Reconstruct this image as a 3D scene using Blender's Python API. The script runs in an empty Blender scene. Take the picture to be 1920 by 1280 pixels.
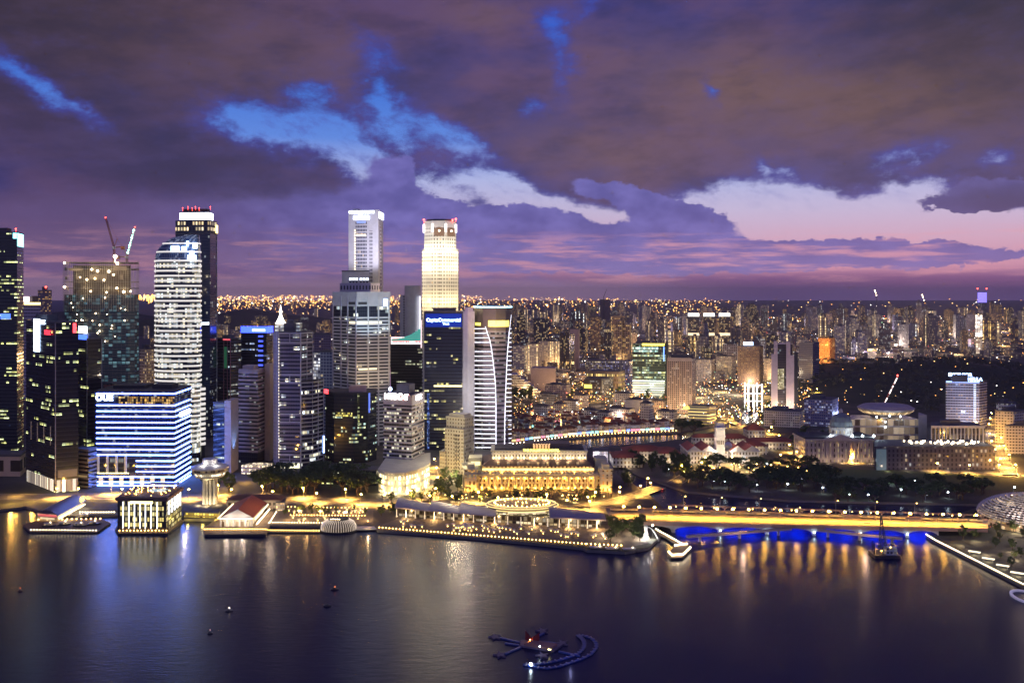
import bpy, bmesh, math, random
from mathutils import Vector
R = random.Random(7)
PI = math.pi
SC = bpy.context.scene
COL = SC.collection

# ------------------------------------------------------------------ camera
H, F, HZ = 195.0, 1750.0, 550.0        # eye height (m), focal length and horizon row in photo pixels
cam_data = bpy.data.cameras.new("camera")
cam_data.sensor_width = 36.0
cam_data.lens = F / 1920.0 * 36.0
cam_data.shift_y = -(640.0 - HZ) / 1920.0
cam_data.clip_start, cam_data.clip_end = 1.0, 200000.0
cam = bpy.data.objects.new("camera", cam_data)
cam.location = (0, 0, H)
cam.rotation_euler = (PI / 2, 0, 0)
COL.objects.link(cam)
SC.camera = cam

# ------------------------------------------------------------------ render
SC.view_settings.view_transform = 'Standard'
SC.view_settings.look = 'None'
SC.view_settings.exposure = 0.0
SC.view_settings.gamma = 1.0
cy = SC.cycles
cy.use_denoising = True
cy.max_bounces = 5
cy.diffuse_bounces = 2
cy.glossy_bounces = 3
cy.transmission_bounces = 2
cy.volume_bounces = 0
cy.sample_clamp_indirect = 14.0
cy.caustics_reflective = False
cy.caustics_refractive = False
try:
    cy.use_light_tree = True
except Exception:
    pass

def lin(r, g, b):
    """display colour 0-255 to scene-linear"""
    def f(c):
        c /= 255.0
        return c / 12.92 if c <= 0.04045 else ((c + 0.055) / 1.055) ** 2.4
    return (f(r), f(g), f(b))

# ------------------------------------------------------------------ node arithmetic
class S:
    """a node socket with arithmetic"""
    nt = None
    def __init__(s, sock): s.k = sock
    @staticmethod
    def put(inp, v):
        if isinstance(v, S): S.nt.links.new(v.k, inp)
        elif isinstance(v, (tuple, list)):
            n = len(inp.default_value)
            v = list(v) + [1.0] * (n - len(v))
            inp.default_value = v[:n]
        else: inp.default_value = v
    @staticmethod
    def m(op, a, b=None, c=None):
        n = S.nt.nodes.new('ShaderNodeMath'); n.operation = op
        S.put(n.inputs[0], a)
        if b is not None: S.put(n.inputs[1], b)
        if c is not None: S.put(n.inputs[2], c)
        return S(n.outputs[0])
    def __add__(a, b): return S.m('ADD', a, b)
    def __radd__(a, b): return S.m('ADD', b, a)
    def __sub__(a, b): return S.m('SUBTRACT', a, b)
    def __rsub__(a, b): return S.m('SUBTRACT', b, a)
    def __mul__(a, b): return S.m('MULTIPLY', a, b)
    def __rmul__(a, b): return S.m('MULTIPLY', b, a)
    def __truediv__(a, b): return S.m('DIVIDE', a, b)
    def __neg__(a): return S.m('MULTIPLY', a, -1.0)
    def lt(a, b): return S.m('LESS_THAN', a, b)
    def gt(a, b): return S.m('GREATER_THAN', a, b)
    def abs(a): return S.m('ABSOLUTE', a)
    def floor(a): return S.m('FLOOR', a)
    def fract(a): return S.m('FRACT', a)
    def pw(a, b): return S.m('POWER', a, b)
    def mn(a, b): return S.m('MINIMUM', a, b)
    def mx(a, b): return S.m('MAXIMUM', a, b)
    def step(a, lo, hi):                       # smoothstep
        n = S.nt.nodes.new('ShaderNodeMapRange'); n.interpolation_type = 'SMOOTHSTEP'
        S.put(n.inputs['Value'], a); S.put(n.inputs['From Min'], lo); S.put(n.inputs['From Max'], hi)
        return S(n.outputs['Result'])

def comb(x, y, z=0.0):
    n = S.nt.nodes.new('ShaderNodeCombineXYZ')
    for i, v in enumerate((x, y, z)): S.put(n.inputs[i], v)
    return S(n.outputs[0])

def sep(v):
    n = S.nt.nodes.new('ShaderNodeSeparateXYZ'); S.put(n.inputs[0], v)
    return S(n.outputs[0]), S(n.outputs[1]), S(n.outputs[2])

def noise(vec, scale, detail=4.0, rough=0.5, col=False):
    n = S.nt.nodes.new('ShaderNodeTexNoise')
    if vec is not None: S.put(n.inputs['Vector'], vec)
    n.inputs['Scale'].default_value = scale
    n.inputs['Detail'].default_value = detail
    n.inputs['Roughness'].default_value = rough
    return S(n.outputs['Color' if col else 'Fac'])

def white(vec):
    n = S.nt.nodes.new('ShaderNodeTexWhiteNoise'); n.noise_dimensions = '3D'
    S.put(n.inputs['Vector'], vec)
    return S(n.outputs['Value']), S(n.outputs['Color'])

def mix(f, a, b):
    n = S.nt.nodes.new('ShaderNodeMix'); n.data_type = 'RGBA'
    S.put(n.inputs[0], f); S.put(n.inputs[6], a); S.put(n.inputs[7], b)
    return S(n.outputs[2])

def ramp(f, stops, interp='LINEAR'):
    n = S.nt.nodes.new('ShaderNodeValToRGB'); S.put(n.inputs[0], f)
    cr = n.color_ramp; cr.interpolation = interp
    while len(cr.elements) < len(stops): cr.elements.new(0.5)
    for e, (p, c) in zip(cr.elements, stops):
        e.position = p; e.color = (*c, 1.0)
    return S(n.outputs[0])

# ------------------------------------------------------------------ sky
def build_sky():
    w = bpy.data.worlds.new("World"); SC.world = w; w.use_nodes = True
    nt = w.node_tree; nt.nodes.clear(); S.nt = nt
    tc = nt.nodes.new('ShaderNodeTexCoord')
    dx, dy, dz = sep(S(tc.outputs['Generated']))
    az = S.m('ARCTAN2', dx, dy) * (180 / PI)
    el = S.m('ARCSINE', dz) * (180 / PI)
    P = comb(az, el * 1.6, 0.0)
    # slow warp so that the cloud edges are ragged
    wc = noise(P, 0.22, 5.0, 0.6, True)
    wx, wy, wz = sep(wc)
    U = az + (wx - 0.5) * 5.0
    V = el + (wy - 0.5) * 2.6
    wf = noise(P, 0.8, 6.0, 0.68)
    def ang(px, py):
        a = math.degrees(math.atan((px - 960) / F))
        e = math.degrees(math.atan((HZ - py) / math.hypot(F, px - 960)))
        return a, e
    def blob(px, py, rx, ry, rot=0.0, amp=1.0, U=U, V=V):
        """soft ellipse on the sky: centre and radii in photo pixels (30.5 per degree), rot clockwise"""
        a, e = ang(px, py); rx /= 30.5; ry /= 30.5
        c, s = math.cos(math.radians(rot)), math.sin(math.radians(rot))
        du, dv = U - a, V - e
        p = (du * c - dv * s) * (1 / rx); q = (du * s + dv * c) * (1 / ry)
        return S.m('POWER', 2.718, -(p * p + q * q)) * amp
    def total(lst):
        t = None
        for b in lst: t = b if t is None else t + b
        return t
    # clear twilight behind everything
    clear = ramp(el * (1 / 30.0), [
        (0.000, lin(92, 68, 118)), (0.030, lin(128, 90, 146)), (0.052, lin(200, 146, 176)), (0.10, lin(204, 164, 194)),
        (0.165, lin(192, 180, 216)), (0.23, lin(170, 178, 226)), (0.31, lin(88, 132, 220)), (0.40, lin(58, 112, 212)),
        (0.60, lin(26, 74, 196)), (1.0, lin(16, 40, 120))])
    # the west (right) is paler and pinker, the far left is duller
    westish = (az + 4.0).step(-12.0, 16.0)
    dull = mix(0.6, clear, lin(104, 80, 128))
    low = 1.0 - el.step(2.0, 7.0)
    clear = mix(low * (1.0 - westish), clear, dull)
    # the high deck of stratus with its openings
    gaps = total([
        blob(490, 240, 80, 34, 20, 1.15), blob(600, 245, 90, 24, 14, .8), blob(670, 280, 90, 34, 40, 1.0), blob(700, 335, 50, 30, 50, .85), blob(790, 232, 100, 24, 32, .56), blob(730, 240, 80, 18, 30, .40),
        blob(735, 210, 80, 20, 58, .36), blob(570, 168, 40, 24, 10, .42), blob(700, 92, 50, 24, 25, .36), blob(715, 165, 34, 44, 20, .26), blob(585, 172, 40, 22, 20, .2),
        blob(1040, 52, 46, 24, 0, .55), blob(1105, 12, 16, 26, 10, .35), blob(1000, 205, 20, 20, 0, .45), blob(1055, 110, 24, 70, 0, .33), blob(58, 152, 85, 18, 32, .55), blob(120, 180, 80, 14, 34, .30),
        blob(825, 365, 60, 26, 30, .9), blob(930, 360, 100, 26, 20, .95), blob(985, 378, 90, 30, 24, .85), blob(860, 250, 80, 18, 30, .55), blob(1060, 405, 90, 26, 10, .9),
        blob(1150, 430, 90, 34, 0, 1.0), blob(1400, 392, 160, 36, -2, 1.25), blob(1620, 400, 190, 34, 4, 1.2),
        blob(1800, 428, 180, 30, 2, 1.2), blob(1720, 352, 70, 22, -8, .8), blob(1440, 318, 26, 14, 40, .55),
        blob(1700, 295, 50, 18, -20, .42), blob(1880, 286, 24, 18, 0, .5), blob(1330, 165, 14, 20, 0, .35),
        blob(1300, 480, 620, 52, 0, 1.2), blob(1700, 500, 420, 50, 0, 1.2)])
    ragged = gaps + (wf - 0.5) * 1.15
    opening = ragged.step(0.24, 0.84)
    warm = total([blob(330, 60, 420, 120, 8, .75), blob(1560, 200, 330, 78, 2, .95), blob(1130, 290, 210, 60, 8, .55),
                  blob(1320, 120, 260, 70, 5, .55), blob(900, 20, 90, 40, 0, .5), blob(1880, 150, 200, 120, 0, .4)])
    shade = noise(comb(az, el * 2.4, 3.0), 0.16, 4.0, 0.5)
    deck = mix(shade.step(0.36, 0.64), lin(46, 42, 112), lin(82, 58, 106))
    deck = mix((warm * (0.55 + shade * 0.7)).mn(1.0), deck, lin(110, 80, 86))
    deck = mix(blob(1660, 320, 330, 44, 0, .75), deck, lin(80, 68, 122))
    # darker towards the upper corners, deep blue under the left deck
    deck = mix((blob(300, 290, 400, 110, 14, .85)).mn(1.0), deck, lin(46, 38, 88))
    deck = mix((blob(-40, -20, 460, 190, 0, .85) + blob(1980, -20, 360, 190, 0, .9)).mn(1.0), deck, lin(38, 27, 40))
    # the base of the deck is lavender towards the horizon
    lowc = mix(westish, lin(106, 84, 134), lin(128, 110, 172))
    deck = mix(1.0 - el.step(1.5, 6.0), deck, lowc)
    deck = mix((gaps + (wf - 0.5) * 0.5).step(-0.02, 0.50) * 0.92, deck, mix(el.step(3.0, 8.0), lin(98, 96, 172), lin(52, 58, 152)))
    fine = noise(comb(az * 0.8 + el * 0.5, el * 2.2 - az * 0.3, 9.0), 0.22, 7.0, 0.62)
    deck = mix(fine.step(0.40, 0.74) * 0.14, deck, mix(el.step(4.0, 12.0), lin(112, 98, 170), lin(108, 86, 140)))
    deck = mix((1.0 - fine.step(0.28, 0.54)) * 0.38, deck, lin(34, 28, 70))
    wisp = noise(comb(az * 0.55 - el * 0.9, el * 1.6 + az * 0.9, 2.0), 0.8, 6.0, 0.7)
    clear = mix(wisp.step(0.46, 0.72) * el.step(4.0, 8.0) * 0.55, clear, lin(72, 84, 176))
    sky = mix(opening, deck, clear)
    # cumulus heads standing in front of the opening
    wb = noise(P, 0.75, 6.0, 0.62, True)
    bx, by, _ = sep(wb)
    U2 = az + (bx - 0.5) * 1.7
    V2 = el + (by - 0.5) * 1.6
    def heap(px, py, rx, ry, rot=0, amp=1.0): return blob(px, py, rx, ry, rot, amp, U2, V2)
    cum = total([heap(735, 330, 52, 46, 0, 1.1), heap(700, 400, 130, 40, 0, 1.2), heap(890, 425, 150, 34, 4, 1.25), heap(1045, 430, 52, 40, 0, 1.1),
                 heap(960, 410, 46, 24, 0, .9), heap(800, 470, 330, 46, 0, 1.3), heap(980, 470, 90, 20, 0, 1.0),
                 heap(1190, 375, 140, 26, 16, 1.1), heap(1290, 412, 66, 24, 0, 1.0), heap(1230, 450, 110, 30, 0, 1.25), heap(1190, 485, 120, 26, 0, 1.2),
                 heap(1350, 478, 110, 24, 0, .9),
                 heap(1500, 482, 230, 25, -1, 1.15), heap(1700, 468, 190, 13, 2, .85), heap(1885, 362, 120, 34, 0, .95), heap(1780, 385, 60, 12, 0, .5),
                 heap(1830, 486, 110, 7, -6, .8), heap(230, 430, 330, 60, 0, 1.3), heap(560, 430, 160, 46, 0, 1.1)])
    soft = 1.0 - az.step(-12.0, -6.0)
    cm = cum.step(0.44 - soft * 0.34, 0.60 + soft * 0.45)
    cshade = (V2 - el) * 0.35 + noise(comb(az, el * 1.7, 5.0), 0.45, 2.0, 0.5)
    ccol = mix(cshade.step(0.25, 0.8), lin(82, 78, 156), lin(110, 104, 184))
    ccol = mix((1.0 - az.step(-26.0, -6.0)) * .85, ccol, lin(82, 62, 108))
    ccol = mix((1.0 - el.step(0.6, 4.6)) * 0.75, ccol, mix(az.step(-20.0, 4.0), lin(130, 104, 142), lin(132, 122, 184)))
    ccol = mix(blob(1890, 370, 170, 50, 0, 1.0).mn(1.0), ccol, lin(66, 60, 116))
    sky = mix(cm, sky, ccol)
    # thin pink streaks low down
    st = noise(comb(az * 0.2, el * 1.9, 7.0), 1.0, 5.0, 0.6)
    sband = el.step(0.35, 0.9) * (1.0 - el.step(2.6, 4.2))
    sky = mix(sband * st.step(0.46, 0.66) * 0.72, sky, mix(westish, lin(178, 128, 150), lin(220, 156, 178)))
    # murky air right at the horizon, dull violet at the far right
    hz = 1.0 - el.step(0.1, 1.5)
    sky = mix(hz * 0.85, sky, mix(az.step(0.0, 16.0), lin(164, 132, 156), lin(94, 78, 128)))
    # the sky behind the viewer: the even blue of late dusk
    back = 1.0 - dy.step(-0.25, 0.25)
    sky = mix(back, sky, lin(70, 74, 142))
    below = 1.0 - el.step(-3.0, -0.8)
    sky = mix(below, sky, lin(30, 24, 40))
    st_ = nt.nodes.new('ShaderNodeTexSky'); st_.sky_type = 'NISHITA'; st_.sun_disc = False
    st_.sun_elevation = math.radians(-1.5); st_.sun_rotation = math.radians(25)
    bg1 = nt.nodes.new('ShaderNodeBackground'); S.put(bg1.inputs[0], sky); bg1.inputs[1].default_value = 1.0
    bg2 = nt.nodes.new('ShaderNodeBackground'); nt.links.new(st_.outputs[0], bg2.inputs[0]); bg2.inputs[1].default_value = 0.05
    add = nt.nodes.new('ShaderNodeAddShader'); nt.links.new(bg1.outputs[0], add.inputs[0]); nt.links.new(bg2.outputs[0], add.inputs[1])
    out = nt.nodes.new('ShaderNodeOutputWorld'); nt.links.new(add.outputs[0], out.inputs[0])
    w.cycles.sampling_method = 'MANUAL'; w.cycles.sample_map_resolution = 256
build_sky()

# added lavender fill from behind the viewer, set up as a broad, weak sun
sun_d = bpy.data.lights.new("dusk_fill", 'SUN')
sun_d.energy = 0.20; sun_d.angle = math.radians(70); sun_d.color = (0.78, 0.74, 1.0)
sun = bpy.data.objects.new("dusk_fill", sun_d)
sun.rotation_euler = (math.radians(62), 0, math.radians(-28))
COL.objects.link(sun)
# ------------------------------------------------------------------ picture rows and columns to places
def X(px, D): return (px - 960.0) / F * D
def Z(py, D): return H - (py - HZ) / F * D
def DG(py, z=2.0): return (H - z) * F / (py - HZ)          # distance of the ground seen at a row
def G(px, py, z=2.0):
    D = DG(py, z); return (X(px, D), D)

# ------------------------------------------------------------------ mesh building
class MB:
    def __init__(s): s.v, s.f, s.uv, s.mi, s.cut, s.deep = [], [], [], [], [], 0
    def each(s, name, mats, parent=None):
        """every primitive in here becomes a part of its own"""
        o = None; cuts = s.cut + [len(s.f)]
        for a, b in zip(cuts, cuts[1:]):
            if b <= a: continue
            m = MB(); m.f, m.uv, m.mi = s.f[a:b], s.uv[a:b], s.mi[a:b]
            idx = sorted({i for q in m.f for i in q}); mp = {k: j for j, k in enumerate(idx)}
            m.v = [s.v[i] for i in idx]; m.f = [tuple(mp[i] for i in q) for q in m.f]
            o = m.build(name, mats, parent)
        return o
    def quad(s, pts, uv=None, mi=0):
        n = len(s.v); s.v += [tuple(p) for p in pts]
        s.f.append(tuple(range(n, n + len(pts)))); s.mi.append(mi)
        s.uv.append(uv or [(0.0, 0.0)] * len(pts))
    def prism(s, poly, z0, z1, side=0, top=0, poly1=None, uoff=0.0, bottom=False):
        s.cut.append(len(s.f)); q = poly1 or poly; n = len(poly); u = uoff
        for i in range(n):
            a, b = poly[i], poly[(i + 1) % n]; c, d = q[(i + 1) % n], q[i]
            L = math.hypot(b[0] - a[0], b[1] - a[1])
            s.quad([(a[0], a[1], z0), (b[0], b[1], z0), (c[0], c[1], z1), (d[0], d[1], z1)],
                   [(u, z0), (u + L, z0), (u + L, z1), (u, z1)], side)
            u += L
        s.quad([(p[0], p[1], z1) for p in q], [(p[0], p[1]) for p in q], top)
        if bottom: s.quad([(p[0], p[1], z0) for p in reversed(poly)], None, top)
        return s
    def box(s, x0, x1, y0, y1, z0, z1, mi=0, bottom=True):
        return s.prism([(x0, y0), (x1, y0), (x1, y1), (x0, y1)], z0, z1, mi, mi, bottom=bottom)
    def obox(s, c, t, l, w, z0, z1, mi=0):
        """box with length l along direction t (xy), width w, centred on c"""
        k = math.hypot(*t); tx, ty = t[0] / k, t[1] / k; nx, ny = -ty, tx
        P = [(c[0] + tx * a * l / 2 + nx * b * w / 2, c[1] + ty * a * l / 2 + ny * b * w / 2) for a, b in ((-1, -1), (1, -1), (1, 1), (-1, 1))]
        return s.prism(P, z0, z1, mi, mi, bottom=True)
    def lathe(s, cx, cy, prof, n=24, mi=0, sx=1.0, sy=1.0, caps=True):
        s.cut.append(len(s.f)); rings = []
        for r, z in prof:
            rings.append([(cx + r * sx * math.cos(2 * PI * k / n), cy + r * sy * math.sin(2 * PI * k / n), z) for k in range(n)])
        for i in range(len(rings) - 1):
            a, b = rings[i], rings[i + 1]
            for k in range(n):
                j = (k + 1) % n
                c = 2 * PI * prof[i][0] / n
                s.quad([a[k], a[j], b[j], b[k]], [(k * c, prof[i][1]), (k * c + c, prof[i][1]), (k * c + c, prof[i + 1][1]), (k * c, prof[i + 1][1])], mi)
        if caps:
            s.quad(rings[-1], None, mi); s.quad(list(reversed(rings[0])), None, mi)
        return s
    def tube(s, p, q, r, r2=None, n=6, mi=0):
        s.cut.append(len(s.f)); p, q = Vector(p), Vector(q); d = q - p
        if d.length < 1e-6: return s
        d.normalize(); a = d.orthogonal().normalized(); b = d.cross(a); r2 = r if r2 is None else r2
        A = [p + (a * math.cos(2 * PI * k / n) + b * math.sin(2 * PI * k / n)) * r for k in range(n)]
        B = [q + (a * math.cos(2 * PI * k / n) + b * math.sin(2 * PI * k / n)) * r2 for k in range(n)]
        for k in range(n):
            j = (k + 1) % n; s.quad([A[k], A[j], B[j], B[k]], None, mi)
        s.quad(B, None, mi); s.quad(A[::-1], None, mi)
        return s
    def ball(s, c, r, n=8, m=5, mi=0, sz=1.0):
        prof = [(max(1e-3, r * math.sin(PI * i / m)), c[2] - r * sz * math.cos(PI * i / m)) for i in range(m + 1)]
        return s.lathe(c[0], c[1], prof, n, mi)
    def build(s, name, mats, parent=None, smooth=False):
        o = parent; org = Vector((0, 0, 0))
        while o is not None: org += o.location; o = o.parent
        me = bpy.data.meshes.new(name)
        me.from_pydata([(x - org.x, y - org.y, z - org.z) for x, y, z in s.v], [], s.f)
        if not isinstance(mats, (list, tuple)): mats = [mats]
        for m in mats: me.materials.append(m)
        me.polygons.foreach_set('material_index', s.mi)
        uvl = me.uv_layers.new(name='UVMap')
        flat = []
        for q in s.uv:
            for a in q: flat += (a[0], a[1])
        uvl.data.foreach_set('uv', flat)
        if smooth: me.polygons.foreach_set('use_smooth', [True] * len(me.polygons))
        me.update()
        ob = bpy.data.objects.new(name, me); COL.objects.link(ob)
        if parent is not None: ob.parent = parent
        return ob

def offset(poly, d):
    """grow a polygon (counter-clockwise) outward by d"""
    n = len(poly); out = []
    for i in range(n):
        p0, p1, p2 = poly[i - 1], poly[i], poly[(i + 1) % n]
        def nrm(a, b):
            L = math.hypot(b[0] - a[0], b[1] - a[1]) or 1.0
            return ((b[1] - a[1]) / L, -(b[0] - a[0]) / L)
        n1, n2 = nrm(p0, p1), nrm(p1, p2)
        k = 1 + n1[0] * n2[0] + n1[1] * n2[1]
        k = max(k, 0.35)
        out.append((p1[0] + (n1[0] + n2[0]) / k * d, p1[1] + (n1[1] + n2[1]) / k * d))
    return out

def foot(*pts, depth=None):
    """visible corners (photo column, distance) from left to right; the hidden back corner(s) are added"""
    P = [(X(px, D), D) for px, D in pts]
    if len(P) == 2:
        L, Q = P; tx, ty = Q[0] - L[0], Q[1] - L[1]; k = math.hypot(tx, ty); d = depth or k
        P += [(Q[0] - ty / k * d, Q[1] + tx / k * d), (L[0] - ty / k * d, L[1] + tx / k * d)]
    elif len(P) == 3:
        L, C, Q = P; P.append((L[0] + Q[0] - C[0], L[1] + Q[1] - C[1]))
    else:
        d = depth or 30.0
        L, Q = P[0], P[-1]; P += [(Q[0] + (Q[0]-L[0]) * .02, Q[1] + d), (L[0] - (Q[0]-L[0]) * .02, L[1] + d)]
    # hidden corners stay inside the visible width, as the photo shows no further side wall
    lo, hi = min(p[0] for p in pts), max(p[0] for p in pts)
    for i in range(len(pts), len(P)):
        x, y = P[i]; P[i] = (min(max(x, X(lo + .3, y)), X(hi - .3, y)), y)
    return P

# ------------------------------------------------------------------ things and parts
LABELS = {}
def tag(o, label, cat, group=None, kind=None):
    o['label'] = label; o['category'] = cat
    if group: o['group'] = group
    if kind: o['kind'] = kind
    return o
def thing(name, label, cat, loc=(0, 0, 0), group=None):
    o = bpy.data.objects.new(name, None); COL.objects.link(o); o.location = loc
    o.empty_display_size = 1.0
    return tag(o, label, cat, group)
def struct(o):
    o['kind'] = 'structure'; return o
def copy_at(o, parent, dz=0.0, dx=0.0, dy=0.0):
    c = o.copy(); COL.objects.link(c); c.parent = parent
    c.location = (o.location.x + dx, o.location.y + dy, o.location.z + dz); return c
def dup(root, loc, rz=0.0, label=None, scale=None, group=None):
    r = root.copy(); COL.objects.link(r); r.location = loc; r.rotation_euler = (0, 0, rz)
    if label: r['label'] = label
    if group: r['group'] = group
    if scale: r.scale = scale if isinstance(scale, tuple) else (scale,) * 3
    for ch in list(root.children):
        c = ch.copy(); COL.objects.link(c); c.parent = r
        for g in list(ch.children):
            d = g.copy(); COL.objects.link(d); d.parent = c
    return r

def face(poly, i):
    a, b = poly[i], poly[(i + 1) % len(poly)]
    L = math.hypot(b[0] - a[0], b[1] - a[1]); t = ((b[0] - a[0]) / L, (b[1] - a[1]) / L)
    return a, t, (t[1], -t[0]), L
def panel(root, name, poly, i, u0, u1, z0, z1, mat, out=0.5, inn=0.3, mb=None):
    """flat box standing out of face i of a footprint; u in metres along the face (or fractions of it when within 0..1)"""
    a, t, n, L = face(poly, i)
    if abs(u0) <= 1.0 and abs(u1) <= 1.0: u0, u1 = u0 * L, u1 * L
    P = [(a[0] + t[0] * u + n[0] * w, a[1] + t[1] * u + n[1] * w) for u, w in ((u0, out), (u1, out), (u1, -inn), (u0, -inn))]
    if mb is not None: return mb.prism(P, z0, z1, bottom=True)
    return MB().prism(P, z0, z1, bottom=True).build(name, mat, root)
def lettering(root, text, poly, i, u, z, size, mat, out=0.9, name='lettering', align='CENTER', bold=0.0):
    a, t, n, L = face(poly, i)
    if abs(u) <= 1.0: u *= L
    cu = bpy.data.curves.new(name, 'FONT'); cu.body = text; cu.size = size; cu.extrude = 0.15; cu.align_x = align; cu.align_y = 'CENTER'
    cu.offset = bold
    cu.materials.append(mat)
    tmp = bpy.data.objects.new('tmp', cu); COL.objects.link(tmp)
    dg = bpy.context.evaluated_depsgraph_get()
    me = bpy.data.meshes.new_from_object(tmp.evaluated_get(dg)); me.name = name
    bpy.data.objects.remove(tmp)
    o = bpy.data.objects.new(name, me); COL.objects.link(o)
    p = Vector((a[0] + t[0] * u + n[0] * out, a[1] + t[1] * u + n[1] * out, z))
    q = root; org = Vector((0, 0, 0))
    while q is not None: org += q.location; q = q.parent
    o.parent = root; o.location = p - org
    o.rotation_euler = (PI / 2, 0, math.atan2(t[1], t[0]))
    return o
def lamp(name, loc, power, color, parent=None, radius=0.5, spot=None, aim=None, blend=0.6):
    d = bpy.data.lights.new(name, 'SPOT' if spot else 'POINT'); d.energy = power; d.color = color; d.shadow_soft_size = radius
    o = bpy.data.objects.new(name, d); COL.objects.link(o)
    org = Vector((0, 0, 0)); q = parent
    while q is not None: org += q.location; q = q.parent
    o.location = Vector(loc) - org
    if parent is not None: o.parent = parent
    if spot:
        d.spot_size = math.radians(spot); d.spot_blend = blend
        v = Vector(aim) - Vector(loc); o.rotation_euler = v.to_track_quat('-Z', 'Y').to_euler()
    return o

# ------------------------------------------------------------------ materials
MATS = {}
def newmat(name):
    m = bpy.data.materials.new(name); m.use_nodes = True; S.nt = m.node_tree
    return m, m.node_tree.nodes['Principled BSDF']
def mat(name, col, rough=0.7, metal=0.0, var=0.25, scale=0.15, emit=None, power=0.0, spec=None):
    if name in MATS: return MATS[name]
    m, b = newmat(name)
    tc = m.node_tree.nodes.new('ShaderNodeTexCoord')
    n = noise(S(tc.outputs['Object']), scale, 5.0, 0.6)
    k = 1.0 - var + n * (2 * var)
    c = mix(k.mn(1.6) * 0.5, (0, 0, 0), tuple(min(1.0, x * 2) for x in col))
    S.put(b.inputs['Base Color'], c)
    b.inputs['Roughness'].default_value = rough; b.inputs['Metallic'].default_value = metal
    if emit:
        b.inputs['Emission Color'].default_value = (*emit, 1); b.inputs['Emission Strength'].default_value = power
        m.cycles.emission_sampling = 'NONE'
    MATS[name] = m; return m
def glow(name, col, power):
    """something that gives off light itself: lamp glass, sign box, tube"""
    if name in MATS: return MATS[name]
    m, b = newmat(name)
    tc = m.node_tree.nodes.new('ShaderNodeTexCoord')
    n = noise(S(tc.outputs['Object']), 0.6, 2.0)
    b.inputs['Base Color'].default_value = (0.3, 0.3, 0.3, 1)
    b.inputs['Emission Color'].default_value = (*col, 1)
    S.put(b.inputs['Emission Strength'], (n * 0.6 + 0.7) * power)
    m.cycles.emission_sampling = 'NONE'
    MATS[name] = m; return m
WARM = ((1.0, 0.62, 0.22), (1.0, 0.80, 0.45))
AMBER = ((1.0, 0.50, 0.10), (1.0, 0.68, 0.25))
COOL = ((0.75, 0.9, 1.0), (1.0, 0.95, 0.75))
LIME = ((0.95, 0.95, 0.28), (0.85, 1.0, 0.55))
CYAN = ((0.25, 0.75, 0.9), (0.5, 0.9, 1.0))
MIXD = ((1.0, 0.70, 0.28), (0.85, 0.95, 1.0))
def facade(name, wall, glass=(0.02, 0.025, 0.04), bay=3.0, flr=4.0, wx=0.8, wy=0.55, lit=0.2, cols=WARM, power=3.0, clump=0.6, rough=0.6, run=0,
           grough=0.12, vertical=0.0, wallvar=0.2, metal=0.0):
    """wall with a grid of windows, some of them lit; UVs are metres"""
    if name in MATS: return MATS[name]
    m, b = newmat(name); nt = m.node_tree
    uvn = nt.nodes.new('ShaderNodeUVMap'); uvn.uv_map = 'UVMap'
    u, v, _ = sep(S(uvn.outputs[0]))
    oi = nt.nodes.new('ShaderNodeObjectInfo'); rnd = S(oi.outputs['Random']) * 97.0
    cu, cv = u * (1.0 / bay) + rnd, v * (1.0 / flr) + 200.0
    iu, iv = cu.floor(), cv.floor(); fu, fv = cu.fract(), cv.fract()
    win = (fu - 0.5).abs().lt(wx / 2) * (fv - 0.5).abs().lt(wy / 2)
    r1, rc = white(comb(iu, iv, rnd.floor()))
    r2, r3, r4 = sep(rc)
    rf, _ = white(comb(11.5, iv, rnd.floor()))
    rv, _ = white(comb(iu, 7.5, rnd.floor()))
    zone = noise(comb(iu * 0.16, iv * 0.55, rnd), 1.0, 2.0)
    thr = (1 - clump) + clump * (rf * rf * 1.6 + zone.step(0.45, 0.72) * 1.4)
    if run:                                   # offices light up in runs of neighbouring windows
        rg, _ = white(comb((cu * (1.0 / run) + rf * 3.0).floor(), iv, rnd.floor() + 3.0))
        on = rg.lt(thr * lit * 1.3) * r1.lt(0.8)
    else: on = r1.lt(thr * lit)
    if vertical: on = on.mx(rv.lt(vertical))
    inten = 0.18 + r2 * r2 * 1.5
    # a window is not evenly bright: ceiling strip, blinds, furniture
    inside = noise(comb(u * 1.3, v * 1.1, rnd), 1.0, 3.0, 0.7)
    inten = inten * (0.35 + inside * 1.3)
    uvv = noise(comb(u * 0.05, v * 0.02, rnd), 1.0, 4.0, 0.6)
    wallc = mix((1.0 - wallvar + uvv * 2 * wallvar) * 0.5, (0, 0, 0), tuple(min(1.0, x * 2) for x in wall))
    S.put(b.inputs['Base Color'], mix(win, wallc, glass))
    S.put(b.inputs['Roughness'], rough + win * (grough - rough))
    b.inputs['Metallic'].default_value = metal
    S.put(b.inputs['Emission Color'], mix(r3, cols[0], cols[1]))
    S.put(b.inputs['Emission Strength'], win * on * inten * power)
    m.cycles.emission_sampling = 'NONE'
    MATS[name] = m; return m

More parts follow.
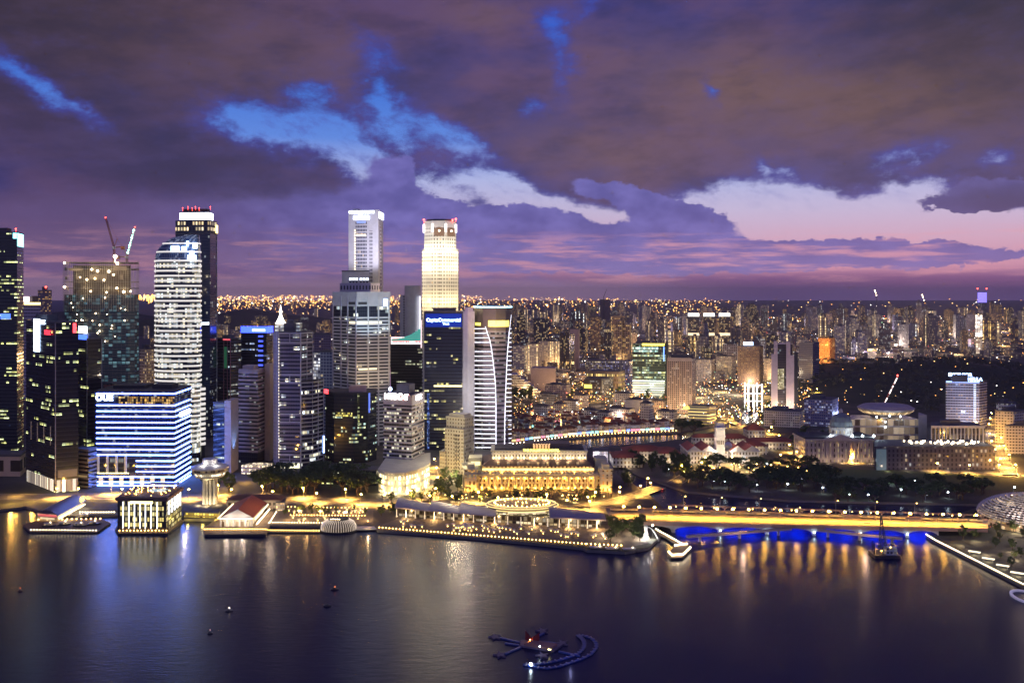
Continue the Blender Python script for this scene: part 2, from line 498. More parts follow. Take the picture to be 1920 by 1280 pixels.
def tower(name, label, cat, poly, z1, m, z0=2.0, band=None, roof=None, plant=(), group=None, parapet=1.6, fins=None):
    """office block: a glazed core, solid bands at each floor, mullion fins, a roof with its plant rooms"""
    cx = sum(p[0] for p in poly) / len(poly); cyy = sum(p[1] for p in poly) / len(poly)
    root = thing(name, label, cat, (cx, cyy, z0), group)
    MB().prism(poly, z0, z1).build('wall', m, root)
    if band:
        bh, flr, bm, out = band[:4]; start = band[4] if len(band) > 4 else z0 + flr
        stop = band[5] if len(band) > 5 else z1
        n = int((stop - start) / flr)
        n = min(n, 98)
        ob = MB().prism(offset(poly, out), start, start + bh, bottom=True).build('floor_band', bm, root)
        for k in range(1, n + 1):
            if start + k * flr + bh <= stop + 0.01: copy_at(ob, root, dz=k * flr)
    if fins:
        for fi, us, w, d, fm in fins:
            for u in us:
                L = face(poly, fi)[3]; a0 = u * L - w / 2
                fa, ft, fn, _ = face(poly, fi)
                P = [(fa[0] + ft[0] * uu + fn[0] * ww, fa[1] + ft[1] * uu + fn[1] * ww) for uu, ww in ((a0, d), (a0 + w, d), (a0 + w, -.3), (a0, -.3))]
                MB().prism(P, z0, z1 + 0.5, bottom=True).build("mullion", fm, root)
    rm = roof or MATS['roof_grey']
    q = offset(poly, 0.35)
    r = MB().prism(q, z1, z1 + parapet).build('roof', rm, root)
    for fx0, fx1, fy0, fy1, h in plant:
        a, b_, c, d = poly[0], poly[1], poly[2], poly[3]
        def bl(s, t):
            return tuple((a[i] * (1 - s) + b_[i] * s) * (1 - t) + (d[i] * (1 - s) + c[i] * s) * t for i in (0, 1))
        MB().prism([bl(fx0, fy0), bl(fx1, fy0), bl(fx1, fy1), bl(fx0, fy1)], z1 + parapet - .2, z1 + parapet + h).build('plant_room', rm, r)
    return root
# ------------------------------------------------------------------ common materials
mat('roof_grey', (0.10, 0.10, 0.11), 0.85)
mat('roof_dark', (0.05, 0.05, 0.055), 0.85)
mat('concrete', (0.42, 0.40, 0.39), 0.8)
mat('pale_wall', (0.62, 0.60, 0.62), 0.7)
mat('white_paint', (0.78, 0.78, 0.80), 0.5)
mat('cream_stone', (0.60, 0.52, 0.40), 0.75)
mat('tan_wall', (0.45, 0.35, 0.28), 0.8)
mat('steel_grey', (0.30, 0.30, 0.32), 0.45, 0.6)
mat('dark_metal', (0.05, 0.05, 0.06), 0.5, 0.5)
mat('red_tile', (0.20, 0.06, 0.042), 0.8, scale=0.6)
mat('brown_tile', (0.16, 0.075, 0.05), 0.85, scale=0.5)
mat('timber_deck', (0.16, 0.11, 0.07), 0.8)
mat('quay_stone', (0.16, 0.15, 0.14), 0.85)
mat('paving', (0.13, 0.11, 0.09), 0.8)
mat('bark', (0.10, 0.07, 0.05), 0.9)
mat('black_glass', (0.012, 0.014, 0.02), 0.08)
mat('blue_glass', (0.02, 0.035, 0.08), 0.07)
glow('bulb_warm', (1.0, 0.54, 0.12), 26.0)
glow('bulb_white', (1.0, 0.76, 0.46), 16.0)
glow('bulb_sodium', (1.0, 0.50, 0.055), 230.0)
glow('bulb_cold', (0.75, 0.92, 1.0), 30.0)
glow('beacon_red', (1.0, 0.06, 0.04), 12.0)
glow('tube_white', (0.62, 0.70, 1.0), 5.0)
glow('tube_warm', (1.0, 0.78, 0.42), 5.0)
glow('sign_white', (0.70, 0.80, 1.0), 7.0)
glow('sign_blue', (0.08, 0.22, 1.0), 5.0)
glow('sign_red', (1.0, 0.05, 0.06), 4.0)
glow('sign_yellow', (1.0, 0.80, 0.08), 3.5)

# ------------------------------------------------------------------ ground, water, roads
SHORE = [(-500, 953), (0, 955), (48, 949), (75, 957), (100, 964), (342, 966), (345, 972), (500, 974), (505, 984), (700, 984), (708, 993), (800, 1000), (900, 1008), (1000, 1017),
         (1092, 1026), (1100, 1030), (1172, 1034), (1216, 1026), (1238, 1006), (1226, 992), (1238, 985), (1250, 960), (1238, 946), (1215, 925), (1185, 905),
         (1130, 874), (1010, 855), (945, 850), (928, 841), (950, 835), (1060, 822), (1160, 815), (1270, 811), (1340, 797), (1385, 785), (1400, 765),
         (1418, 755), (1434, 757), (1414, 790), (1352, 805), (1292, 820), (1240, 828), (1100, 839), (1000, 842), (985, 845), (1020, 849), (1140, 859),
         (1200, 890), (1262, 912), (1290, 921), (1480, 937), (1850, 945), (1800, 962), (1735, 1003), (1747, 1011), (1920, 1099), (2050, 1165), (2500, 1400)]
def build_ground():
    from mathutils.geometry import tessellate_polygon
    pts = [G(*p) for p in SHORE]
    pts = [(-26000, 26000), (-26000, 700), (-3000, 760)] + pts + [(900, 250), (26000, 250), (26000, 26000)]
    tri = tessellate_polygon([[Vector((x, y, 0)) for x, y in pts]])
    mb = MB(); zt = 2.0
    for t in tri:
        P = [pts[i] for i in t]
        ar = (P[1][0]-P[0][0])*(P[2][1]-P[0][1]) - (P[2][0]-P[0][0])*(P[1][1]-P[0][1])
        if ar < 0: P.reverse()
        mb.quad([(x, y, zt) for x, y in P])
    for i in range(3, len(pts) - 3):
        a, b = pts[i], pts[i + 1]
        mb.quad([(a[0], a[1], -3), (b[0], b[1], -3), (b[0], b[1], zt), (a[0], a[1], zt)], None, 1)
    m, b = newmat('city_ground')
    tc = m.node_tree.nodes.new('ShaderNodeTexCoord'); p = S(tc.outputs['Object'])
    n1 = noise(p, 0.02, 5.0); n2 = noise(p, 0.004, 3.0)
    c = mix(n1.step(0.35, 0.65), (0.035, 0.033, 0.036), (0.10, 0.088, 0.078))
    S.put(b.inputs['Base Color'], mix(n2.step(0.42, 0.60) * 0.6, c, (0.03, 0.045, 0.02))); b.inputs['Roughness'].default_value = 0.9
    struct(mb.build('ground', [m, MATS['quay_stone']]))
build_ground()

def build_water():
    m, b = newmat('bay_water')
    tc = m.node_tree.nodes.new('ShaderNodeTexCoord'); p = S(tc.outputs['Object'])
    x, y, z = sep(p)
    n1 = noise(comb(x * 0.5, y, 0), 0.09, 4.0, 0.6)
    n2 = noise(comb(x, y * 1.1, 4.0), 0.012, 3.0, 0.55)      # slicks and cat's-paws
    n3 = noise(comb(x * 0.4, y, 0), 0.30, 4.0, 0.65)
    S.put(b.inputs['Base Color'], mix(n2, (0.0015, 0.005, 0.038), (0.0015, 0.007, 0.055)))
    S.put(b.inputs['Roughness'], 0.225 + n2 * 0.05)
    b.inputs['IOR'].default_value = 1.29; b.inputs['Specular Tint'].default_value = (.45, .6, 1, 1)
    bp = m.node_tree.nodes.new('ShaderNodeBump'); bp.inputs['Strength'].default_value = 0.55; bp.inputs['Distance'].default_value = 0.35
    S.put(bp.inputs['Height'], n1 * 0.3 + n3 * 0.95)
    m.node_tree.links.new(bp.outputs[0], b.inputs['Normal'])
    mb = MB(); mb.quad([(-4000, -800, 0), (4000, -800, 0), (4000, 2200, 0), (-4000, 2200, 0)])
    struct(mb.build('water', m))
build_water()

mat('asphalt', (0.10, 0.095, 0.09), 0.8, scale=0.08)
mat('lane_paint', (0.70, 0.68, 0.60), 0.7)
mat('lawn_green', (0.035, 0.075, 0.022), 0.95, scale=0.03, var=0.45)
def strip_pts(pts, w):
    out = []
    for i, p in enumerate(pts):
        a = pts[max(0, i - 1)]; b = pts[min(len(pts) - 1, i + 1)]
        L = math.hypot(b[0] - a[0], b[1] - a[1]); n = (-(b[1] - a[1]) / L, (b[0] - a[0]) / L)
        out.append(((p[0] - n[0] * w / 2, p[1] - n[1] * w / 2), (p[0] + n[0] * w / 2, p[1] + n[1] * w / 2)))
    return out
ROADS = []
def road(px, w, z=2.0, name='road'):
    pts = [G(a, b, z) for a, b in px]; ROADS.append((pts, w))
    mb = MB(); e = strip_pts(pts, w)
    for (a, b), (c, d) in zip(e, e[1:]):
        mb.quad([(*a, z + .006), (*c, z + .006), (*d, z + .006), (*b, z + .006)])
    struct(mb.build(name, MATS['asphalt']))
    mk = MB()
    for i in range(len(pts) - 1):
        a, b = pts[i], pts[i + 1]; L = math.hypot(b[0]-a[0], b[1]-a[1]); t = ((b[0]-a[0])/L, (b[1]-a[1])/L); n = (-t[1], t[0])
        k = 0.0
        while k < L:
            for off in (-w / 4, 0, w / 4):
                c = (a[0] + t[0] * k + n[0] * off, a[1] + t[1] * k + n[1] * off)
                mk.quad([(c[0] + t[0]*s*2 + n[0]*r*.12, c[1] + t[1]*s*2 + n[1]*r*.12, z + .012) for s, r in ((-1,-1),(1,-1),(1,1),(-1,1))])
            k += 9.0
    struct(mk.build('road_markings', MATS['lane_paint']))
    kb = MB()
    for sgn in (0, 1):
        for q, r in zip(e, e[1:]):
            a, b = q[sgn], r[sgn]; L = math.hypot(b[0]-a[0], b[1]-a[1])
            kb.obox(((a[0]+b[0])/2, (a[1]+b[1])/2), (b[0]-a[0], b[1]-a[1]), L, 0.4, z, z + .13)
    struct(kb.build('kerb', MATS['concrete']))
road([(-300, 925), (0, 931), (150, 930), (330, 932), (440, 932), (560, 938), (700, 942), (820, 944), (960, 948), (1080, 953), (1150, 957)], 24)
road([(806, 940), (812, 915), (810, 895), (806, 876)], 14)
road([(1080, 951), (1150, 940), (1200, 925), (1235, 912)], 16)
road([(1265, 905), (1300, 884), (1340, 872), (1430, 868), (1520, 862), (1640, 872), (1760, 883), (1930, 893)], 16)
road([(1895, 892), (1872, 850), (1862, 815), (1868, 780)], 16)
road([(1520, 864), (1460, 836), (1440, 812), (1395, 800), (1350, 780), (1300, 776)], 12)
road([(1330, 872), (1290, 862), (1200, 850), (1150, 846)], 10)
road([(1400, 742), (1460, 742), (1560, 738)], 16)
struct(MB().prism([G(*p) for p in reversed([(1545, 877), (1920, 894), (2100, 905), (2100, 932), (1640, 906), (1535, 896)])], 2.0, 2.03).build('lawn', MATS['lawn_green']))
struct(MB().prism([G(*p) for p in reversed([(708, 986), (1090, 1019), (1172, 1026), (1216, 1018), (1150, 975), (745, 972)])], 2.0, 2.03).build('pavement', MATS['paving']))
struct(MB().prism([G(*p) for p in reversed([(345, 962), (345, 971), (498, 973), (506, 983), (700, 983), (700, 955), (520, 948)])], 2.0, 2.03).build('pavement', MATS['paving']))

# hills: the wooded rise behind the court building and low ridges far off
def hill(cx, cyy, rx, ry, h, name='hill'):
    mb = MB(); n = 22; g = [[None] * (n + 1) for _ in range(n + 1)]
    for i in range(n + 1):
        for j in range(n + 1):
            u, v = i / n * 2 - 1, j / n * 2 - 1
            z = h * max(0.0, 1 - u * u) ** 1.3 * max(0.0, 1 - v * v) ** 1.3 * (1 + .25 * math.sin(u * 7 + cx) * math.cos(v * 5))
            g[i][j] = (cx + u * rx, cyy + v * ry, 1.9 + z)
    for i in range(n):
        for j in range(n):
            mb.quad([g[i][j], g[i+1][j], g[i+1][j+1], g[i][j+1]])
    mat('hill_green', (0.022, 0.036, 0.018), 0.95, scale=0.02, var=0.5)
    return struct(mb.build(name, MATS['hill_green'], smooth=True))
def hill_z(x, y, cx, cyy, rx, ry, h):
    u, v = (x - cx) / rx, (y - cyy) / ry
    if abs(u) > 1 or abs(v) > 1: return 2.0
    return 1.9 + h * max(0.0, 1 - u * u) ** 1.3 * max(0.0, 1 - v * v) ** 1.3 * (1 + .25 * math.sin(u * 7 + cx) * math.cos(v * 5))
FORT = (X(1760, 2050), 2060, 420, 430, 34)
hill(*FORT)
hill(X(470, 5200), 5200, 700, 700, 84, 'hills')
hill(X(120, 5600), 5600, 900, 500, 70, 'hills')
hill(X(290, 4600), 4600, 300, 400, 90, 'hills')

# ------------------------------------------------------------------ trees
def leafmat(name, a, b):
    m, bs = newmat(name)
    oi = m.node_tree.nodes.new('ShaderNodeObjectInfo'); tc = m.node_tree.nodes.new('ShaderNodeTexCoord')
    n = noise(S(tc.outputs['Object']), 0.5, 3.0)
    S.put(bs.inputs['Base Color'], mix((n.step(0.35, 0.65) * 0.7 + S(oi.outputs['Random']) * 0.3), a, b))
    bs.inputs['Roughness'].default_value = 0.75
    MATS[name] = m
leafmat('leaf_dark', (0.020, 0.044, 0.014), (0.058, 0.098, 0.030))
leafmat('leaf_mid', (0.035, 0.070, 0.018), (0.085, 0.125, 0.035))
def clump(mb, c, r, n, s, flat=0.6):
    for _ in range(n):
        while True:
            p = Vector((R.uniform(-1, 1), R.uniform(-1, 1), R.uniform(-1, 1)))
            if p.length < 1: break
        p = Vector((p.x * r, p.y * r, p.z * r * flat)) + Vector(c)
        a = Vector((R.gauss(0, 1), R.gauss(0, 1), R.gauss(0, .6))).normalized(); b = a.cross(Vector((R.gauss(0, 1), R.gauss(0, 1), R.gauss(0, 1)))).normalized()
        k = s * R.uniform(.6, 1.3)
        mb.quad([p - a * k - b * k * .6, p + a * k - b * k * .6, p + a * k * .8 + b * k * .6, p - a * k + b * k * .6])
def make_tree(kind):
    """prototype standing at the origin: umbrella rain tree, round tree or palm"""
    root = thing({'palm': 'palm_tree'}.get(kind, 'tree'), 'tree', 'tree', (0, 0, 0))
    t, c = MB(), MB()
    if kind == 'umbrella':
        t.tube((0, 0, 0), (0, 0, 4.5), .7, .5)
        for k in range(6):
            a = k * PI / 3 + R.uniform(-.3, .3); e = (math.cos(a) * 5, math.sin(a) * 5, R.uniform(8, 10))
            t.tube((0, 0, 4.3), e, .35, .12)
        for k in range(30):
            a = R.uniform(0, 2 * PI); r = 8.5 * math.sqrt(R.random())
            clump(c, (math.cos(a) * r, math.sin(a) * r, 11.5 - r * r * .045 + R.uniform(-1.0, 1.0)), R.uniform(1.6, 2.8), 26, .55, .5)
    elif kind == 'round':
        t.tube((0, 0, 0), (0, 0, 5), .45, .3)
        for k in range(5):
            a = k * 2 * PI / 5 + R.uniform(-.3, .3); t.tube((0, 0, 3.6), (math.cos(a) * 2.4, math.sin(a) * 2.4, R.uniform(6, 8)), .22, .08)
        for k in range(26):
            a = R.uniform(0, 2 * PI); h = R.uniform(-1, 1); r = 4.2 * math.sqrt(max(0, 1 - h * h)) * R.uniform(.4, 1)
            clump(c, (math.cos(a) * r, math.sin(a) * r, 8.2 + h * 4.2), R.uniform(1.0, 1.9), 26, .45, .8)
    else:
        t.tube((0, 0, 0), (.3, 0, 8.5), .28, .18)
        for k in range(15):
            a = k * 2 * PI / 15; up = R.uniform(.2, 1.0); p = Vector((.3, 0, 8.5))
            for s in range(4):
                q = p + Vector((math.cos(a) * .95, math.sin(a) * .95, up - s * .55)); w = .38 - s * .07
                side = Vector((-math.sin(a), math.cos(a), 0)) * w
                c.quad([p - side, p + side, q + side * .8, q - side * .8]); p = q
    t.build('trunk', MATS['bark'], root)
    c.build('crown', MATS['leaf_mid' if kind != 'umbrella' else 'leaf_dark'], root)
    return root
TREE = {k: make_tree(k) for k in ('umbrella', 'round', 'palm')}
TREE_USED = {}
def plant(kind, x, y, s, label, group, z=2.0):
    src = TREE[kind]; sc = (s * R.uniform(.9, 1.1), s * R.uniform(.9, 1.1), s * R.uniform(.85, 1.15))
    if kind not in TREE_USED:
        TREE_USED[kind] = 1; src.location = (x, y, z); src.scale = sc; src['label'] = label; src['group'] = group; return src
    return dup(src, (x, y, z), R.uniform(0, 2 * PI), label, sc, group)
def grove(kind, x0, x1, y0, y1, n, s0, s1, label, group, test=None):
    k = 0
    while k < n:
        px, py = R.uniform(x0, x1), R.uniform(y0, y1)
        if test and not test(px, py): continue
        x, y = G(px, py); plant(kind, x, y, R.uniform(s0, s1), label, group); k += 1
grove('umbrella', 490, 690, 904, 929, 34, 1.25, 1.75, 'big dark spreading tree in the clump before the black glass block', 'dark trees behind the quay')
grove('round', 385, 430, 905, 922, 6, 1.2, 1.6, 'dark round tree behind the saucer tower', 'trees behind the saucer tower')
grove('palm', 872, 1150, 929, 934, 30, .85, 1.1, 'palm in the row below the columns of the floodlit hotel', 'palms along the hotel front')
grove('round', 730, 1150, 933, 941, 30, .45, .8, 'small leafy street tree beside the road before the floodlit hotel', 'street trees before the hotel')
grove('round', 816, 868, 898, 932, 14, .7, 1.1, 'leafy tree between the curved lit podium and the floodlit hotel', 'trees beside the hotel')
grove('umbrella', 1288, 1560, 898, 925, 42, .9, 1.35, 'umbrella-shaped rain tree in the riverside park', 'rain trees in the riverside park', lambda x, y: y < 915 + (x - 1290) * .08)
grove('umbrella', 1560, 1850, 915, 941, 40, .8, 1.2, 'spreading tree in the park between the green lawn and the bridge', 'trees between lawn and bridge')
grove('umbrella', 1295, 1560, 872, 888, 18, .8, 1.1, 'spreading tree in front of the clock tower hall', 'trees before the clock tower hall', lambda x, y: y > 862)
grove('round', 1150, 1290, 872, 915, 26, .9, 1.5, 'leafy tree between the red-roofed museum and the river', 'trees along the river mouth', lambda x, y: (x < 1185 and y > 905) or (y < 868 + (x - 1150) * .25))
grove('round', 1140, 1212, 985, 1016, 14, .7, 1.1, 'park tree near the white fountain statue', 'trees near the fountain statue')
grove('round', 1795, 1925, 995, 1030, 9, .5, .8, 'dark tree below the spiky dome', 'trees below the spiky dome', lambda x, y: y < 1006 + (x - 1790) * .42)
grove('round', 1840, 1960, 1042, 1078, 9, .4, .65, 'dark tree beside the curving lit promenade', 'trees beside the curving promenade', lambda x, y: y < 1022 + (x - 1800) * .42)
grove('umbrella', 1276, 1304, 800, 818, 4, 1.2, 1.6, 'tall dark tree at the bend of the river', 'trees at the river bend')
grove('round', 960, 1000, 742, 752, 10, 1.2, 1.8, 'dark tree below the terraced block', 'trees below the terraced block')
grove('round', 1440, 1560, 815, 850, 16, .8, 1.2, 'leafy tree beside the domed court', 'trees beside the domed court')
grove('round', 1390, 1460, 745, 800, 16, .8, 1.2, 'roadside tree near the floodlit white frames', 'trees near the white frames')
grove('round', 960, 1250, 728, 755, 20, .9, 1.5, 'dark tree among the low roofs behind the river houses', 'trees behind the river houses')
grove('round', 1100, 1250, 690, 715, 14, 1.2, 1.9, 'dark tree among the offices before the apartment towers', 'trees among the offices')
grove('round', 700, 760, 950, 970, 4, .7, .9, 'bushy tree at the near end of the wavy roofs', 'trees at the wavy roofs')

# the wood that covers the rise
def forest():
    mb = MB()
    for _ in range(900):
        px, py = R.uniform(1480, 2000), R.uniform(672, 790)
        D = DG(py); x = X(px, D)
        if D > 2500 or D < 1480: continue
        if px < 1640 and py > 735: continue
        if 1760 < px < 1860 and py > 740: continue
        z = hill_z(x, D, *FORT)
        s = R.uniform(.8, 1.4)
        for k in range(6):
            a = R.uniform(0, 2 * PI); r = 6 * s * math.sqrt(R.random())
            clump(mb, (x + math.cos(a) * r, D + math.sin(a) * r, z + 9 * s + R.uniform(-3, 2)), 3.4 * s, 9, 1.3, .7)
    leafmat('leaf_hill', (.045, .055, .04), (.09, .10, .07)); o = mb.build('forest', MATS['leaf_hill']); tag(o, 'dark wooded hill rising behind the court building', 'woods', kind='stuff')
forest()
# ------------------------------------------------------------------ the financial district, left to right
BLK = lambda n, **k: facade(n, (0.022, 0.024, 0.03), (0.010, 0.014, 0.022), grough=.06, rough=.25, **{**dict(run=5), **k})

def beacons(root, pts, r=0.9):
    mb = MB()
    for p in pts: mb.ball(p, r, 8, 5); mb.tube((p[0], p[1], p[2] - 4), p, .15)
    mb.build('beacon', MATS['beacon_red'], root)

# dark glass tower at the frame's edge
def tower_edge():
    P = foot((-70, 1085), (32, 1080), (44, 1112)); z1 = Z(437, 1080)
    m = BLK('fac_edge', bay=3.2, flr=4.1, wx=.92, wy=.5, lit=.24, cols=LIME, power=3.0, clump=1.0)
    r = tower('office_tower', 'black glass tower with lime lit floors and a cyan crown light, cut by the frame', 'tower', P, z1, m,
              band=(1.0, 4.1, mat('dark_spandrel', (.03, .032, .04), .35), .15), plant=((.2, .8, .2, .8, 5),))
    panel(r, 'corner_light', P, 1, .05, .95, Z(462, 1090), Z(438, 1090), glow('cyan_box', (.25, .9, 1.0), 4.0), .5)
    panel(r, 'corner_light', P, 0, .93, .995, Z(447, 1080), Z(437, 1080), MATS['cyan_box'], .5)
    panel(r, 'sign', P, 0, .70, .88, Z(598, 1080), Z(588, 1080), glow('sign_cobalt', (.06, .16, 1.0), 2.5), .4)
    beacons(r, [(P[1][0] - 3, P[1][1] + 3, z1 + 5)])
tower_edge()
P = foot((-90, 990), (38, 985), (48, 1012)); 
tower('podium_block', 'low beige block with a glazed front at the foot of the black edge tower', 'building', P, Z(856, 985), facade('fac_beige_pod', (.50, .40, .30), (.05, .04, .03), bay=30, flr=26, wx=.75, wy=.45, lit=.0), parapet=2.2)

# twin black glass blocks with the red sign
def tower_red_sign():
    P = foot((49, 960), (104, 905), (147, 915)); z1 = Z(606, 905)
    m = BLK('fac_ntuc', bay=3.2, flr=4.2, wx=.92, wy=.5, lit=.12, cols=LIME, power=3.0, clump=1.0)
    r = tower('office_tower', 'black glass block with a red word sign and a tall white strip sign', 'tower', P, z1, m,
              band=(.9, 4.2, MATS['dark_spandrel'], .15), plant=((.1, .5, .3, .8, 6),),
              fins=((0, (1.0,), .7, .5, MATS['steel_grey']),))
    L0 = face(P, 0)[3]
    panel(r, 'sign_board', P, 0, .30, .48, Z(660, 930), Z(598, 930), glow('sign_ice', (.55, .72, 1.0), 5.0), 1.0)
    panel(r, 'sign_board', P, 0, .46, .66, Z(608, 925), Z(600, 925), MATS['sign_ice'], 1.0)
    lettering(r, 'ntuc', P, 0, .78, Z(622, 915), 9.5, glow('text_red', (1.0, .03, .05), 2.6), 1.2, bold=.12)
    panel(r, 'sign_board', P, 1, .76, .90, Z(624, 912), Z(606, 912), MATS['sign_red'], 1.0)
    lb = MB()
    for i in (0, 1): panel(r, '', P, i, .04, .96, 2.5, 14, None, .5, mb=lb)
    lb.each('lobby_window', facade('fac_lobby', (.5, .45, .4), (.3, .26, .2), bay=4.6, flr=50, wx=.62, wy=1.0, lit=2.0, cols=((1, .85, .6), (1, .92, .75)), power=1.3, clump=0), r)
    mb = MB()
    for k in range(4): panel(r, '', P, 0, .18 + k * .22, .19 + k * .22, Z(832, 920), Z(797, 920), None, .5, mb=mb)
    mb.each('light_fin', glow('fin_rose', (1, .7, .6), .08), r)
    panel(r, 'floor_strip', P, 1, .1, .95, Z(892, 915), Z(878, 915), mat('grey_band', (.2, .2, .2), .5), .4)
    P2 = foot((147, 968), (164, 955), (191, 968)); z2 = Z(637, 955)
    r2 = tower('office_tower', 'narrow black glass block joined to the right of the block with the red sign', 'tower', P2, z2,
               BLK('fac_ntuc2', bay=3.2, flr=4.2, wx=.92, wy=.5, lit=.11, cols=LIME, power=3.0, clump=1.0), band=(.9, 4.2, MATS['dark_spandrel'], .15),
               fins=((0, (.97,), .6, .5, MATS['pale_wall']), (1, (.98,), .6, .5, MATS['pale_wall'])), plant=((.2, .8, .2, .8, 5),))
    panel(r2, 'sign_board', P2, 0, .05, .95, Z(625, 955), Z(612, 955), MATS['sign_white'], .6)
    panel(r2, 'sign_board', P2, 0, .0, .95, Z(637, 955), Z(628, 955), MATS['sign_cobalt'], .6)
    P3 = foot((136, 930), (166, 922), (182, 935))
    tower('podium_block', 'low dark block with striped floors between the black towers and the lined hotel block', 'building', P3, Z(845, 922),
          facade('fac_pod3', (.16, .15, .15), (.01, .01, .015), bay=20, flr=4, wx=1.0, wy=.5, lit=.1, cols=WARM, power=1.5))
tower_red_sign()

# half-built tower with cranes
def tower_construction():
    D = 1150
    arc = [(121, 1162), (130, 1154), (165, 1151), (205, 1150), (240, 1152), (254, 1157), (260, 1166)]
    P = foot(*arc, depth=45); zt = Z(553, D); z1 = Z(491, D)
    m = facade('fac_site', (.07, .08, .09), (.02, .05, .06), bay=5.2, flr=4.3, wx=.84, wy=.60, lit=.50, cols=CYAN, power=.75, clump=.45)
    cx = sum(p[0] for p in P) / len(P)
    root = thing('unfinished_tower', 'half-built tower wrapped in scaffolding with bright work lights at its top', 'tower', (cx, 1170, 2))
    MB().prism(P, 2, zt).build('wall', m, root)
    ob = MB().prism(offset(P, .3), 6, 6.7, bottom=True).build('floor_band', mat('raw_concrete', (.22, .20, .18), .9), root)
    k = 1
    while 6 + k * 4.3 < zt: copy_at(ob, root, dz=k * 4.3); k += 1
    sl = MB().prism(P, zt + .2, zt + .9, bottom=True).build('floor_slab', MATS['raw_concrete'], root)
    for k in range(1, 6):
        if k != 3: copy_at(sl, root, dz=k * (z1 - zt - 1) / 5)
    core = MB().prism(offset(P, -9), zt, z1 - 4).build('lift_core', mat('site_board', (.15, .11, .08), .9), root)
    sc = MB(); n = len(arc)
    Q = offset(P, 1.4)
    for i in range(n - 1):
        a, b = Q[i], Q[i + 1]; L = math.hypot(b[0]-a[0], b[1]-a[1]); q = max(1, int(L / 2.6))
        for j in range(q):
            x = a[0] + (b[0]-a[0]) * j / q; y = a[1] + (b[1]-a[1]) * j / q
            sc.tube((x, y, zt - 20), (x, y, z1 + R.uniform(0, 3)), .22, n=4)
        zz = zt - 18
        while zz < z1:
            sc.tube((*a, zz), (*b, zz), .14, n=4); zz += 2.3
    sc.build('scaffold', mat('scaffold_steel', (.42, .36, .28), .6), root)
    net = MB()
    for i in range(n - 1):
        a, b = Q[i], Q[i + 1]
        for z in (zt + 6, zt + 19, zt + 30):
            if R.random() < .75:
                t0, t1 = sorted((R.random(), R.random()))
                p = (a[0] + (b[0]-a[0]) * t0, a[1] + (b[1]-a[1]) * t0 - .3); q = (a[0] + (b[0]-a[0]) * t1, a[1] + (b[1]-a[1]) * t1 - .3)
                net.prism([p, q, (q[0], q[1] + .1), (p[0], p[1] + .1)], z, z + R.uniform(3, 7), bottom=True)
    net.each('safety_net', mat('net_tan', (.33, .26, .18), .95), root)
    wl = MB()
    for px, py, r in ((121, 493, 1.4), (121, 538, 1.6), (172, 505, 1.2), (183, 508, 1.5), (204, 509, 1.5), (213, 515, 1.1), (220, 494, 1.6), (163, 524, 1.2), (178, 522, 1.0), (195, 525, 1.2), (232, 547, 1.6), (219, 540, 1.2), (245, 546, 1.1), (200, 548, 1.0), (170, 546, 1.0), (150, 520, .9)):
        d = 1148
        wl.ball((X(px, d), d, Z(py, d)), r, 8, 5)
    for _ in range(26):
        px, py = R.uniform(130, 250), R.uniform(555, 640); wl.ball((X(px, 1147), 1147, Z(py, 1147)), R.uniform(.4, .9), 6, 4)
    wl.build('work_light', MATS['bulb_white'], root)
    for px, py in ((140, 512), (175, 503), (205, 505), (240, 512), (160, 540), (200, 540), (235, 540)):
        lamp('work_glow', (X(px, 1147), 1143, Z(py, 1147)), 3600, (1, .82, .55), root, 2)
    cranes = []
    def crane(name, label, px, pyb, pyt, tipx, tipy, D, m1, lit=False):
        x = X(px, D); zb, zt_ = Z(pyb, D), Z(pyt, D); tx, tz = X(tipx, D), Z(tipy, D)
        r = thing('tower_crane', label, 'crane', (x, D, zb))
        def lattice(p, q, w, seg):
            mb = MB(); p, q = Vector(p), Vector(q); d = (q - p).normalized(); a = d.cross(Vector((0, 1, 0))).normalized() * w; b = Vector((0, 1, 0)) * w
            c4 = [a + b, a - b, -a - b, -a + b]
            for c in c4: mb.tube(p + c, q + c * .7, .22, n=4)
            for k in range(seg):
                for i in range(4):
                    s, e = p + (q - p) * k / seg, p + (q - p) * (k + 1) / seg
                    mb.tube(s + c4[i], e + c4[(i + 1) % 4], .13, n=4)
            return mb
        lattice((x, D, zb), (x, D, zt_), 1.1, 8).build('mast', m1, r)
        lattice((x, D, zt_), (tx, D, tz), .8, 14).build('jib', m1, r)
        s = 1 if tipx < px else -1
        cj = MB(); cj.tube((x, D, zt_), (x + s * 11, D, zt_ + 1), .6); cj.box(x + s * 11 - 2, x + s * 11 + 2, D - 1.5, D + 1.5, zt_ - 2.5, zt_ + 1.5)
        cj.tube((x, D, zt_), (x + s * 4, D, zt_ + 11), .35); cj.tube((x + s * 4, D, zt_ + 11), (tx, D, tz), .12); cj.tube((x + s * 4, D, zt_ + 11), (x + s * 11, D, zt_), .12)
        cj.build('counter_jib', m1, r)
        MB().box(x - 1.5, x + 1.5, D - 2.4, D + .6, zt_ - 2, zt_ + 1.2).build('cab', MATS['white_paint'], r)
        b = MB(); b.ball((tx, D, tz), .9); b.build('beacon', MATS['beacon_red'], r)
        if lit:
            lb = MB()
            for k in range(10):
                f = .15 + k * .083; lb.ball((x + (tx - x) * f, D - 1, zt_ + (tz - zt_) * f), .9 + .5 * (k % 3 == 0), 6, 4)
            lb.build('jib_light', glow('bulb_mint', (.45, 1.0, .85), 6.0), r)
    crane('c', 'rust-coloured crane whose raised jib leans to the left on the half-built tower', 214, 492, 464, 198, 408, 1165, mat('crane_rust', (.40, .13, .06), .6))
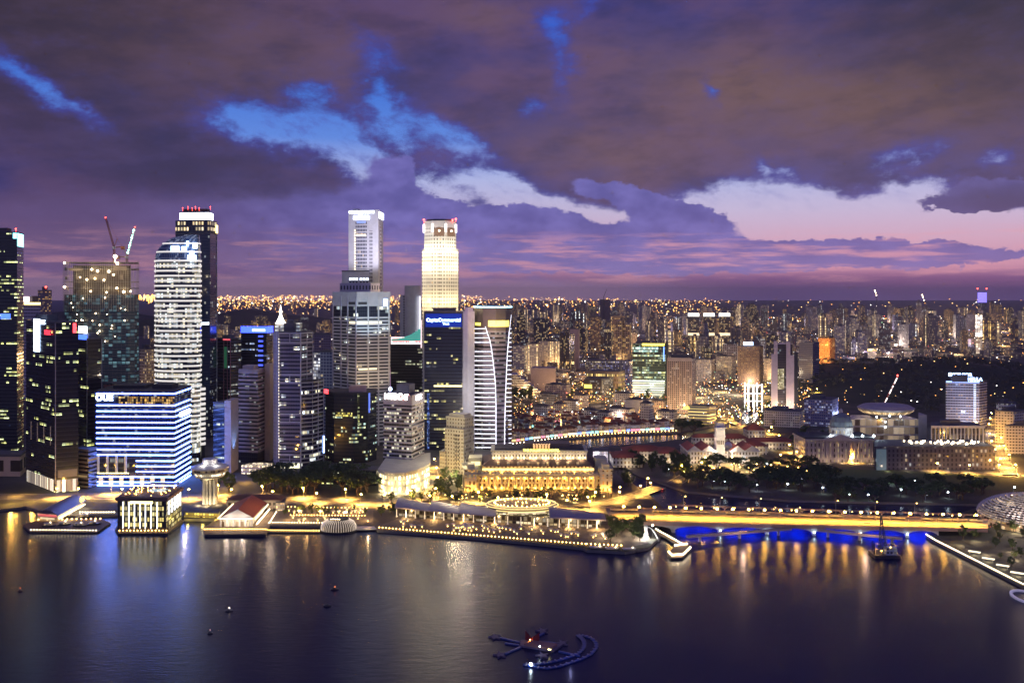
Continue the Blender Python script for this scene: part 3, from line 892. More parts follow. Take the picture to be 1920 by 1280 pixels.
    crane('c', 'crane with a pale lit jib leaning right on the half-built tower', 238, 492, 482, 253, 426, 1168, mat('crane_pale', (.45, .25, .18), .6), True)
    w = MB(); w.ball((X(216, 1150), 1150, Z(481, 1150)), 2.4); w.tube((X(216, 1150), 1150, Z(492, 1150)), (X(216, 1150), 1150, Z(481, 1150)), .3)
    w.build('work_light', MATS['bulb_white'], root)
tower_construction()

# white-banded tower with the curved glass head
def tower_banded():
    D = 1070; zs = Z(487, D); zt = Z(440, D)
    def ring(xl, xr, k=20, dep=34):
        cx, rx = (X(xl, D) + X(xr, D)) / 2, (X(xr, D) - X(xl, D)) / 2
        out = []
        for i in range(k):
            a = 2 * PI * i / k - PI / 2
            c, s = math.cos(a), math.sin(a)
            yy = D + dep * .5 + dep * .5 * math.copysign(abs(s) ** .75, s); out.append(((cx + rx * math.copysign(abs(c) ** .75, c)) * yy / D, yy))
        return out
    base = ring(290.5, 377)
    cx = X(334, D)
    root = thing('office_tower', 'round-shouldered tower ringed with white lit bands and a glass head sliced to a curve', 'tower', (cx, D + 17, 2))
    m = facade('fac_banded', (.10, .10, .11), (.02, .03, .05), bay=2.6, flr=5.75, wx=.9, wy=.9, lit=.55, cols=((1, .86, .55), (.8, .92, 1.0)), power=1.3, clump=.95, run=6)
    MB().prism(base, 2, zs).build('wall', m, root)
    wb = mat('band_glow', (.80, .80, .80), .5, emit=(1.0, .93, .86), power=.85)  # bands glow themselves in place of the cove lights that wash them
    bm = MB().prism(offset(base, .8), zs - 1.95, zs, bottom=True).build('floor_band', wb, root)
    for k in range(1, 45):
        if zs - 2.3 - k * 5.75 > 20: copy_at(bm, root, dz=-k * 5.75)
    crown = MB(); N = 12; prev = base; pz = zs
    rings = [(base, zs)]
    for i in range(1, N + 1):
        t = i / N; xl = 290.5 + 58 * (1 - math.sqrt(max(0, 1 - t * t))); xr = 377 - 3 * t * t
        z = zs + (zt - zs) * t; q = ring(min(xl, 352), xr, dep=34 - 10 * t)
        crown.prism(rings[-1][0], rings[-1][1], z, poly1=q); rings.append((q, z))
    crown.build('glass_head', facade('fac_head', (.3, .34, .42), (.05, .09, .17), bay=2.2, flr=5.75, wx=.86, wy=.86, lit=.25, cols=((.5, .65, 1), (.7, .8, 1)), power=1.2), root)
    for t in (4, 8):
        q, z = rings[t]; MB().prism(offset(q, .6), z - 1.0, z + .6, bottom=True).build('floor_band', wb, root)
    def sg(x0, x1, y0, y1, y, mm=MATS['sign_white']):
        MB().box(X(x0, y), X(x1, y), y - 1.2, y, Z(y1, y), Z(y0, y)).build('roof_sign', mm, root)
    g = glow('sign_icy', (.45, .62, 1.0), 6.0)
    sg(321, 336, 461, 471, D - 1, g); sg(341, 350, 462, 470, D - 1, g); sg(352, 368, 478, 487, D - 2, g); sg(356, 364, 470, 478, D - 2, g); sg(350, 354, 452, 462, D - 1, g); sg(362, 370, 455, 466, D - 1, g)
    # the taller slab of lit floors at its right flank
    P = foot((377, D + 6), (384, D + 10), depth=30)
    mw = MB().prism(P, 2, Z(726, D)).build('side_wing', MATS['dark_spandrel'], root)
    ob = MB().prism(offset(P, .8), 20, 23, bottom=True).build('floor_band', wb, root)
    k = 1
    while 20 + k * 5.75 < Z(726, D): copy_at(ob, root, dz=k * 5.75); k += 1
tower_banded()

# tall navy tower with the white crown strip
def tower_navy():
    D = 1245
    P = foot((329, D + 6), (394, D), (407, D + 26)); z1 = Z(438, D)
    m = facade('fac_navy', (.02, .03, .07), (.012, .022, .06), bay=2.6, flr=4.4, wx=.86, wy=.6, lit=.05, cols=COOL, power=2.5, clump=.95, grough=.05, rough=.2)
    r = tower('office_tower', 'tall navy tower with red beacons, a wide white light strip and warm top floors', 'tower', P, z1, m,
              band=(.7, 4.4, mat('navy_band', (.02, .03, .06), .3), .12), fins=((1, (.95,), .8, .6, MATS['pale_wall']),))
    P2 = offset(P, -1.2); zb = Z(413, D)
    t = MB().prism(P, z1, zb).build('upper_floors', facade('fac_navy_top', (.04, .045, .07), (.02, .02, .03), bay=4.2, flr=7.5, wx=.55, wy=.6, lit=.75, cols=((1, .72, .35), (1, .85, .55)), power=2.4, clump=.1), r)
    P3 = offset(P, -4.5); zc = Z(396, D)
    MB().prism(P3, zb, zc).build('crown', MATS['blue_glass'], r)
    panel(r, 'crown_light', P3, 0, .0, 1.0, Z(411, D), Z(398, D), glow('crown_white', (.85, .9, 1.0), 5.0), .6)
    panel(r, 'crown_light', P3, 1, .0, 1.0, Z(411, D), Z(398, D), MATS['crown_white'], .6)
    MB().prism(offset(P3, -3), zc, zc + 4).build('plant_room', MATS['roof_dark'], r)
    z = zc + 5
    beacons(r, [(X(x, D + 5), D + 6, z + 1.5 * (i % 2)) for i, x in enumerate((342, 352, 360, 366, 373, 394))], .5)
    panel(r, 'side_light', P, 1, .8, 1.0, Z(437, D + 20), Z(422, D + 20), glow('amber_box', (1, .75, .25), 4.0), 1.2)
    panel(r, 'lit_floor', P, 0, .62, .97, Z(609, D), Z(604, D), glow('floor_ice', (.8, .9, 1), 2.5), .4)
tower_navy()

# the block with white-blue tube lines along every floor
def block_lined():
    D = 935
    P = foot((178, D + 3), (327, D), (358, 992)); z1 = Z(734, D)
    m = facade('fac_lined', (.03, .04, .07), (.012, .02, .05), bay=2.8, flr=5.0, wx=.9, wy=.7, lit=.16, cols=COOL, power=1.1, clump=.9, grough=.06)
    r = tower('office_block', 'block outlined floor by floor with glowing white tubes, fronting the quay', 'building', P, z1, m, parapet=1.2,
              roof=MATS['roof_dark'], plant=((.15, .55, .3, .8, 3), (.65, .9, .3, .7, 4)))
    rows = [(738, .02), (760, .02), (771, .02), (781, .02), (792, .02), (802, .02), (812, .02), (822, .02), (832, .02), (843, .02), (853, .02), (864, .52), (874, .52), (884, .52), (894, .02), (904, .02), (914, .02)]
    g = glow('tube_line', (.12, .23, 1.0), 27.0)
    for py, a in rows:
        z = Z(py, D)
        if z < 2.4: z = 2.6
        panel(r, 'light_tube', P, 0, a, 1.0, z - .42, z + .42, g, .7)
        panel(r, 'light_tube', P, 1, .0, .97, z - .42, z + .42, g, .7)
    lettering(r, 'OUE', P, 0, .125, Z(746, D), 8.6, glow('text_ice', (.5, .62, 1.0), 9.0), 1.2, bold=.35)
    panel(r, 'sign_board', P, 1, .33, .9, Z(778, 970), Z(769, 970), MATS['text_ice'], 1.0)
    # roof terrace with its warm lamps, behind the top line
    panel(r, 'terrace', P, 0, .30, 1.0, Z(757, D), Z(744, D), facade('fac_terrace', (.05, .03, .03), (.03, .02, .02), bay=2.2, flr=3.2, wx=.8, wy=.8, lit=.7, cols=AMBER, power=1.6), .25)
    # double-height bay with pale columns
    c = MB()
    for f in (.035, .15, .265, .38): panel(r, '', P, 0, f, f + .022, Z(886, D), Z(855, D), None, 1.6, mb=c)
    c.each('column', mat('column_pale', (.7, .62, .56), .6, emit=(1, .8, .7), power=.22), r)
    b = MB(); a_, t_, n_, L_ = face(P, 0)
    for k in range(26): b.ball((a_[0] + t_[0] * L_ * k * .017, a_[1] - 2.2, Z(887, D)), .55, 6, 4)
    b.each('hedge_light', glow('bulb_lime', (1, .85, .25), 6.0), r)
    lf = MB()
    for k in range(7): panel(r, '', P, 0, .05 + k * .13, .10 + k * .13, 2.2, 11, None, .4, mb=lf)
    lf.each('ground_window', glow('ground_warm', (1, .75, .4), .9), r)
    return r
block_lined()

# narrow pair behind the saucer tower
P = foot((400, 1008), (421, 1005), (447, 1030))
r = tower('office_block', 'slim black glass block with a bare tan flank behind the saucer tower', 'building', P, Z(757, 1005), BLK('fac_slim', bay=2.4, flr=4, wx=.8, wy=.5, lit=.12, cols=LIME, power=1.4))
Pb = foot((421, 1002), (433, 1000), (447, 1028)); MB().prism(Pb, 2, Z(751, 1000)).build('side_wall', MATS['tan_wall'], r)
lamp('blue_flood', (X(447, 1010) + 3, 1008, 20), 60000, (.15, .35, 1.0), r, 2, 70, (X(440, 1015), 1015, 60))

# warm grey striped tower
def tower_striped():
    D = 1062
    P = foot((448, D + 6), (483, D), (498, D + 24)); z1 = Z(701, D)
    st = mat('stripe_rose', (.46, .38, .36), .75)
    m = facade('fac_stripe', (.03, .03, .03), (.02, .02, .03), bay=2.8, flr=4.5, wx=.92, wy=.9, lit=.07, cols=COOL, power=1.6)
    r = tower('office_tower', 'rose-grey tower striped with dark window bands, a plain slab rising at its right', 'tower', P, z1, m,
              band=(2.4, 4.5, st, .5, 14), plant=((.1, .7, .2, .8, 4),), roof=st, parapet=5)
    Pb = foot((496, D + 18), (506, D + 14), (512.4, D + 30)); MB().prism(Pb, 2, Z(683, D + 14)).build('lift_shaft', MATS['tan_wall'], r)
    Pp = foot((452, 1000), (490, 995), (515, 1012))
    b = MB().prism(Pp, 2, Z(872, 1000)).build('podium', facade('fac_strpod', (.36, .30, .24), (.05, .04, .03), bay=2.2, flr=4.2, wx=.7, wy=.55, lit=1.0, cols=((1, .75, .42), (1, .85, .6)), power=2.0, clump=.0), r)
tower_striped()

# purple-white gridded tower
def tower_grid():
    D = 1032
    w = mat('grid_rose', (.66, .58, .62), .6); dk = mat('grid_dim', (.22, .20, .25), .5)
    P = foot((523, D + 2), (564, D), (586, D + 22)); z1 = Z(624, D)
    m = facade('fac_grid', (.05, .05, .08), (.018, .02, .045), bay=2.6, flr=4.4, wx=.9, wy=.8, lit=.13, cols=((1, .85, .5), (.75, .9, 1)), power=2.2, clump=1.0, run=4, grough=.06)
    r = tower('office_tower', 'tall tower gridded in pale rose frames, with a stepped wing and shining roof mast', 'tower', P, z1, m,
              band=(1.5, 4.4, dk, .25), plant=((.1, .6, .2, .8, 9), (.2, .5, .3, .7, 13)),
              fins=((0, (0.0, 1.0), .9, .7, w), (1, (.5, 1.0), .7, .6, w)))
    for py in (625, 642, 702, 717, 776, 791, 852, 866):
        for i in (0, 1): panel(r, 'frame_beam', P, i, 0.0, 1.0, Z(py, D) - .6, Z(py, D) + .6, w, .8)
    mb = MB()
    for a, b in ((625, 642), (702, 717), (776, 791), (852, 866)): panel(r, '', P, 0, .49, .51, Z(b, D), Z(a, D), None, .6, mb=mb)
    mb.build('mullion', w, r)
    Ps = foot((512.5, D + 14), (523.5, D + 1), depth=34); s = MB().prism(Ps, 2, Z(622, D)).build('end_slab', facade('fac_slabtile', (.52, .46, .56), (.30, .27, .36), bay=50, flr=4.4, wx=.97, wy=.9, lit=0, grough=.6), r)
    b = MB()
    for k in range(40): b.ball((X(523.4, D) - .2, D - .6, 14 + k * 3.35), .45, 5, 4)
    b.build('edge_light', glow('bulb_edge', (1, .85, .6), 4.0), r)
    P2 = foot((564, D - 4), (586, D + 4), (606.5, D + 26)); z2 = Z(716, D)
    w2 = MB().prism(P2, 2, z2).build('side_wing', m, r)
    ob = MB().prism(offset(P2, .4), 8, 9, bottom=True).build('frame_beam', w, r)
    k = 1
    while 8 + k * 4.4 < z2 + 1: copy_at(ob, r, dz=k * 4.4); k += 1
    for i, u in ((0, 0.0), (0, .99), (1, .47), (1, .97)): panel(r, 'mullion', P2, i, u, min(1, u + .03), 2, z2 + 1, w, .7)
    MB().prism(offset(P2, .3), z2, z2 + 1.5).build('roof', MATS['roof_dark'], r)
    panel(r, 'edge_light', P2, 1, .965, .995, Z(850, D + 20), Z(818, D + 20), glow('edge_cobalt', (.25, .4, 1.0), 9.0), 1.4)
    panel(r, 'lobby_window', P, 0, .05, .95, Z(882, D), Z(868, D), glow('lobby_ice', (.95, .95, .6), 1.6), .5)
    # lit roof feature
    x = X(522, D); mb = MB()
    mb.lathe(x, D + 10, [(6, Z(607, D)), (4.2, Z(602, D)), (2.0, Z(594, D)), (1.0, Z(588, D)), (1.8, Z(585, D)), (.6, Z(578, D)), (.15, Z(572, D))], 10)
    mb.build('roof_mast', glow('mast_white', (1.0, .88, .75), 6.0), r)
    MB().box(X(512, D), X(558, D), D + 8, D + 22, Z(622, D), Z(606, D)).build('penthouse', facade('fac_pent', (.4, .4, .38), (.2, .2, .18), bay=2, flr=4, wx=.8, wy=.5, lit=.8, cols=COOL, power=1.2), r)
    # a thin coloured light string on the flank of the mast side
tower_grid()

# towers behind
P = foot((452, 1330), (500, 1322), (511, 1345)); r = tower('office_tower', 'dark tower crowned by a bright blue band behind the rose-grey striped tower', 'tower', P, Z(624, 1322), BLK('fac_bluecrown', bay=2.6, flr=4.2, wx=.85, wy=.5, lit=.12, cols=((.3, .45, 1), (.8, .9, 1)), power=1.6), band=(.8, 4.2, MATS['navy_band'], .1), plant=((.3, .7, .3, .7, 6),))
g = glow('crown_blue', (.03, .07, 1.0), 4.5)
for i in (0, 1): panel(r, 'crown_light', P, i, 0.0, 1.0, Z(624, 1322), Z(612, 1322), g, .8)
panel(r, 'crown_light', P, 0, .45, .95, Z(621, 1322), Z(617, 1322), glow('crown_blue2', (.35, .45, 1.0), 6.0), 1.0)
b = MB()
for k in range(9): panel(r, '', P, 0, .68, .86, Z(632 + k * 9, 1322), Z(629 + k * 9, 1322), None, .5, mb=b)
b.each('facade_light', glow('crown_blue3', (.05, .09, 1.0), 2.2), r)
P = foot((405, 1290), (432, 1282), (452, 1300)); r = tower('office_tower', 'dark tower with a green-lit glass column left of the blue-crowned tower', 'tower', P, Z(636, 1282), BLK('fac_greencol', bay=2.8, flr=4.2, wx=.8, wy=.5, lit=.10, cols=COOL, power=1.6), band=(.9, 4.2, mat('plum_band', (.10, .08, .11), .5), .2), fins=((0, (.55, .8, 1.0), .7, .6, mat('plum_fin', (.3, .12, .16), .5)),), plant=((.2, .7, .3, .8, 4),))
panel(r, 'green_glass', P, 0, .56, .79, Z(690, 1282), Z(650, 1282), mat('green_glass', (.02, .10, .05), .1, emit=(.1, .5, .25), power=.12), .4)
panel(r, 'roof_light', P, 0, .5, 1.0, Z(638, 1282), Z(635, 1282), glow('roof_redline', (1, .12, .15), .9), .6)
P = foot((586, 1250), (601, 1245), depth=25); tower('office_block', 'narrow block of white-lit grid windows right of the rose-framed tower', 'building', P, Z(662, 1245), facade('fac_litgrid', (.5, .5, .6), (.1, .1, .15), bay=3.2, flr=4.2, wx=.8, wy=.7, lit=.9, cols=((.8, .85, 1), (1, .95, .85)), power=1.0, clump=.3))
P = foot((600, 1240), (625, 1236), depth=30); tower('office_block', 'periwinkle-blue gridded block between the rose-framed tower and the ribbed grey tower', 'building', P, Z(660, 1236), facade('fac_peri', (.34, .40, .62), (.08, .10, .22), bay=4.2, flr=4.2, wx=.78, wy=.7, lit=.05, cols=WARM, power=2), parapet=2)
P = foot((585, 1500), (621, 1492), depth=30); tower('office_block', 'plain mauve block far behind the rose-framed tower', 'building', P, Z(628, 1492), facade('fac_mauve', (.20, .16, .24), (.06, .05, .09), bay=4, flr=4, wx=.6, wy=.4, lit=.1, cols=WARM, power=2))

# black octagonal block and its long podium
def block_black():
    D = 1062
    P = foot((610, D + 22), (626, D + 4), (662, D), (690, D + 6), (706, D + 24), depth=26); z1 = Z(738, D)
    m = BLK('fac_blackoct', bay=2.4, flr=4.0, wx=.85, wy=.5, lit=.15, cols=((1, .9, .3), (.5, .85, .9)), power=1.5, clump=.95)
    cx = X(658, D); r = thing('office_block', 'squat black glass block with one floor lit gold and a pale roof pavilion', 'building', (cx, D + 12, 2))
    MB().prism(P, 2, z1).build('wall', m, r)
    MB().prism(offset(P, .3), z1, z1 + 1.4).build('roof', MATS['roof_dark'], r)
    MB().prism(foot((654, D + 6), (687, D + 5), depth=16), z1 + 1, Z(725, D)).build('roof_pavilion', mat('rose_stone', (.5, .36, .32), .7), r)
    panel(r, 'lit_floor', P, 1, .1, 1.0, Z(782, D), Z(773, D), facade('fac_gold', (.03, .03, .02), (.05, .04, .01), bay=1.6, flr=2.6, wx=.7, wy=.7, lit=.9, cols=((1, .8, .12), (1, .9, .3)), power=1.8, clump=.2), .4)
    panel(r, 'light_fin', P, 2, .3, .42, Z(800, D), Z(738, D), facade('fac_fin', (.03, .03, .02), (.05, .04, .01), bay=1.6, flr=2.2, wx=.8, wy=.6, lit=.6, cols=LIME, power=1.2), .6)
    panel(r, 'light_fin', P, 3, .05, .2, Z(775, D), Z(738, D), glow('fin_blue', (.08, .2, 1), .9), .6)
    panel(r, 'sign', P, 0, -.1, .35, Z(741, D), Z(733, D), MATS['sign_red'], .6)
    Pp = foot((598, 948), (705, 938), (716, 955)); q = tower('podium_block', 'long low dark glass podium with lime strip windows under the black glass block', 'building', Pp, Z(882, 940),
        BLK('fac_blackpod', bay=2.6, flr=4.4, wx=.9, wy=.45, lit=.55, cols=LIME, power=1.6, clump=.9))
    panel(q, 'sign', Pp, 0, .22, .48, Z(891, 942), Z(885, 942), glow('sign_limewhite', (.9, 1, .7), 3.0), .5)
    Pq = foot((574, 962), (604, 958), depth=20); tower('podium_block', 'small plain brown-fronted block above the dark clump of trees', 'building', Pq, Z(880, 958), facade('fac_brownpod', (.25, .18, .16), (.08, .06, .06), bay=6, flr=5, wx=.7, wy=.5, lit=.2, cols=WARM, power=1))
block_black()

# ribbed grey tower
def tower_ribbed():
    D = 1175
    P = foot((624, D + 34), (669, D), (731, D + 18)); z1 = Z(547, D)
    m = facade('fac_rib', (.05, .05, .06), (.02, .025, .035), bay=2.7, flr=4.25, wx=.92, wy=.9, lit=.08, cols=((1, .82, .42), (.7, .9, 1)), power=2.2, clump=1.0, run=4)
    g = mat('rib_grey', (.56, .57, .64), .6)
    r = tower('office_tower', 'broad grey tower ribbed with pale mullions below the white slab', 'tower', P, Z(556, D), m, parapet=6,
              band=(2.0, 4.25, g, .35, 6, Z(588, D)), roof=g,
              fins=((0, (.02, .36, .64, .98), 1.7, 1.0, mat('rib_shaded', (.40, .39, .46), .6)), (1, (.34, .65, .97), 1.7, 1.0, g)))  # left-face ribs are a darker copy, with the shade put into their colour
    for i in (0, 1):
        panel(r, 'top_wall', P, i, 0.0, 1.0, Z(574, D), Z(549, D), g, .45)
    mb = MB()
    for i, lst in ((0, ((.68, .95),)), (1, ((.04, .3),))):
        for a, b in lst: panel(r, '', P, i, a, b, Z(571, D), Z(566, D), None, .6, mb=mb)
    mb.each('louvre', MATS['roof_dark'], r)
    panel(r, 'sign', P, 1, .80, .92, Z(574, D + 15), Z(560, D + 15), glow('sign_lblue', (.35, .5, 1), 4.0), 1.0)
    panel(r, 'lit_floor', P, 1, .0, .75, Z(607, D), Z(603, D), glow('floor_cream', (1, .85, .5), 1.5), .5)
    panel(r, 'lit_floor', P, 0, .7, .98, Z(607, D), Z(603, D), MATS['floor_cream'], .5)
    panel(r, 'lit_floor', P, 1, .05, .6, Z(694, D), Z(691, D), MATS['floor_cream'], .5)
    # mid steps
    P2 = foot((637, D + 50), (695, D + 28), (713, D + 44)); MB().prism(P2, Z(560, D), Z(530, D)).build('upper_block', facade('fac_ribmid', (.36, .33, .44), (.04, .04, .07), bay=5, flr=9, wx=.5, wy=.6, lit=.02), r)
    P3 = foot((641, 1252), (692, 1246), depth=26); 
    b = MB().prism(P3, Z(552, D), Z(509, 1246)).build('upper_block', mat('mauve_wall', (.52, .50, .60), .65), r)
    MB().prism(offset(P3, .3), Z(509, 1246), Z(507, 1246)).build('roof', MATS['roof_dark'], r)
    w = MB(); dots = MB()
    for k in range(6):
        u = .28 + k * .115 + (.04 if k > 2 else 0)
        for py in (527, 534): panel(r, '', P3, 0, u, u + .07, Z(py + 3, 1246), Z(py, 1246), None, .3, mb=w)
        panel(r, '', P3, 0, u, u + .075, Z(525, 1246), Z(521, 1246), None, .35, mb=dots)
    w.each('window', MATS['black_glass'], b); dots.build('window', glow('win_ice', (.7, .8, 1), 4), b)
    # floods that wash its face
    lamp('flood', (X(690, 1130), 1120, 60), 170000, (1.0, .72, .40), r, 3, 70, (X(695, D), D, 110))
    lamp('flood', (X(700, 1130), 1120, 120), 260000, (.55, .8, 1.0), r, 3, 70, (X(700, D), D, 185))
tower_ribbed()

# the white slab tower
def tower_slab():
    D = 1290
    P = foot((653.5, D + 8), (709.5, D), (718.5, D + 42)); z1 = Z(396, D)
    r = tower('office_tower', 'tall white slab tower with a narrow dark window field and a white-lit top edge', 'tower', P, z1, mat('slab_white', (.70, .69, .76), .6), parapet=2, roof=MATS['white_paint'], plant=((.1, .3, .3, .6, 3),))
    f = facade('fac_slabwin', (.60, .60, .68), (.03, .035, .06), bay=2.3, flr=5.0, wx=.72, wy=.62, lit=.08, cols=WARM, power=2.5)
    panel(r, 'window_field', P, 0, .235, .61, Z(505, D), Z(413, D), f, .4)
    for u in (.71, .77): panel(r, 'window_field', P, 0, u, u + .028, Z(535, D), Z(432, D), facade('fac_slabslot', (.60, .60, .68), (.03, .03, .05), bay=4, flr=5.0, wx=1, wy=.6, lit=0), .4)
    panel(r, 'window_field', P, 1, .35, .62, Z(575, D), Z(420, D), facade('fac_slabside', (.66, .62, .66), (.10, .07, .08), bay=9, flr=5.0, wx=.8, wy=.5, lit=.35, cols=WARM, power=1.2), .4)
    wl = MB()
    for k in range(17): panel(r, '', P, 0, .205, .235, Z(430 + k * 4.85 + 2.6, D), Z(430 + k * 4.85, D), None, .6, mb=wl)
    wl.each('corridor_light', glow('corr_warm', (1, .8, .5), 3), r)
    g = glow('slab_top', (.62, .70, 1.0), 8.0)
    panel(r, 'top_light', P, 0, .02, .86, Z(399, D), Z(395, D), g, .8); panel(r, 'top_light', P, 1, .1, 1.0, Z(408, D), Z(396, D), g, .8)
    panel(r, 'roof_sign', P, 0, .17, .70, Z(411, D), Z(404, D), g, .9); panel(r, 'roof_sign', P, 0, .36, .44, Z(404, D), Z(399, D), g, .7)
    panel(r, 'lit_floor', P, 0, .28, .58, Z(418, D), Z(414, D), glow('sky_blue', (.1, .25, .9), 1.0), .6)
    panel(r, 'lit_floor', P, 0, .28, .58, Z(442, D), Z(439, D), MATS['corr_warm'], .6)
    lamp('flood', (X(715, 1230), 1215, 240), 520000, (.80, .76, 1.0), r, 4, 75, (X(690, D), D, 275))
tower_slab()

# bank block with bright lettering, on a curved glowing podium
def block_bank():
    D = 962
    P = foot((719, D + 12), (772, D), (795, D + 36)); z1 = Z(745, D)
    st = mat('bank_grey', (.36, .33, .33), .6)
    m = facade('fac_bank', (.06, .06, .06), (.025, .025, .03), bay=2.9, flr=4.0, wx=.86, wy=.9, lit=.34, cols=((1, .9, .62), (1, .96, .8)), power=2.3, clump=.8)
    r = tower('office_block', 'grey banded block with bright white lettering on top, on a curved glowing base', 'building', P, z1, m,
              band=(1.7, 4.0, st, .35, 24, Z(762, D)), roof=mat('bank_roof', (.10, .10, .13), .8), parapet=2, plant=((.35, .8, .25, .7, 10),))
    for i in (0, 1): panel(r, 'sign_band', P, i, 0.0, 1.0, Z(760, D), Z(741, D), MATS['bank_grey'], .5)
    wh = glow('text_white', (1.0, .95, .92), 9.0)
    lettering(r, 'HSBC', P, 0, .37, Z(744.5, D), 8.6, wh, 1.2, bold=.25)
    a, t, n, L = face(P, 0)
    mb = MB(); c = (a[0] + t[0] * L * .82, a[1] + t[1] * L * .82 - .9, Z(744.5, D)); s = 4.2; hh = 2.9
    for x0, x1 in ((-1, -.5), (1, .5)): mb.quad([(c[0] + x0 * s * 1.35, c[1], c[2]), (c[0] + x1 * s * .9, c[1], c[2] - hh), (c[0], c[1], c[2]), (c[0] + x1 * s * .9, c[1], c[2] + hh)][::1 if x0 < 0 else -1])
    mb.build('emblem', glow('emblem_red', (1, .25, .22), 5), r)
    mw = MB()
    for x in (-1, 1): mw.quad([(c[0] - s * .45, c[1] - .02, c[2] + x * hh), (c[0], c[1] - .02, c[2]), (c[0] + s * .45, c[1] - .02, c[2] + x * hh)][::-x])
    mw.build('emblem', wh, r)
    lettering(r, 'HSBC', P, 1, .5, Z(744.5, D + 18), 6.8, wh, 1.2, bold=.2)
    arc = [(710, 912), (722, 899), (740, 893), (760, 895), (780, 908), (795, 925), (806, 945)]
    Q = foot(*arc, depth=60)
    z2 = Z(889, 893)
    pd = MB().prism(Q, 2, z2).build('podium', facade('fac_bankpod', (.70, .55, .36), (.10, .06, .03), bay=4.0, flr=5.2, wx=.55, wy=.62, lit=1.2, cols=((1, .78, .40), (1, .88, .6)), power=3.2, clump=.0, wallvar=.1), r)
    MB().prism(offset(Q, .7), z2, z2 + 1.6).build('cornice', MATS['cream_stone'], pd)
    for k in range(len(arc) - 1):
        a, b = Q[k], Q[k + 1]
        lamp('uplight', ((a[0] + b[0]) / 2, (a[1] + b[1]) / 2 - 5, 4), 5000, (1, .72, .36), r, 1)
        lamp('uplight', ((a[0] + b[0]) / 2, (a[1] + b[1]) / 2 - 4, 14), 2500, (1, .72, .36), r, 1)
    mb = MB(); 
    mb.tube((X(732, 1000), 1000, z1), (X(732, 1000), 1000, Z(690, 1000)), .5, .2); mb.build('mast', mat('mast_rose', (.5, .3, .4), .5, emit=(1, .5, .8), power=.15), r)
    MB().ball((X(732, 1000), 999, Z(729, 1000)), 2.0).build('mast_light', glow('bulb_ice', (.5, .65, 1), 9), r)
    lamp('face_wash', (X(790, 930), 925, 26), 42000, (1, .8, .5), r, 2, 80, (X(784, D + 20), D + 20, 60))
tower_bank = block_bank()

# round white tower
def tower_round():
    D = 1400; cx = X(772, D); r = thing('round_tower', 'smooth white rounded tower with no windows in front, left of the floodlit octagonal tower', 'tower', (cx, D, 2))
    mb = MB().lathe(cx, D + 12, [(12.2, 2), (12.2, Z(537, D)), (11.6, Z(535, D))], 28); mb.build('shaft', MATS['white_paint'], r, True)
    P = foot((750, D + 10), (761, D + 8), depth=20); MB().prism(P, 2, Z(553, D)).build('side_wing', facade('fac_roundwing', (.44, .44, .52), (.03, .03, .05), bay=9, flr=4, wx=.35, wy=.6, lit=0), r)
    MB().box(X(786, D), X(788.5, D), D - 1, D + 6, Z(640, D), Z(555, D)).build('edge_light', glow('edge_pearl', (.85, .85, 1), 1.3), r)
    lamp('flood', (cx - 10, D - 60, Z(640, D)), 900000, (.92, .88, 1.0), r, 4, 60, (cx, D, Z(575, D)))
tower_round()
# dark block with the swooping lit roof and red-white board
def block_swoop():
    D = 1330; P = foot((732, D + 4), (795, D), depth=40); z1 = Z(646, D)
    r = tower('office_block', 'dark block with a red-lettered white board and a teal roof swooping up to the right', 'building', P, z1, BLK('fac_swoop', bay=2.8, flr=4.2, wx=.85, wy=.45, lit=.17, cols=((1, .95, .6), (.9, 1, .7)), power=2.0, clump=.9), band=(.9, 4.2, MATS['dark_spandrel'], .15))
    bd = panel(r, 'sign_board', P, 0, .02, .98, Z(645, D), Z(632, D), glow('board_pink', (1, .78, .78), 2.2), .8)
    g = glow('text_scarlet', (1, .04, .05), 4.0)
    mb = MB()
    rr = random.Random(3)
    for py in (633.5, 639):
        u = .07
        while u < .93:
            w_ = rr.uniform(.02, .045)
            if not (.55 < u < .72): panel(r, '', P, 0, u, u + w_, Z(py + 4, D), Z(py, D), None, 1.0, mb=mb)
            u += w_ + .018
    mb.build('board_lettering', g, bd)
    mb = MB(); prev = None
    for k in range(13):
        t = k / 12; x = X(734 + 59 * t, D); z = Z(637 - 24 * t ** 2.4, D)
        if prev: mb.prism([(prev[0], D - 1), (x, D - 1), (x, D + 22), (prev[0], D + 22)], z1 + 5, (z + prev[1]) / 2 + 1.5, bottom=True)
        prev = (x, z)
    mb.build('swoop_roof', mat('teal_glass', (.10, .42, .38), .25, emit=(.15, .85, .7), power=.35), r)
    MB().box(X(789, D), X(793, D), D - 2, D + 2, Z(652, D), Z(600, D)).build('edge_light', glow('edge_rose', (1, .75, .8), 1.2), r)
block_swoop()

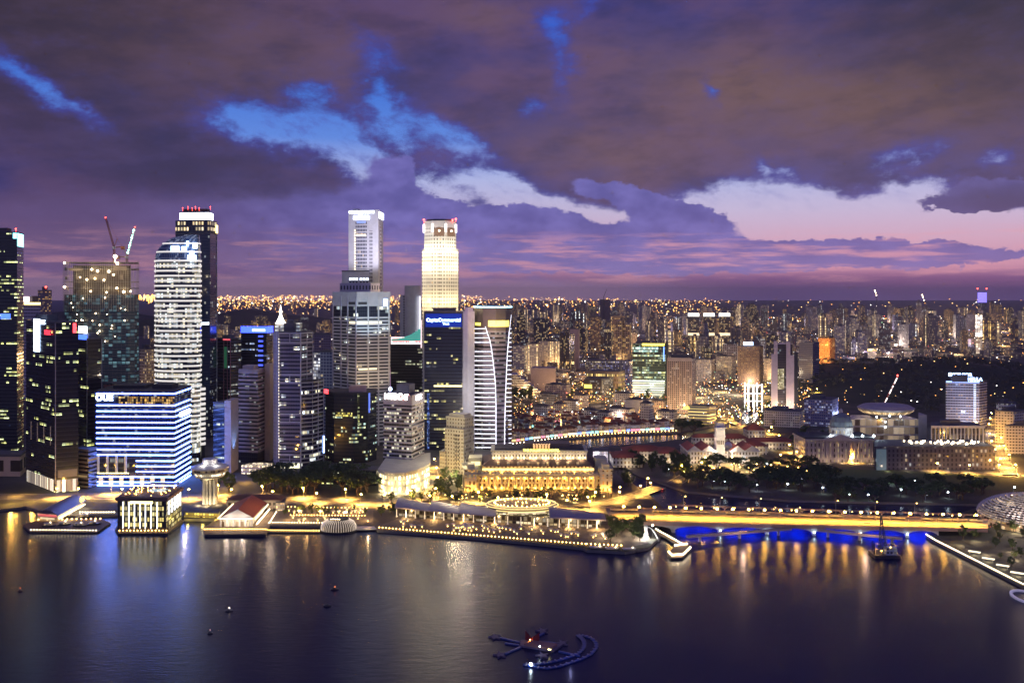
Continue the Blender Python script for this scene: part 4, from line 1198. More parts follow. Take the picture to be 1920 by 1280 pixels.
# the floodlit octagonal tower
def tower_octagon():
    D = 1210; cx = X(823, D); cyy = D + 26
    w = facade('fac_octa', (.74, .70, .60), (.04, .04, .045), bay=3.9, flr=4.7, wx=.42, wy=.46, lit=.05, cols=WARM, power=2.5, wallvar=.08, grough=.2)
    w2 = facade('fac_octa2', (.74, .70, .60), (.04, .04, .045), bay=2.4, flr=4.7, wx=.5, wy=.42, lit=.03, cols=WARM, power=2.5, wallvar=.08, grough=.2)
    r = thing('office_tower', 'white floodlit octagonal tower with big recesses at its red-lit top', 'tower', (cx, cyy, 2))
    def octa(rad, rot=22.5, n=8): return [(cx + rad * math.cos(2 * PI * (k / n) + math.radians(rot) - PI / 2 - PI / n * 0), cyy + rad * math.sin(2 * PI * (k / n) + math.radians(rot) - PI / 2)) for k in range(n)]
    z2 = Z(470, D); z3 = Z(444, D); z4 = Z(413, D)
    MB().prism(octa(25.5), 2, z2).build('shaft', w, r)
    fl = octa(25.8)
    for i in (5, 6, 7, 0, 1):  # corner turrets
        pass
    MB().prism(octa(24.0, 0), 2, z2 + 3).build('inner_shaft', w2, r)
    MB().prism(octa(22.2), z2, z4 - 7).build('upper_tier', w, r)
    MB().prism(octa(22.6), z4 - 7, z4).build('crown', MATS['pale_wall'], r)
    MB().prism(octa(19), z4, z4 + 2.5).build('roof', MATS['roof_grey'], r)
    O = octa(22.9)
    for i in (7, 0):
        mb = MB()
        a, t, n, L = face(O, i)
        pts = [(.12, 0), (.88, 0), (.88, .78), (.72, .94), (.5, 1.0), (.28, .94), (.12, .78)]
        zz0, zz1 = Z(442, D), Z(425, D)
        mb.quad([(a[0] + t[0] * L * u + n[0] * .15, a[1] + t[1] * L * u + n[1] * .15, zz0 + (zz1 - zz0) * v) for u, v in pts])
        q = mb.build('recess', mat('recess_brown', (.16, .10, .07), .8), r)
        MB().ball((a[0] + t[0] * L * .5 + n[0] * .8, a[1] + t[1] * L * .5 + n[1] * .8, (zz0 + zz1) / 2 + 1), 1.3).build('lamp', glow('bulb_rose', (1, .75, .6), 5), q)
    for i in (6, 7, 0, 1):
        a, t, n, L = face(O, i)
        MB().prism([(a[0] - 1.2, a[1] - 1.4), (a[0] + 1.2, a[1] - 1.4), (a[0] + 1.2, a[1]), (a[0] - 1.2, a[1])], z4 - 15, z4 - 4, bottom=True).build('turret_light', glow('turret_white', (1, .86, .82), 3.0), r)
    beacons(r, [(cx + 21, cyy - 10, z4 + 3), (cx - 21, cyy - 10, z4 + 2), (cx + 17, cyy - 16, z4 + 1)], 1.2)
    # floods on the set-backs
    for a in (-150, -120, -90, -60, -30):
        c, s = math.cos(math.radians(a)), math.sin(math.radians(a))
        lamp('flood', (cx + 36 * c, cyy + 36 * s, Z(500, D)), 20000, (1, .80, .46), r, 2)
        lamp('flood', (cx + 31 * c, cyy + 31 * s, Z(466, D)), 13000, (1, .86, .56), r, 2)
        lamp('flood', (cx + 33 * c, cyy + 33 * s, Z(430, D)), 5000, (1, .86, .72), r, 2)
        lamp('flood', (cx + 38 * c, cyy + 38 * s, Z(565, D)), 24000, (1, .76, .36), r, 2)
tower_octagon()

# navy block with blue-white sign
def block_navy_sign():
    D = 1150; P = foot((795, D + 2), (868.5, D), depth=45); z1 = Z(586, D)
    m = facade('fac_ccom', (.02, .022, .035), (.012, .016, .03), bay=3.0, flr=4.3, wx=.9, wy=.45, lit=.2, cols=((1, .85, .2), (1, .95, .5)), power=2.6, clump=1.0, run=5, grough=.05, rough=.2)
    r = tower('office_tower', 'navy glass tower with a glowing blue-white script sign, in front of the floodlit octagonal tower', 'tower', P, z1, m, band=(.9, 4.3, MATS['navy_band'], .15), fins=((0, (0.0, .99), .7, .5, MATS['steel_grey']),), plant=((.2, .8, .3, .8, 4),))
    g = glow('text_skyblue', (.42, .60, 1.0), 9.0)
    lettering(r, 'CapitaCommercial', P, 0, .50, Z(600, D), 5.6, g, .8, bold=.10)
    lettering(r, 'Trust', P, 0, .56, Z(607, D), 3.6, g, .8, bold=.06)
    panel(r, 'sign_glow', P, 0, .04, .96, Z(613, D), Z(588, D), mat('sign_back', (.01, .03, .12), .2, emit=(.01, .06, 1.0), power=.28), .2)
    panel(r, 'lit_floor', P, 0, .25, .97, Z(725, D), Z(722, D), glow('floor_gold', (1, .9, .4), 2.0), .4)
    panel(r, 'facade_light', P, 0, .08, .14, Z(850, D), Z(737, D), facade('fac_bluecol', (.01, .02, .05), (.02, .04, .2), bay=1.2, flr=2, wx=.8, wy=.8, lit=.6, cols=((.1, .25, 1), (.4, .6, 1)), power=1.2), .4)
    Ps = foot((868.5, D - 4), (877, D - 8), (890, D - 4), depth=40)
    r2 = thing('office_tower', 'plain pale fluted slab wedged between the navy tower and the tapered white-lined tower', 'tower', (X(880, D), D + 12, 2))
    MB().prism(Ps, 2, Z(583, D)).build('wall', mat('fluted_pale', (.55, .52, .54), .6), r2)
    b = MB()
    for u in (.1, .4, .7): panel(r2, '', Ps, 1, u, u + .12, 2, Z(584, D), None, .5, mb=b)
    b.each('flute', MATS['pale_wall'], r2)
    MB().prism(offset(Ps, -1), Z(583, D), Z(576, D)).build('plant_room', MATS['pale_wall'], r2)
    lamp('red_wash', (X(880, D), D - 40, Z(590, D)), 22000, (1, .5, .7), r2, 2)
    lamp('wash', (X(879, D), D - 60, Z(740, D)), 120000, (1, .9, .9), r2, 3)
block_navy_sign()

# tapered tower outlined with white tubes
def tower_tapered():
    D = 1150; z1 = Z(577, D)
    P = foot((889.5, D + 24), (906, D + 6), (930, D), (948, D + 3), (959, D + 18), depth=28)
    m = facade('fac_taper', (.09, .08, .08), (.03, .028, .03), bay=2.8, flr=5.55, wx=.92, wy=.8, lit=.16, cols=((1, .92, .7), (.6, .75, 1)), power=1.6, clump=.95)
    r = thing('office_tower', 'bowed tower outlined by white tube lines with a big yellow sign at its top', 'tower', (X(925, D), D + 16, 2))
    MB().prism(P, 2, z1).build('wall', m, r)
    bm = mat('taper_band', (.30, .26, .27), .6)
    ob = MB().prism(offset(P, .25), 8, 10.8, bottom=True).build('floor_band', bm, r)
    k = 1
    ztop = Z(622, D)
    while 8 + k * 5.55 < ztop: copy_at(ob, r, dz=k * 5.55); k += 1
    for i in range(4): panel(r, 'top_wall', P, i, 0.0, 1.0, Z(620, D), z1, mat('taper_top', (.16, .13, .11), .5), .5)
    MB().prism(offset(P, .6), z1, z1 + 1.4).build('roof', MATS['roof_dark'], r)
    for i in range(4): panel(r, 'roof_light', P, i, 0.0, 1.0, z1 + .2, z1 + 1.6, glow('roof_cyan', (.4, .8, 1), 5), 1.0)
    # left edge polyline of the lined wing, right edge polyline
    def lerp(tab, py):
        for (a, xa), (b, xb) in zip(tab, tab[1:]):
            if a <= py <= b: return xa + (xb - xa) * (py - a) / (b - a)
        return tab[-1][1]
    A = [(612, 910), (626, 914.5), (640, 919), (660, 922.5), (690, 926), (720, 929), (760, 930), (850, 930)]
    B = [(590, 958.5), (620, 955), (660, 951.5), (700, 949.5), (740, 948), (790, 946.5), (850, 946)]
    g = glow('tube_pearl', (.86, .86, 1.0), 3.2)
    def front(px):            # distance of the bowed face at a photo column
        for i in range(4):
            a, b = P[i], P[i + 1]
            xa, xb = a[0] / a[1] * F + 960, b[0] / b[1] * F + 960
            if xa - .01 <= px <= xb + .01: return a[1] + (b[1] - a[1]) * (px - xa) / (xb - xa)
        return D + 18
    def tubeline(pts, name='light_tube', rad=.32):
        mb = MB(); Q = [Vector((X(px, front(px)), front(px) - 1.0, Z(py, front(px)))) for px, py in pts]
        for a, b in zip(Q, Q[1:]): mb.tube(a, b, rad, n=5)
        mb.build(name, g, r)
    py = 616.0; k = 0
    while py < 846:
        xe = lerp(A, py)
        xs = [889.8, 906] + ([xe] if xe > 906 else [])
        if k not in (4,): tubeline([(x, py) for x in xs])
        if k % 1 == 0:
            xb = lerp(B, py)
            if xb < 958.5: tubeline([(xb, py), (958.8, py)], rad=.3)
        py += 8.55; k += 1
    tubeline([(x, y) for y, x in A[:-1]] + [(930, 846)], 'outline_tube'); tubeline([(x, y) for y, x in B[:-1]] + [(946, 846)], 'outline_tube')
    panel(r, 'sign', P, 1, .42, 1.0, Z(612, D), Z(601, D), MATS['sign_yellow'], .9)
    panel(r, 'sign', P, 2, 0.0, 1.0, Z(612, D), Z(601, D), MATS['sign_yellow'], .9)
    panel(r, 'sign', P, 3, 0.0, .45, Z(612, D + 5), Z(601, D + 5), MATS['sign_yellow'], .9)
    panel(r, 'sign', P, 0, .2, .75, Z(610, D + 12), Z(605, D + 12), MATS['sign_yellow'], .9)
    MB().tube((X(957, D), D + 22, z1), (X(957, D), D + 22, Z(556, D)), .35).build('mast', MATS['white_paint'], r)
    lamp('top_wash', (X(925, D), D - 22, Z(616, D)), 26000, (1, .75, .35), r, 2)
tower_tapered()

# beige stepped bank building
def block_beige():
    D = 985; P = foot((834, D + 14), (869, D), (888, D + 22)); st = mat('beige_stone', (.58, .48, .36), .75)
    r = thing('stepped_building', 'beige stepped stone building with slot windows at the foot of the tapered tower', 'building', (X(860, D), D + 15, 2))
    m = facade('fac_boc', (.58, .48, .36), (.10, .08, .05), bay=3.6, flr=3.9, wx=.38, wy=.45, lit=.10, cols=WARM, power=1.5)
    ms = facade('fac_bocside', (.58, .48, .36), (.10, .08, .05), bay=3.2, flr=3.9, wx=.5, wy=.5, lit=.6, cols=((1, .85, .5), (1, .9, .65)), power=1.2, clump=.3)
    z1 = Z(797, D)
    MB().prism(P, 2, Z(806, D)).build('wall', m, r)
    P2 = foot((837, D + 18), (871, D + 5), (888, D + 22)); MB().prism(P2, Z(808, D), Z(785, D)).build('upper_block', m, r)
    P2b = offset(P2, -2.2); MB().prism(P2b, Z(785, D), Z(779, D)).build('attic', st, r)
    MB().prism(offset(P2, .5), Z(787, D), Z(784, D), bottom=True).build('cornice', st, r)
    MB().prism(offset(P, .5), Z(808, D), Z(805, D), bottom=True).build('cornice', st, r)
    P3 = foot((824, D + 18), (836, D + 10), (850, D + 30)); MB().prism(P3, 2, Z(850, D)).build('side_wing', m, r)
    panel(r, 'side_wall', P, 1, .0, 1.0, Z(900, D), Z(806, D), ms, .3)
    w = MB()
    for j, u in enumerate((.54, .63, .72)):
        for k in range(14): panel(r, '', P, 0, u, u + .05, Z(815 + k * 7.5 + 4.5, D), Z(815 + k * 7.5, D), None, .25, mb=w)
    w.each('slot_window', mat('slot_dark', (.05, .035, .03), .3), r)
    for x in (830, 845, 858): lamp('uplight', (X(x, D - 24), D - 22, 8), 11000, (1, .76, .44), r, 1.5)
    lamp('wash', (X(852, 940), 930, 40), 55000, (1, .78, .48), r, 2)
    lamp('wash', (X(872, 950), 945, 80), 40000, (1, .82, .58), r, 2)
block_beige()

# far left: small towers behind
P = foot((44, 1700), (76, 1690), depth=40); r = tower('office_block', 'pale block with an amber roof line behind the black edge tower', 'building', P, Z(570, 1690), facade('fac_leftbg', (.45, .38, .45), (.08, .06, .08), bay=6, flr=6, wx=.9, wy=.35, lit=.05, cols=WARM, power=2), plant=((.1, .4, .2, .8, 13),))
panel(r, 'roof_light', P, 0, .05, 1.0, Z(571, 1690), Z(567, 1690), MATS['amber_box'], 1)
panel(r, 'sign', P, 0, .02, .34, Z(566, 1690), Z(556, 1690), glow('sign_rose', (1, .75, .8), 3), .5)
P = foot((71, 2200), (83, 2190), (97, 2200)); r = tower('apartment_tower', 'slim tower with a red beacon, left of the half-built tower', 'tower', P, Z(545, 2190), facade('fac_leftbg2', (.25, .2, .22), (.05, .04, .04), bay=4, flr=4, wx=.7, wy=.5, lit=.3, cols=AMBER, power=2), plant=((.3, .7, .3, .7, 8),))
beacons(r, [(X(84, 2190), 2195, Z(538, 2190))], 2.2)
P = foot((262, 1380), (275, 1372), (290, 1390)); tower('office_block', 'warm cream block lit at its foot between the half-built and the white-banded towers', 'building', P, Z(655, 1372), facade('fac_creamgap', (.52, .42, .32), (.08, .06, .04), bay=4, flr=4.5, wx=.6, wy=.5, lit=.3, cols=WARM, power=2), plant=((.1, .5, .2, .8, 6),))
lamp('street_fill', (X(275, 1360), 1345, 12), 90000, (1, .6, .25), None, 3)
P = foot((194, 1000), (212, 996), (235, 1006)); tower('office_block', 'low reddish block with an arched front behind the lined block', 'building', P, Z(703, 1110), facade('fac_redlow', (.34, .13, .12), (.05, .03, .03), bay=5, flr=6, wx=.5, wy=.6, lit=.3, cols=WARM, power=.8))
# ------------------------------------------------------------------ the waterfront
def floodlit_hotel():
    D = 912; st = mat('hotel_stone', (.66, .54, .36), .7, var=.12)
    xl, xr = X(869, D), X(1150, D)
    r = thing('grand_hotel', 'long floodlit hotel with a row of tall columns, facing the bridge road', 'hotel', ((xl + xr) / 2, D + 30, 2))
    L = xr - xl
    A = [(xl + 6, D + 6), (xr - 6, D + 6), (xr - 2, D + 62), (xl - 2, D + 62)]
    wm = facade('fac_hotel', (.64, .54, .38), (.08, .05, .02), bay=3.75, flr=4.4, wx=.45, wy=.6, lit=.35, cols=AMBER, power=.7, clump=.1, wallvar=.1)
    MB().prism(A, 2, 19).build('wall', wm, r)
    MB().prism(offset(A, 1.2), 2, 4.2).build('plinth', st, r)
    e = MB().prism(offset(A, 2.6), 15.6, 17.2, bottom=True).build('entablature', st, r)
    MB().prism(offset(A, 3.2), 17.2, 18.0, bottom=True).build('cornice', st, e)
    c = MB().lathe(xl + 18, D + 1.9, [(1.0, 4.2), (.85, 14.6), (1.15, 15.0), (1.15, 15.7)], 10).build('column', st, r)
    n = 17; step = (L - 36) / n
    for k in range(1, n + 1): copy_at(c, r, dx=k * step)
    for sx in (xl + 1, xr - 13):      # corner pavilions
        q = [(sx, D + .3), (sx + 12, D + .3), (sx + 12, D + 16), (sx, D + 16)]
        pv = MB().prism(q, 2, 22.5).build('pavilion', facade('fac_pav', (.66, .56, .40), (.08, .05, .02), bay=4.0, flr=6.5, wx=.42, wy=.6, lit=.6, cols=AMBER, power=1.2, clump=.0, wallvar=.1), r)
        MB().prism(offset(q, .9), 22.5, 23.6, bottom=True).build('cornice', st, pv)
        MB().prism(offset(q, -2.5), 23.6, 27.5).build('attic', st, pv)
        MB().prism(offset(q, .5), 15.6, 16.6, bottom=True).build('string_course', st, pv)
        for k in range(3): lamp('uplight', (sx + 2 + k * 4, D - 2.0, 3.2), 4000, (1, .45, .07), r, .4)
    B = [(xl + 18, D + 10), (xr - 18, D + 10), (xr - 14, D + 58), (xl + 14, D + 58)]
    MB().prism(B, 18, 24.5).build('upper_storey', wm, r)
    a = MB(); panel(r, '', B, 0, .0, 1.0, 20.2, 22.4, None, .5, mb=a); a.build('light_cove', glow('cove_gold', (1, .70, .25), 1.8), r)
    Bi = offset(B, -8)
    rf = MB().prism(offset(B, .6), 24.5, 29.2, poly1=Bi).build('sloped_roof', mat('slate_brown', (.10, .06, .05), .85), r)
    dm = MB(); 
    for k in range(9):
        x = xl + 34 + k * (L - 68) / 8; dm.box(x - 1.2, x + 1.2, D + 10.5, D + 16, 25.4, 27.6)
    dm.each('dormer', st, rf)
    C = [(xl + 27, D + 21), (xr - 24, D + 21), (xr - 24, D + 56), (xl + 27, D + 56)]
    MB().prism(C, 28, 37).build('top_storey', facade('fac_hoteltop', (.62, .54, .46), (.06, .05, .05), bay=3.1, flr=4.4, wx=.4, wy=.5, lit=.2, cols=AMBER, power=1, wallvar=.1), r)
    MB().prism(offset(C, .9), 37, 38.2, bottom=True).build('cornice', st, r)
    MB().prism(offset(C, -3), 38, 39.4).build('roof', MATS['roof_dark'], r)
    MB().box(xl + 60, xr - 40, D + 34, D + 52, 39, 43).build('plant_room', mat('hotel_plant', (.16, .12, .11), .8), r)
    sc = MB()
    cl = (C[1][0] - C[0][0]) / 15
    for k in range(16):
        x = C[0][0] + 2 + k * (C[1][0] - C[0][0] - 4) / 15; sc.ball((x, D + 20.2, 31.0), .62, 6, 4, sz=1.6)
    sc.each('sconce', glow('sconce_gold', (1, .70, .28), 6), r)
    for k in range(8): lamp('sconce_glow', (C[0][0] + 6 + k * (C[1][0] - C[0][0] - 12) / 7, D + 17, 30.5), 2400, (1, .74, .40), r, .6)
    lettering(r, 'THE FULLERTON HOTEL', C, 0, (X(1015, D + 21) - C[0][0]), 38.6, 3.3, glow('text_gold', (1, .85, .12), 5), 1.6, bold=.10)
    x0 = X(1015, D + 30)
    t = MB().box(x0 - 8.5, x0 + 8.5, D + 26, D + 38, 38, 43).build('roof_pavilion', mat('pav_orange', (.5, .33, .2), .7), r)
    mb = MB()
    for k in range(6): mb.tube((x0 - 7.5 + k * 3, D + 25.2, 38.2), (x0 - 7.5 + k * 3, D + 25.2, 43.8), .45)
    for k in range(7): mb.ball((x0 - 8 + k * 2.7, D + 25, 44), .5, 6, 4)
    mb.each('pavilion_column', glow('pav_glow', (1, .55, .25), 1.6), t)
    # floodlights between the columns and along the ledges
    bl = MB()
    for k in range(n):
        x = xl + 18 + (k + .5) * step
        bl.ball((x, D + 1.0, 14.4), .62, 6, 4)
        if k % 1 == 0: lamp('uplight', (x - step / 2, D + .2, 4.6), 3400, (1, .44, .06), r, .2)
        if k % 2 == 0: lamp('downlight', (x, D + 3.6, 14.0), 2100, (1, .44, .06), r, .3)
    bl.each('column_lamp', MATS['sconce_gold'], r)
    for k in range(9): lamp('ledge_light', (xl + 26 + k * (L - 52) / 8, D + 6.5, 19.2), 3800, (1, .45, .07), r, .4)
    for k in range(5): lamp('side_light', (xl - 4, D + 8 + k * 10, 6), 4000, (1, .60, .20), r, .4)
    mb = MB()
    for k in range(6): mb.lathe(xl - .6, D + 6 + k * 9, [(1.0, 4.2), (.85, 15.6)], 8)
    mb.each('side_colonnade', st, r)
    # lit bands on the left roof terraces
    panel(r, 'terrace_light', [(xl + 4, D + 18), (xl + 17, D + 18), (xl + 17, D + 40), (xl + 4, D + 40)], 0, .2, .9, 24, 27.5, glow('terrace_gold', (1, .78, .35), 1.8), .5)
    MB().box(xl + 4, xl + 17, D + 19, D + 40, 18, 31).build('stair_tower', st, r)
    MB().box(xr - 16, xr - 4, D + 19, D + 40, 18, 30).build('stair_tower', st, r)
floodlit_hotel()

def wavy_terrace():
    """low restaurant arcade by the water with sail-like roofs"""
    D0 = DG(972)
    r = thing('restaurant_arcade', 'low glass arcade under curved grey roofs along the lamp-lit quay', 'building', (X(920, 800), 805, 2))
    pts = [(745, 966), (830, 972), (920, 978), (1040, 985), (1125, 988)]
    fr = [G(*p) for p in pts]
    P = fr + [(fr[-1][0] + 4, fr[-1][1] + 26), (fr[0][0] + 2, fr[0][1] + 26)]
    MB().prism(P, 2, 8.2).build('wall', facade('fac_arcade', (.05, .045, .04), (.02, .02, .02), bay=3.2, flr=4.2, wx=.85, wy=.8, lit=.55, cols=((1, .72, .35), (1, .9, .7)), power=1.3, clump=.5), r)
    def shell(px0, px1, y0, y1, dz, name='sail_roof'):
        mb = MB(); a, b = G(px0, y0), G(px1, y1); n, m = 12, 6
        t = Vector((b[0] - a[0], b[1] - a[1], 0)); 
        g = []
        for i in range(n + 1):
            row = []
            for j in range(m + 1):
                u, v = i / n, j / m
                x = a[0] + t.x * u; y = a[1] + t.y * u - 7 + v * (30 - 6 * u)
                z = 8.6 + dz + 3.2 * math.sin(PI * (.15 + .7 * v)) * (1 - .35 * u) + 2.2 * (1 - u) * v
                row.append((x, y, z))
            g.append(row)
        for i in range(n):
            for j in range(m): mb.quad([g[i][j], g[i+1][j], g[i+1][j+1], g[i][j+1]])
        for i in range(n):
            p, q = g[i][0], g[i+1][0]; mb.quad([(p[0], p[1], p[2] - .9), (q[0], q[1], q[2] - .9), q, p])
            p, q = g[i][m], g[i+1][m]; mb.quad([p, q, (q[0], q[1], q[2] - .9), (p[0], p[1], p[2] - .9)][::-1])
        for s in (0, n):
            for j in range(m):
                p, q = g[s][j], g[s][j+1]; mb.quad([(p[0], p[1], p[2] - .9), (q[0], q[1], q[2] - .9), q, p])
        mb.build(name, mat('sail_grey', (.34, .31, .35), .45, .2), r, True)
    shell(742, 812, 965, 971, .4); shell(806, 868, 971, 975, .2); shell(862, 930, 975, 980, 0); shell(1030, 1135, 984, 988, .2)
    # oval lit terrace
    cx, cyy = X(978, 830), 812
    e = MB().lathe(cx, cyy, [(29, 9.5), (31.5, 11.2), (31.5, 11.6), (29, 11.6)], 40, sy=.62).build('oval_roof', mat('oval_cream', (.30, .25, .18), .6), r, False)
    for z, rr in ((9.3, 30), (11.7, 31.6), (13.2, 29.5)):
        mb = MB(); N = 48
        for k in range(N):
            a0, a1 = 2 * PI * k / N, 2 * PI * (k + 1) / N
            mb.tube((cx + rr * math.cos(a0), cyy + .62 * rr * math.sin(a0), z), (cx + rr * math.cos(a1), cyy + .62 * rr * math.sin(a1), z), .38, n=5)
        mb.build('light_ring', glow('ring_gold', (1, .72, .25), 1.5), e)
    mb = MB()
    for k in range(36):
        a = 2 * PI * k / 36; mb.ball((cx + 24 * math.cos(a), cyy + 15 * math.sin(a), 13 + R.random()), .5, 6, 4)
    for k in range(16):
        mb.ball((cx + R.uniform(-20, 20), cyy + R.uniform(-9, 9), 12.6), .4, 5, 3)
    mb.build('terrace_lamp', MATS['bulb_warm'], e)
    MB().prism([(cx - 12, cyy - 20), (cx + 20, cyy - 18), (cx + 20, cyy - 14), (cx - 12, cyy - 16)], 7.6, 9.0, bottom=True).build('curved_canopy', glow('canopy_gold', (1, .78, .42), .9), r)
    for x, y in ((cx - 14, cyy - 24), (cx, cyy - 25), (cx + 14, cyy - 24)): lamp('terrace_glow', (x, y, 6), 4500, (1, .70, .35), r, 1)
    # slim columns before the glass, their uplighting put in as glow
    c = None
    for k in range(20):
        f = k / 19 * .98; i = min(3, int(f * 4)); u = f * 4 - i
        a, b = fr[i], fr[i + 1]; x, y = a[0] + (b[0] - a[0]) * u, a[1] + (b[1] - a[1]) * u - 4.5
        if c is None:
            c = MB().lathe(x, y, [(.7, 2), (.38, 3.2), (.3, 8.8)], 8).build('column', mat('column_glow', (.7, .66, .6), .5, emit=(1, .85, .65), power=.5), r); c0 = (x, y)
        else: copy_at(c, r, dx=x - c0[0], dy=y - c0[1])
        if k % 3 == 1: lamp('terrace_glow', (x, y - 3, 5.5), 9000, (1, .58, .20), r, 1)
wavy_terrace()

# parasols and tables on the quay terrace, quay lamps
def make_parasol():
    r = thing('parasol', 'pale square parasol over the quayside tables', 'parasol', (0, 0, 2), 'parasols on the quay terrace')
    MB().tube((0, 0, 2), (0, 0, 4.6), .06).build('pole', MATS['steel_grey'], r)
    MB().prism([(-1.6, -1.6), (1.6, -1.6), (1.6, 1.6), (-1.6, 1.6)], 4.0, 4.9, poly1=[(-.1, -.1), (.1, -.1), (.1, .1), (-.1, .1)]).build('canopy', mat('parasol_cloth', (.7, .66, .6), .8), r)
    MB().prism([(-.9, -.9), (.9, -.9), (.9, .9), (-.9, .9)], 2.70, 2.76, bottom=True).build('table_top', MATS['timber_deck'], r)
    MB().ball((0, -.9, 3.0), .32, 6, 4).build('table_lamp', MATS['bulb_warm'], r)
    return r
pz = make_parasol(); first = True
for k in range(64):
    f = R.random(); px = 750 + f * 385; py = 978 + f * 26 + R.uniform(-2, 12 - 3 * f)
    x, y = G(px, py)
    if first: pz.location = (x, y, 2.03); first = False
    else: dup(pz, (x, y, 2.03), R.uniform(0, .5))

def bulb_proto(name, label, cat, group, r=.42, m='bulb_warm', post=1.0, z=2.0):
    """little globe on a short post, origin at the foot"""
    t = thing(name, label, cat, (0, 0, 0), group)
    MB().tube((0, 0, 0), (0, 0, post), .09, n=5).build('post', MATS['dark_metal'], t)
    MB().ball((0, 0, post + r * .7), r, 8, 5).build('globe', MATS[m], t)
    return t
NBULB = [0]
def bulbs(name, label, cat, group, a, b, n, r=.42, m='bulb_warm', post=1.0, z=2.0, zg=None):
    """a straight row of identical globes between two photo points lying at height z"""
    p, q = G(*a, z), G(*b, z); src = bulb_proto(name, label, cat, group, r, m, post)
    for k in range(n):
        f = k / max(1, n - 1); loc = (p[0] + (q[0] - p[0]) * f, p[1] + (q[1] - p[1]) * f, z)
        if k == 0: src.location = loc
        else: dup(src, loc)
        NBULB[0] += 1
bulbs('quay_lamp', 'small gold globe lamp on the long quay wall before the wavy-roofed arcade', 'lamp', 'gold globes along the quay wall', (711, 990), (1098, 1021), 58, .40, 'bulb_warm', .6, 2.0)
bulbs('quay_lamp', 'small gold globe lamp by the moored boats past the arcade quay', 'lamp', 'gold globes past the arcade', (1100, 1021), (1165, 1024), 9, .45, 'bulb_warm', .6)
bulbs('promenade_lamp', 'small white globe lamp along the curving wall below the spiky dome', 'lamp', 'white globes below the spiky dome', (1737, 1003), (1750, 1011), 5, .42, 'bulb_white', .5)
bulbs('promenade_lamp', 'small white globe lamp along the curving wall below the spiky dome', 'lamp', 'white globes below the spiky dome', (1753, 1013), (1922, 1098), 50, .36, 'bulb_white', .5)

# black timber dock at the far left with its lamps and boats
def slab(name, label, cat, px, z0, z1, m, edge=None):
    P = [G(a, b, z1) for a, b in px]
    ar = sum(P[i][0] * P[(i+1) % len(P)][1] - P[(i+1) % len(P)][0] * P[i][1] for i in range(len(P)))
    if ar < 0: P.reverse()
    c = (sum(p[0] for p in P) / len(P), sum(p[1] for p in P) / len(P), 0)
    r = thing(name, label, cat, c)
    MB().prism(P, z0, z1).build('deck', m, r)
    MB().prism(offset(P, .25), z0, z1 - .5).build('fender', MATS['dark_metal'], r)
    return r
dk = slab('dock', 'black boat dock edged with white lamps at the far left', 'dock', [(43, 984), (57, 996), (182, 997), (207, 980), (190, 972), (70, 974)], -1, 1.4, MATS['timber_deck'])
bulbs('dock_lamp', 'small white globe on the front edge of the black boat dock', 'lamp', 'white globes on the boat dock', (58, 995), (180, 996), 22, .34, 'bulb_white', .8, 1.4)
bulbs('dock_lamp', 'small globe on the back edge of the black boat dock', 'lamp', 'globes on the back of the boat dock', (72, 976), (188, 974), 14, .45, 'bulb_warm', .8, 1.4)
bulbs('dock_lamp', 'small white globe on the quay left of the gold-windowed pavilion', 'lamp', 'white globes left of the pavilion', (150, 962), (214, 962), 14, .45, 'bulb_white', .8)

def make_boat(name, label, group, L=14, hull=None, cabin=True, light='bulb_white'):
    r = thing(name, label, 'boat', (0, 0, 0), group); w = L * .16
    out = [(-L/2, -w), (L*.28, -w), (L/2, 0), (L*.28, w), (-L/2, w)]
    ins = [(x * .9, y * .75) for x, y in out]
    MB().prism(ins, -.4, 1.1, poly1=out).build('hull', hull or mat('hull_dark', (.05, .045, .05), .4), r)
    if cabin:
        c = MB().box(-L*.32, L*.18, -w*.7, w*.7, 1.1, 2.6).build('cabin', facade('fac_boat', (.6, .6, .62), (.05, .05, .05), bay=1.4, flr=3, wx=.7, wy=.4, lit=.7, cols=WARM, power=1.2, clump=0), r)
        MB().box(-L*.36, L*.22, -w*.85, w*.85, 2.6, 2.8).build('roof', MATS['white_paint'], c)
    MB().ball((L*.1, 0, 3.3 if cabin else 1.9), .38, 6, 4).build('lamp', MATS[light], r)
    return r
bt = make_boat('tour_boat', 'white-cabined boat moored behind the black dock', 'boats behind the dock')
spots = [(95, 969, .3), (128, 968, -.2), (160, 969, .2)]
for i, (px, py, a) in enumerate(spots):
    x, y = G(px, py, 0)
    if i == 0: bt.location = (x, y, 0); bt.rotation_euler = (0, 0, a)
    else: dup(bt, (x, y, 0), a)
b2 = make_boat('tour_boat', 'boat lying on the black dock among the lamps', 'boats on the dock', 11)
for i, (px, py, a) in enumerate([(92, 986, .1), (120, 984, .5), (150, 986, -.1), (176, 983, .2)]):
    x, y = G(px, py, 1.4)
    if i == 0: b2.location = (x, y, 1.4); b2.rotation_euler = (0, 0, a)
    else: dup(b2, (x, y, 1.4), a)

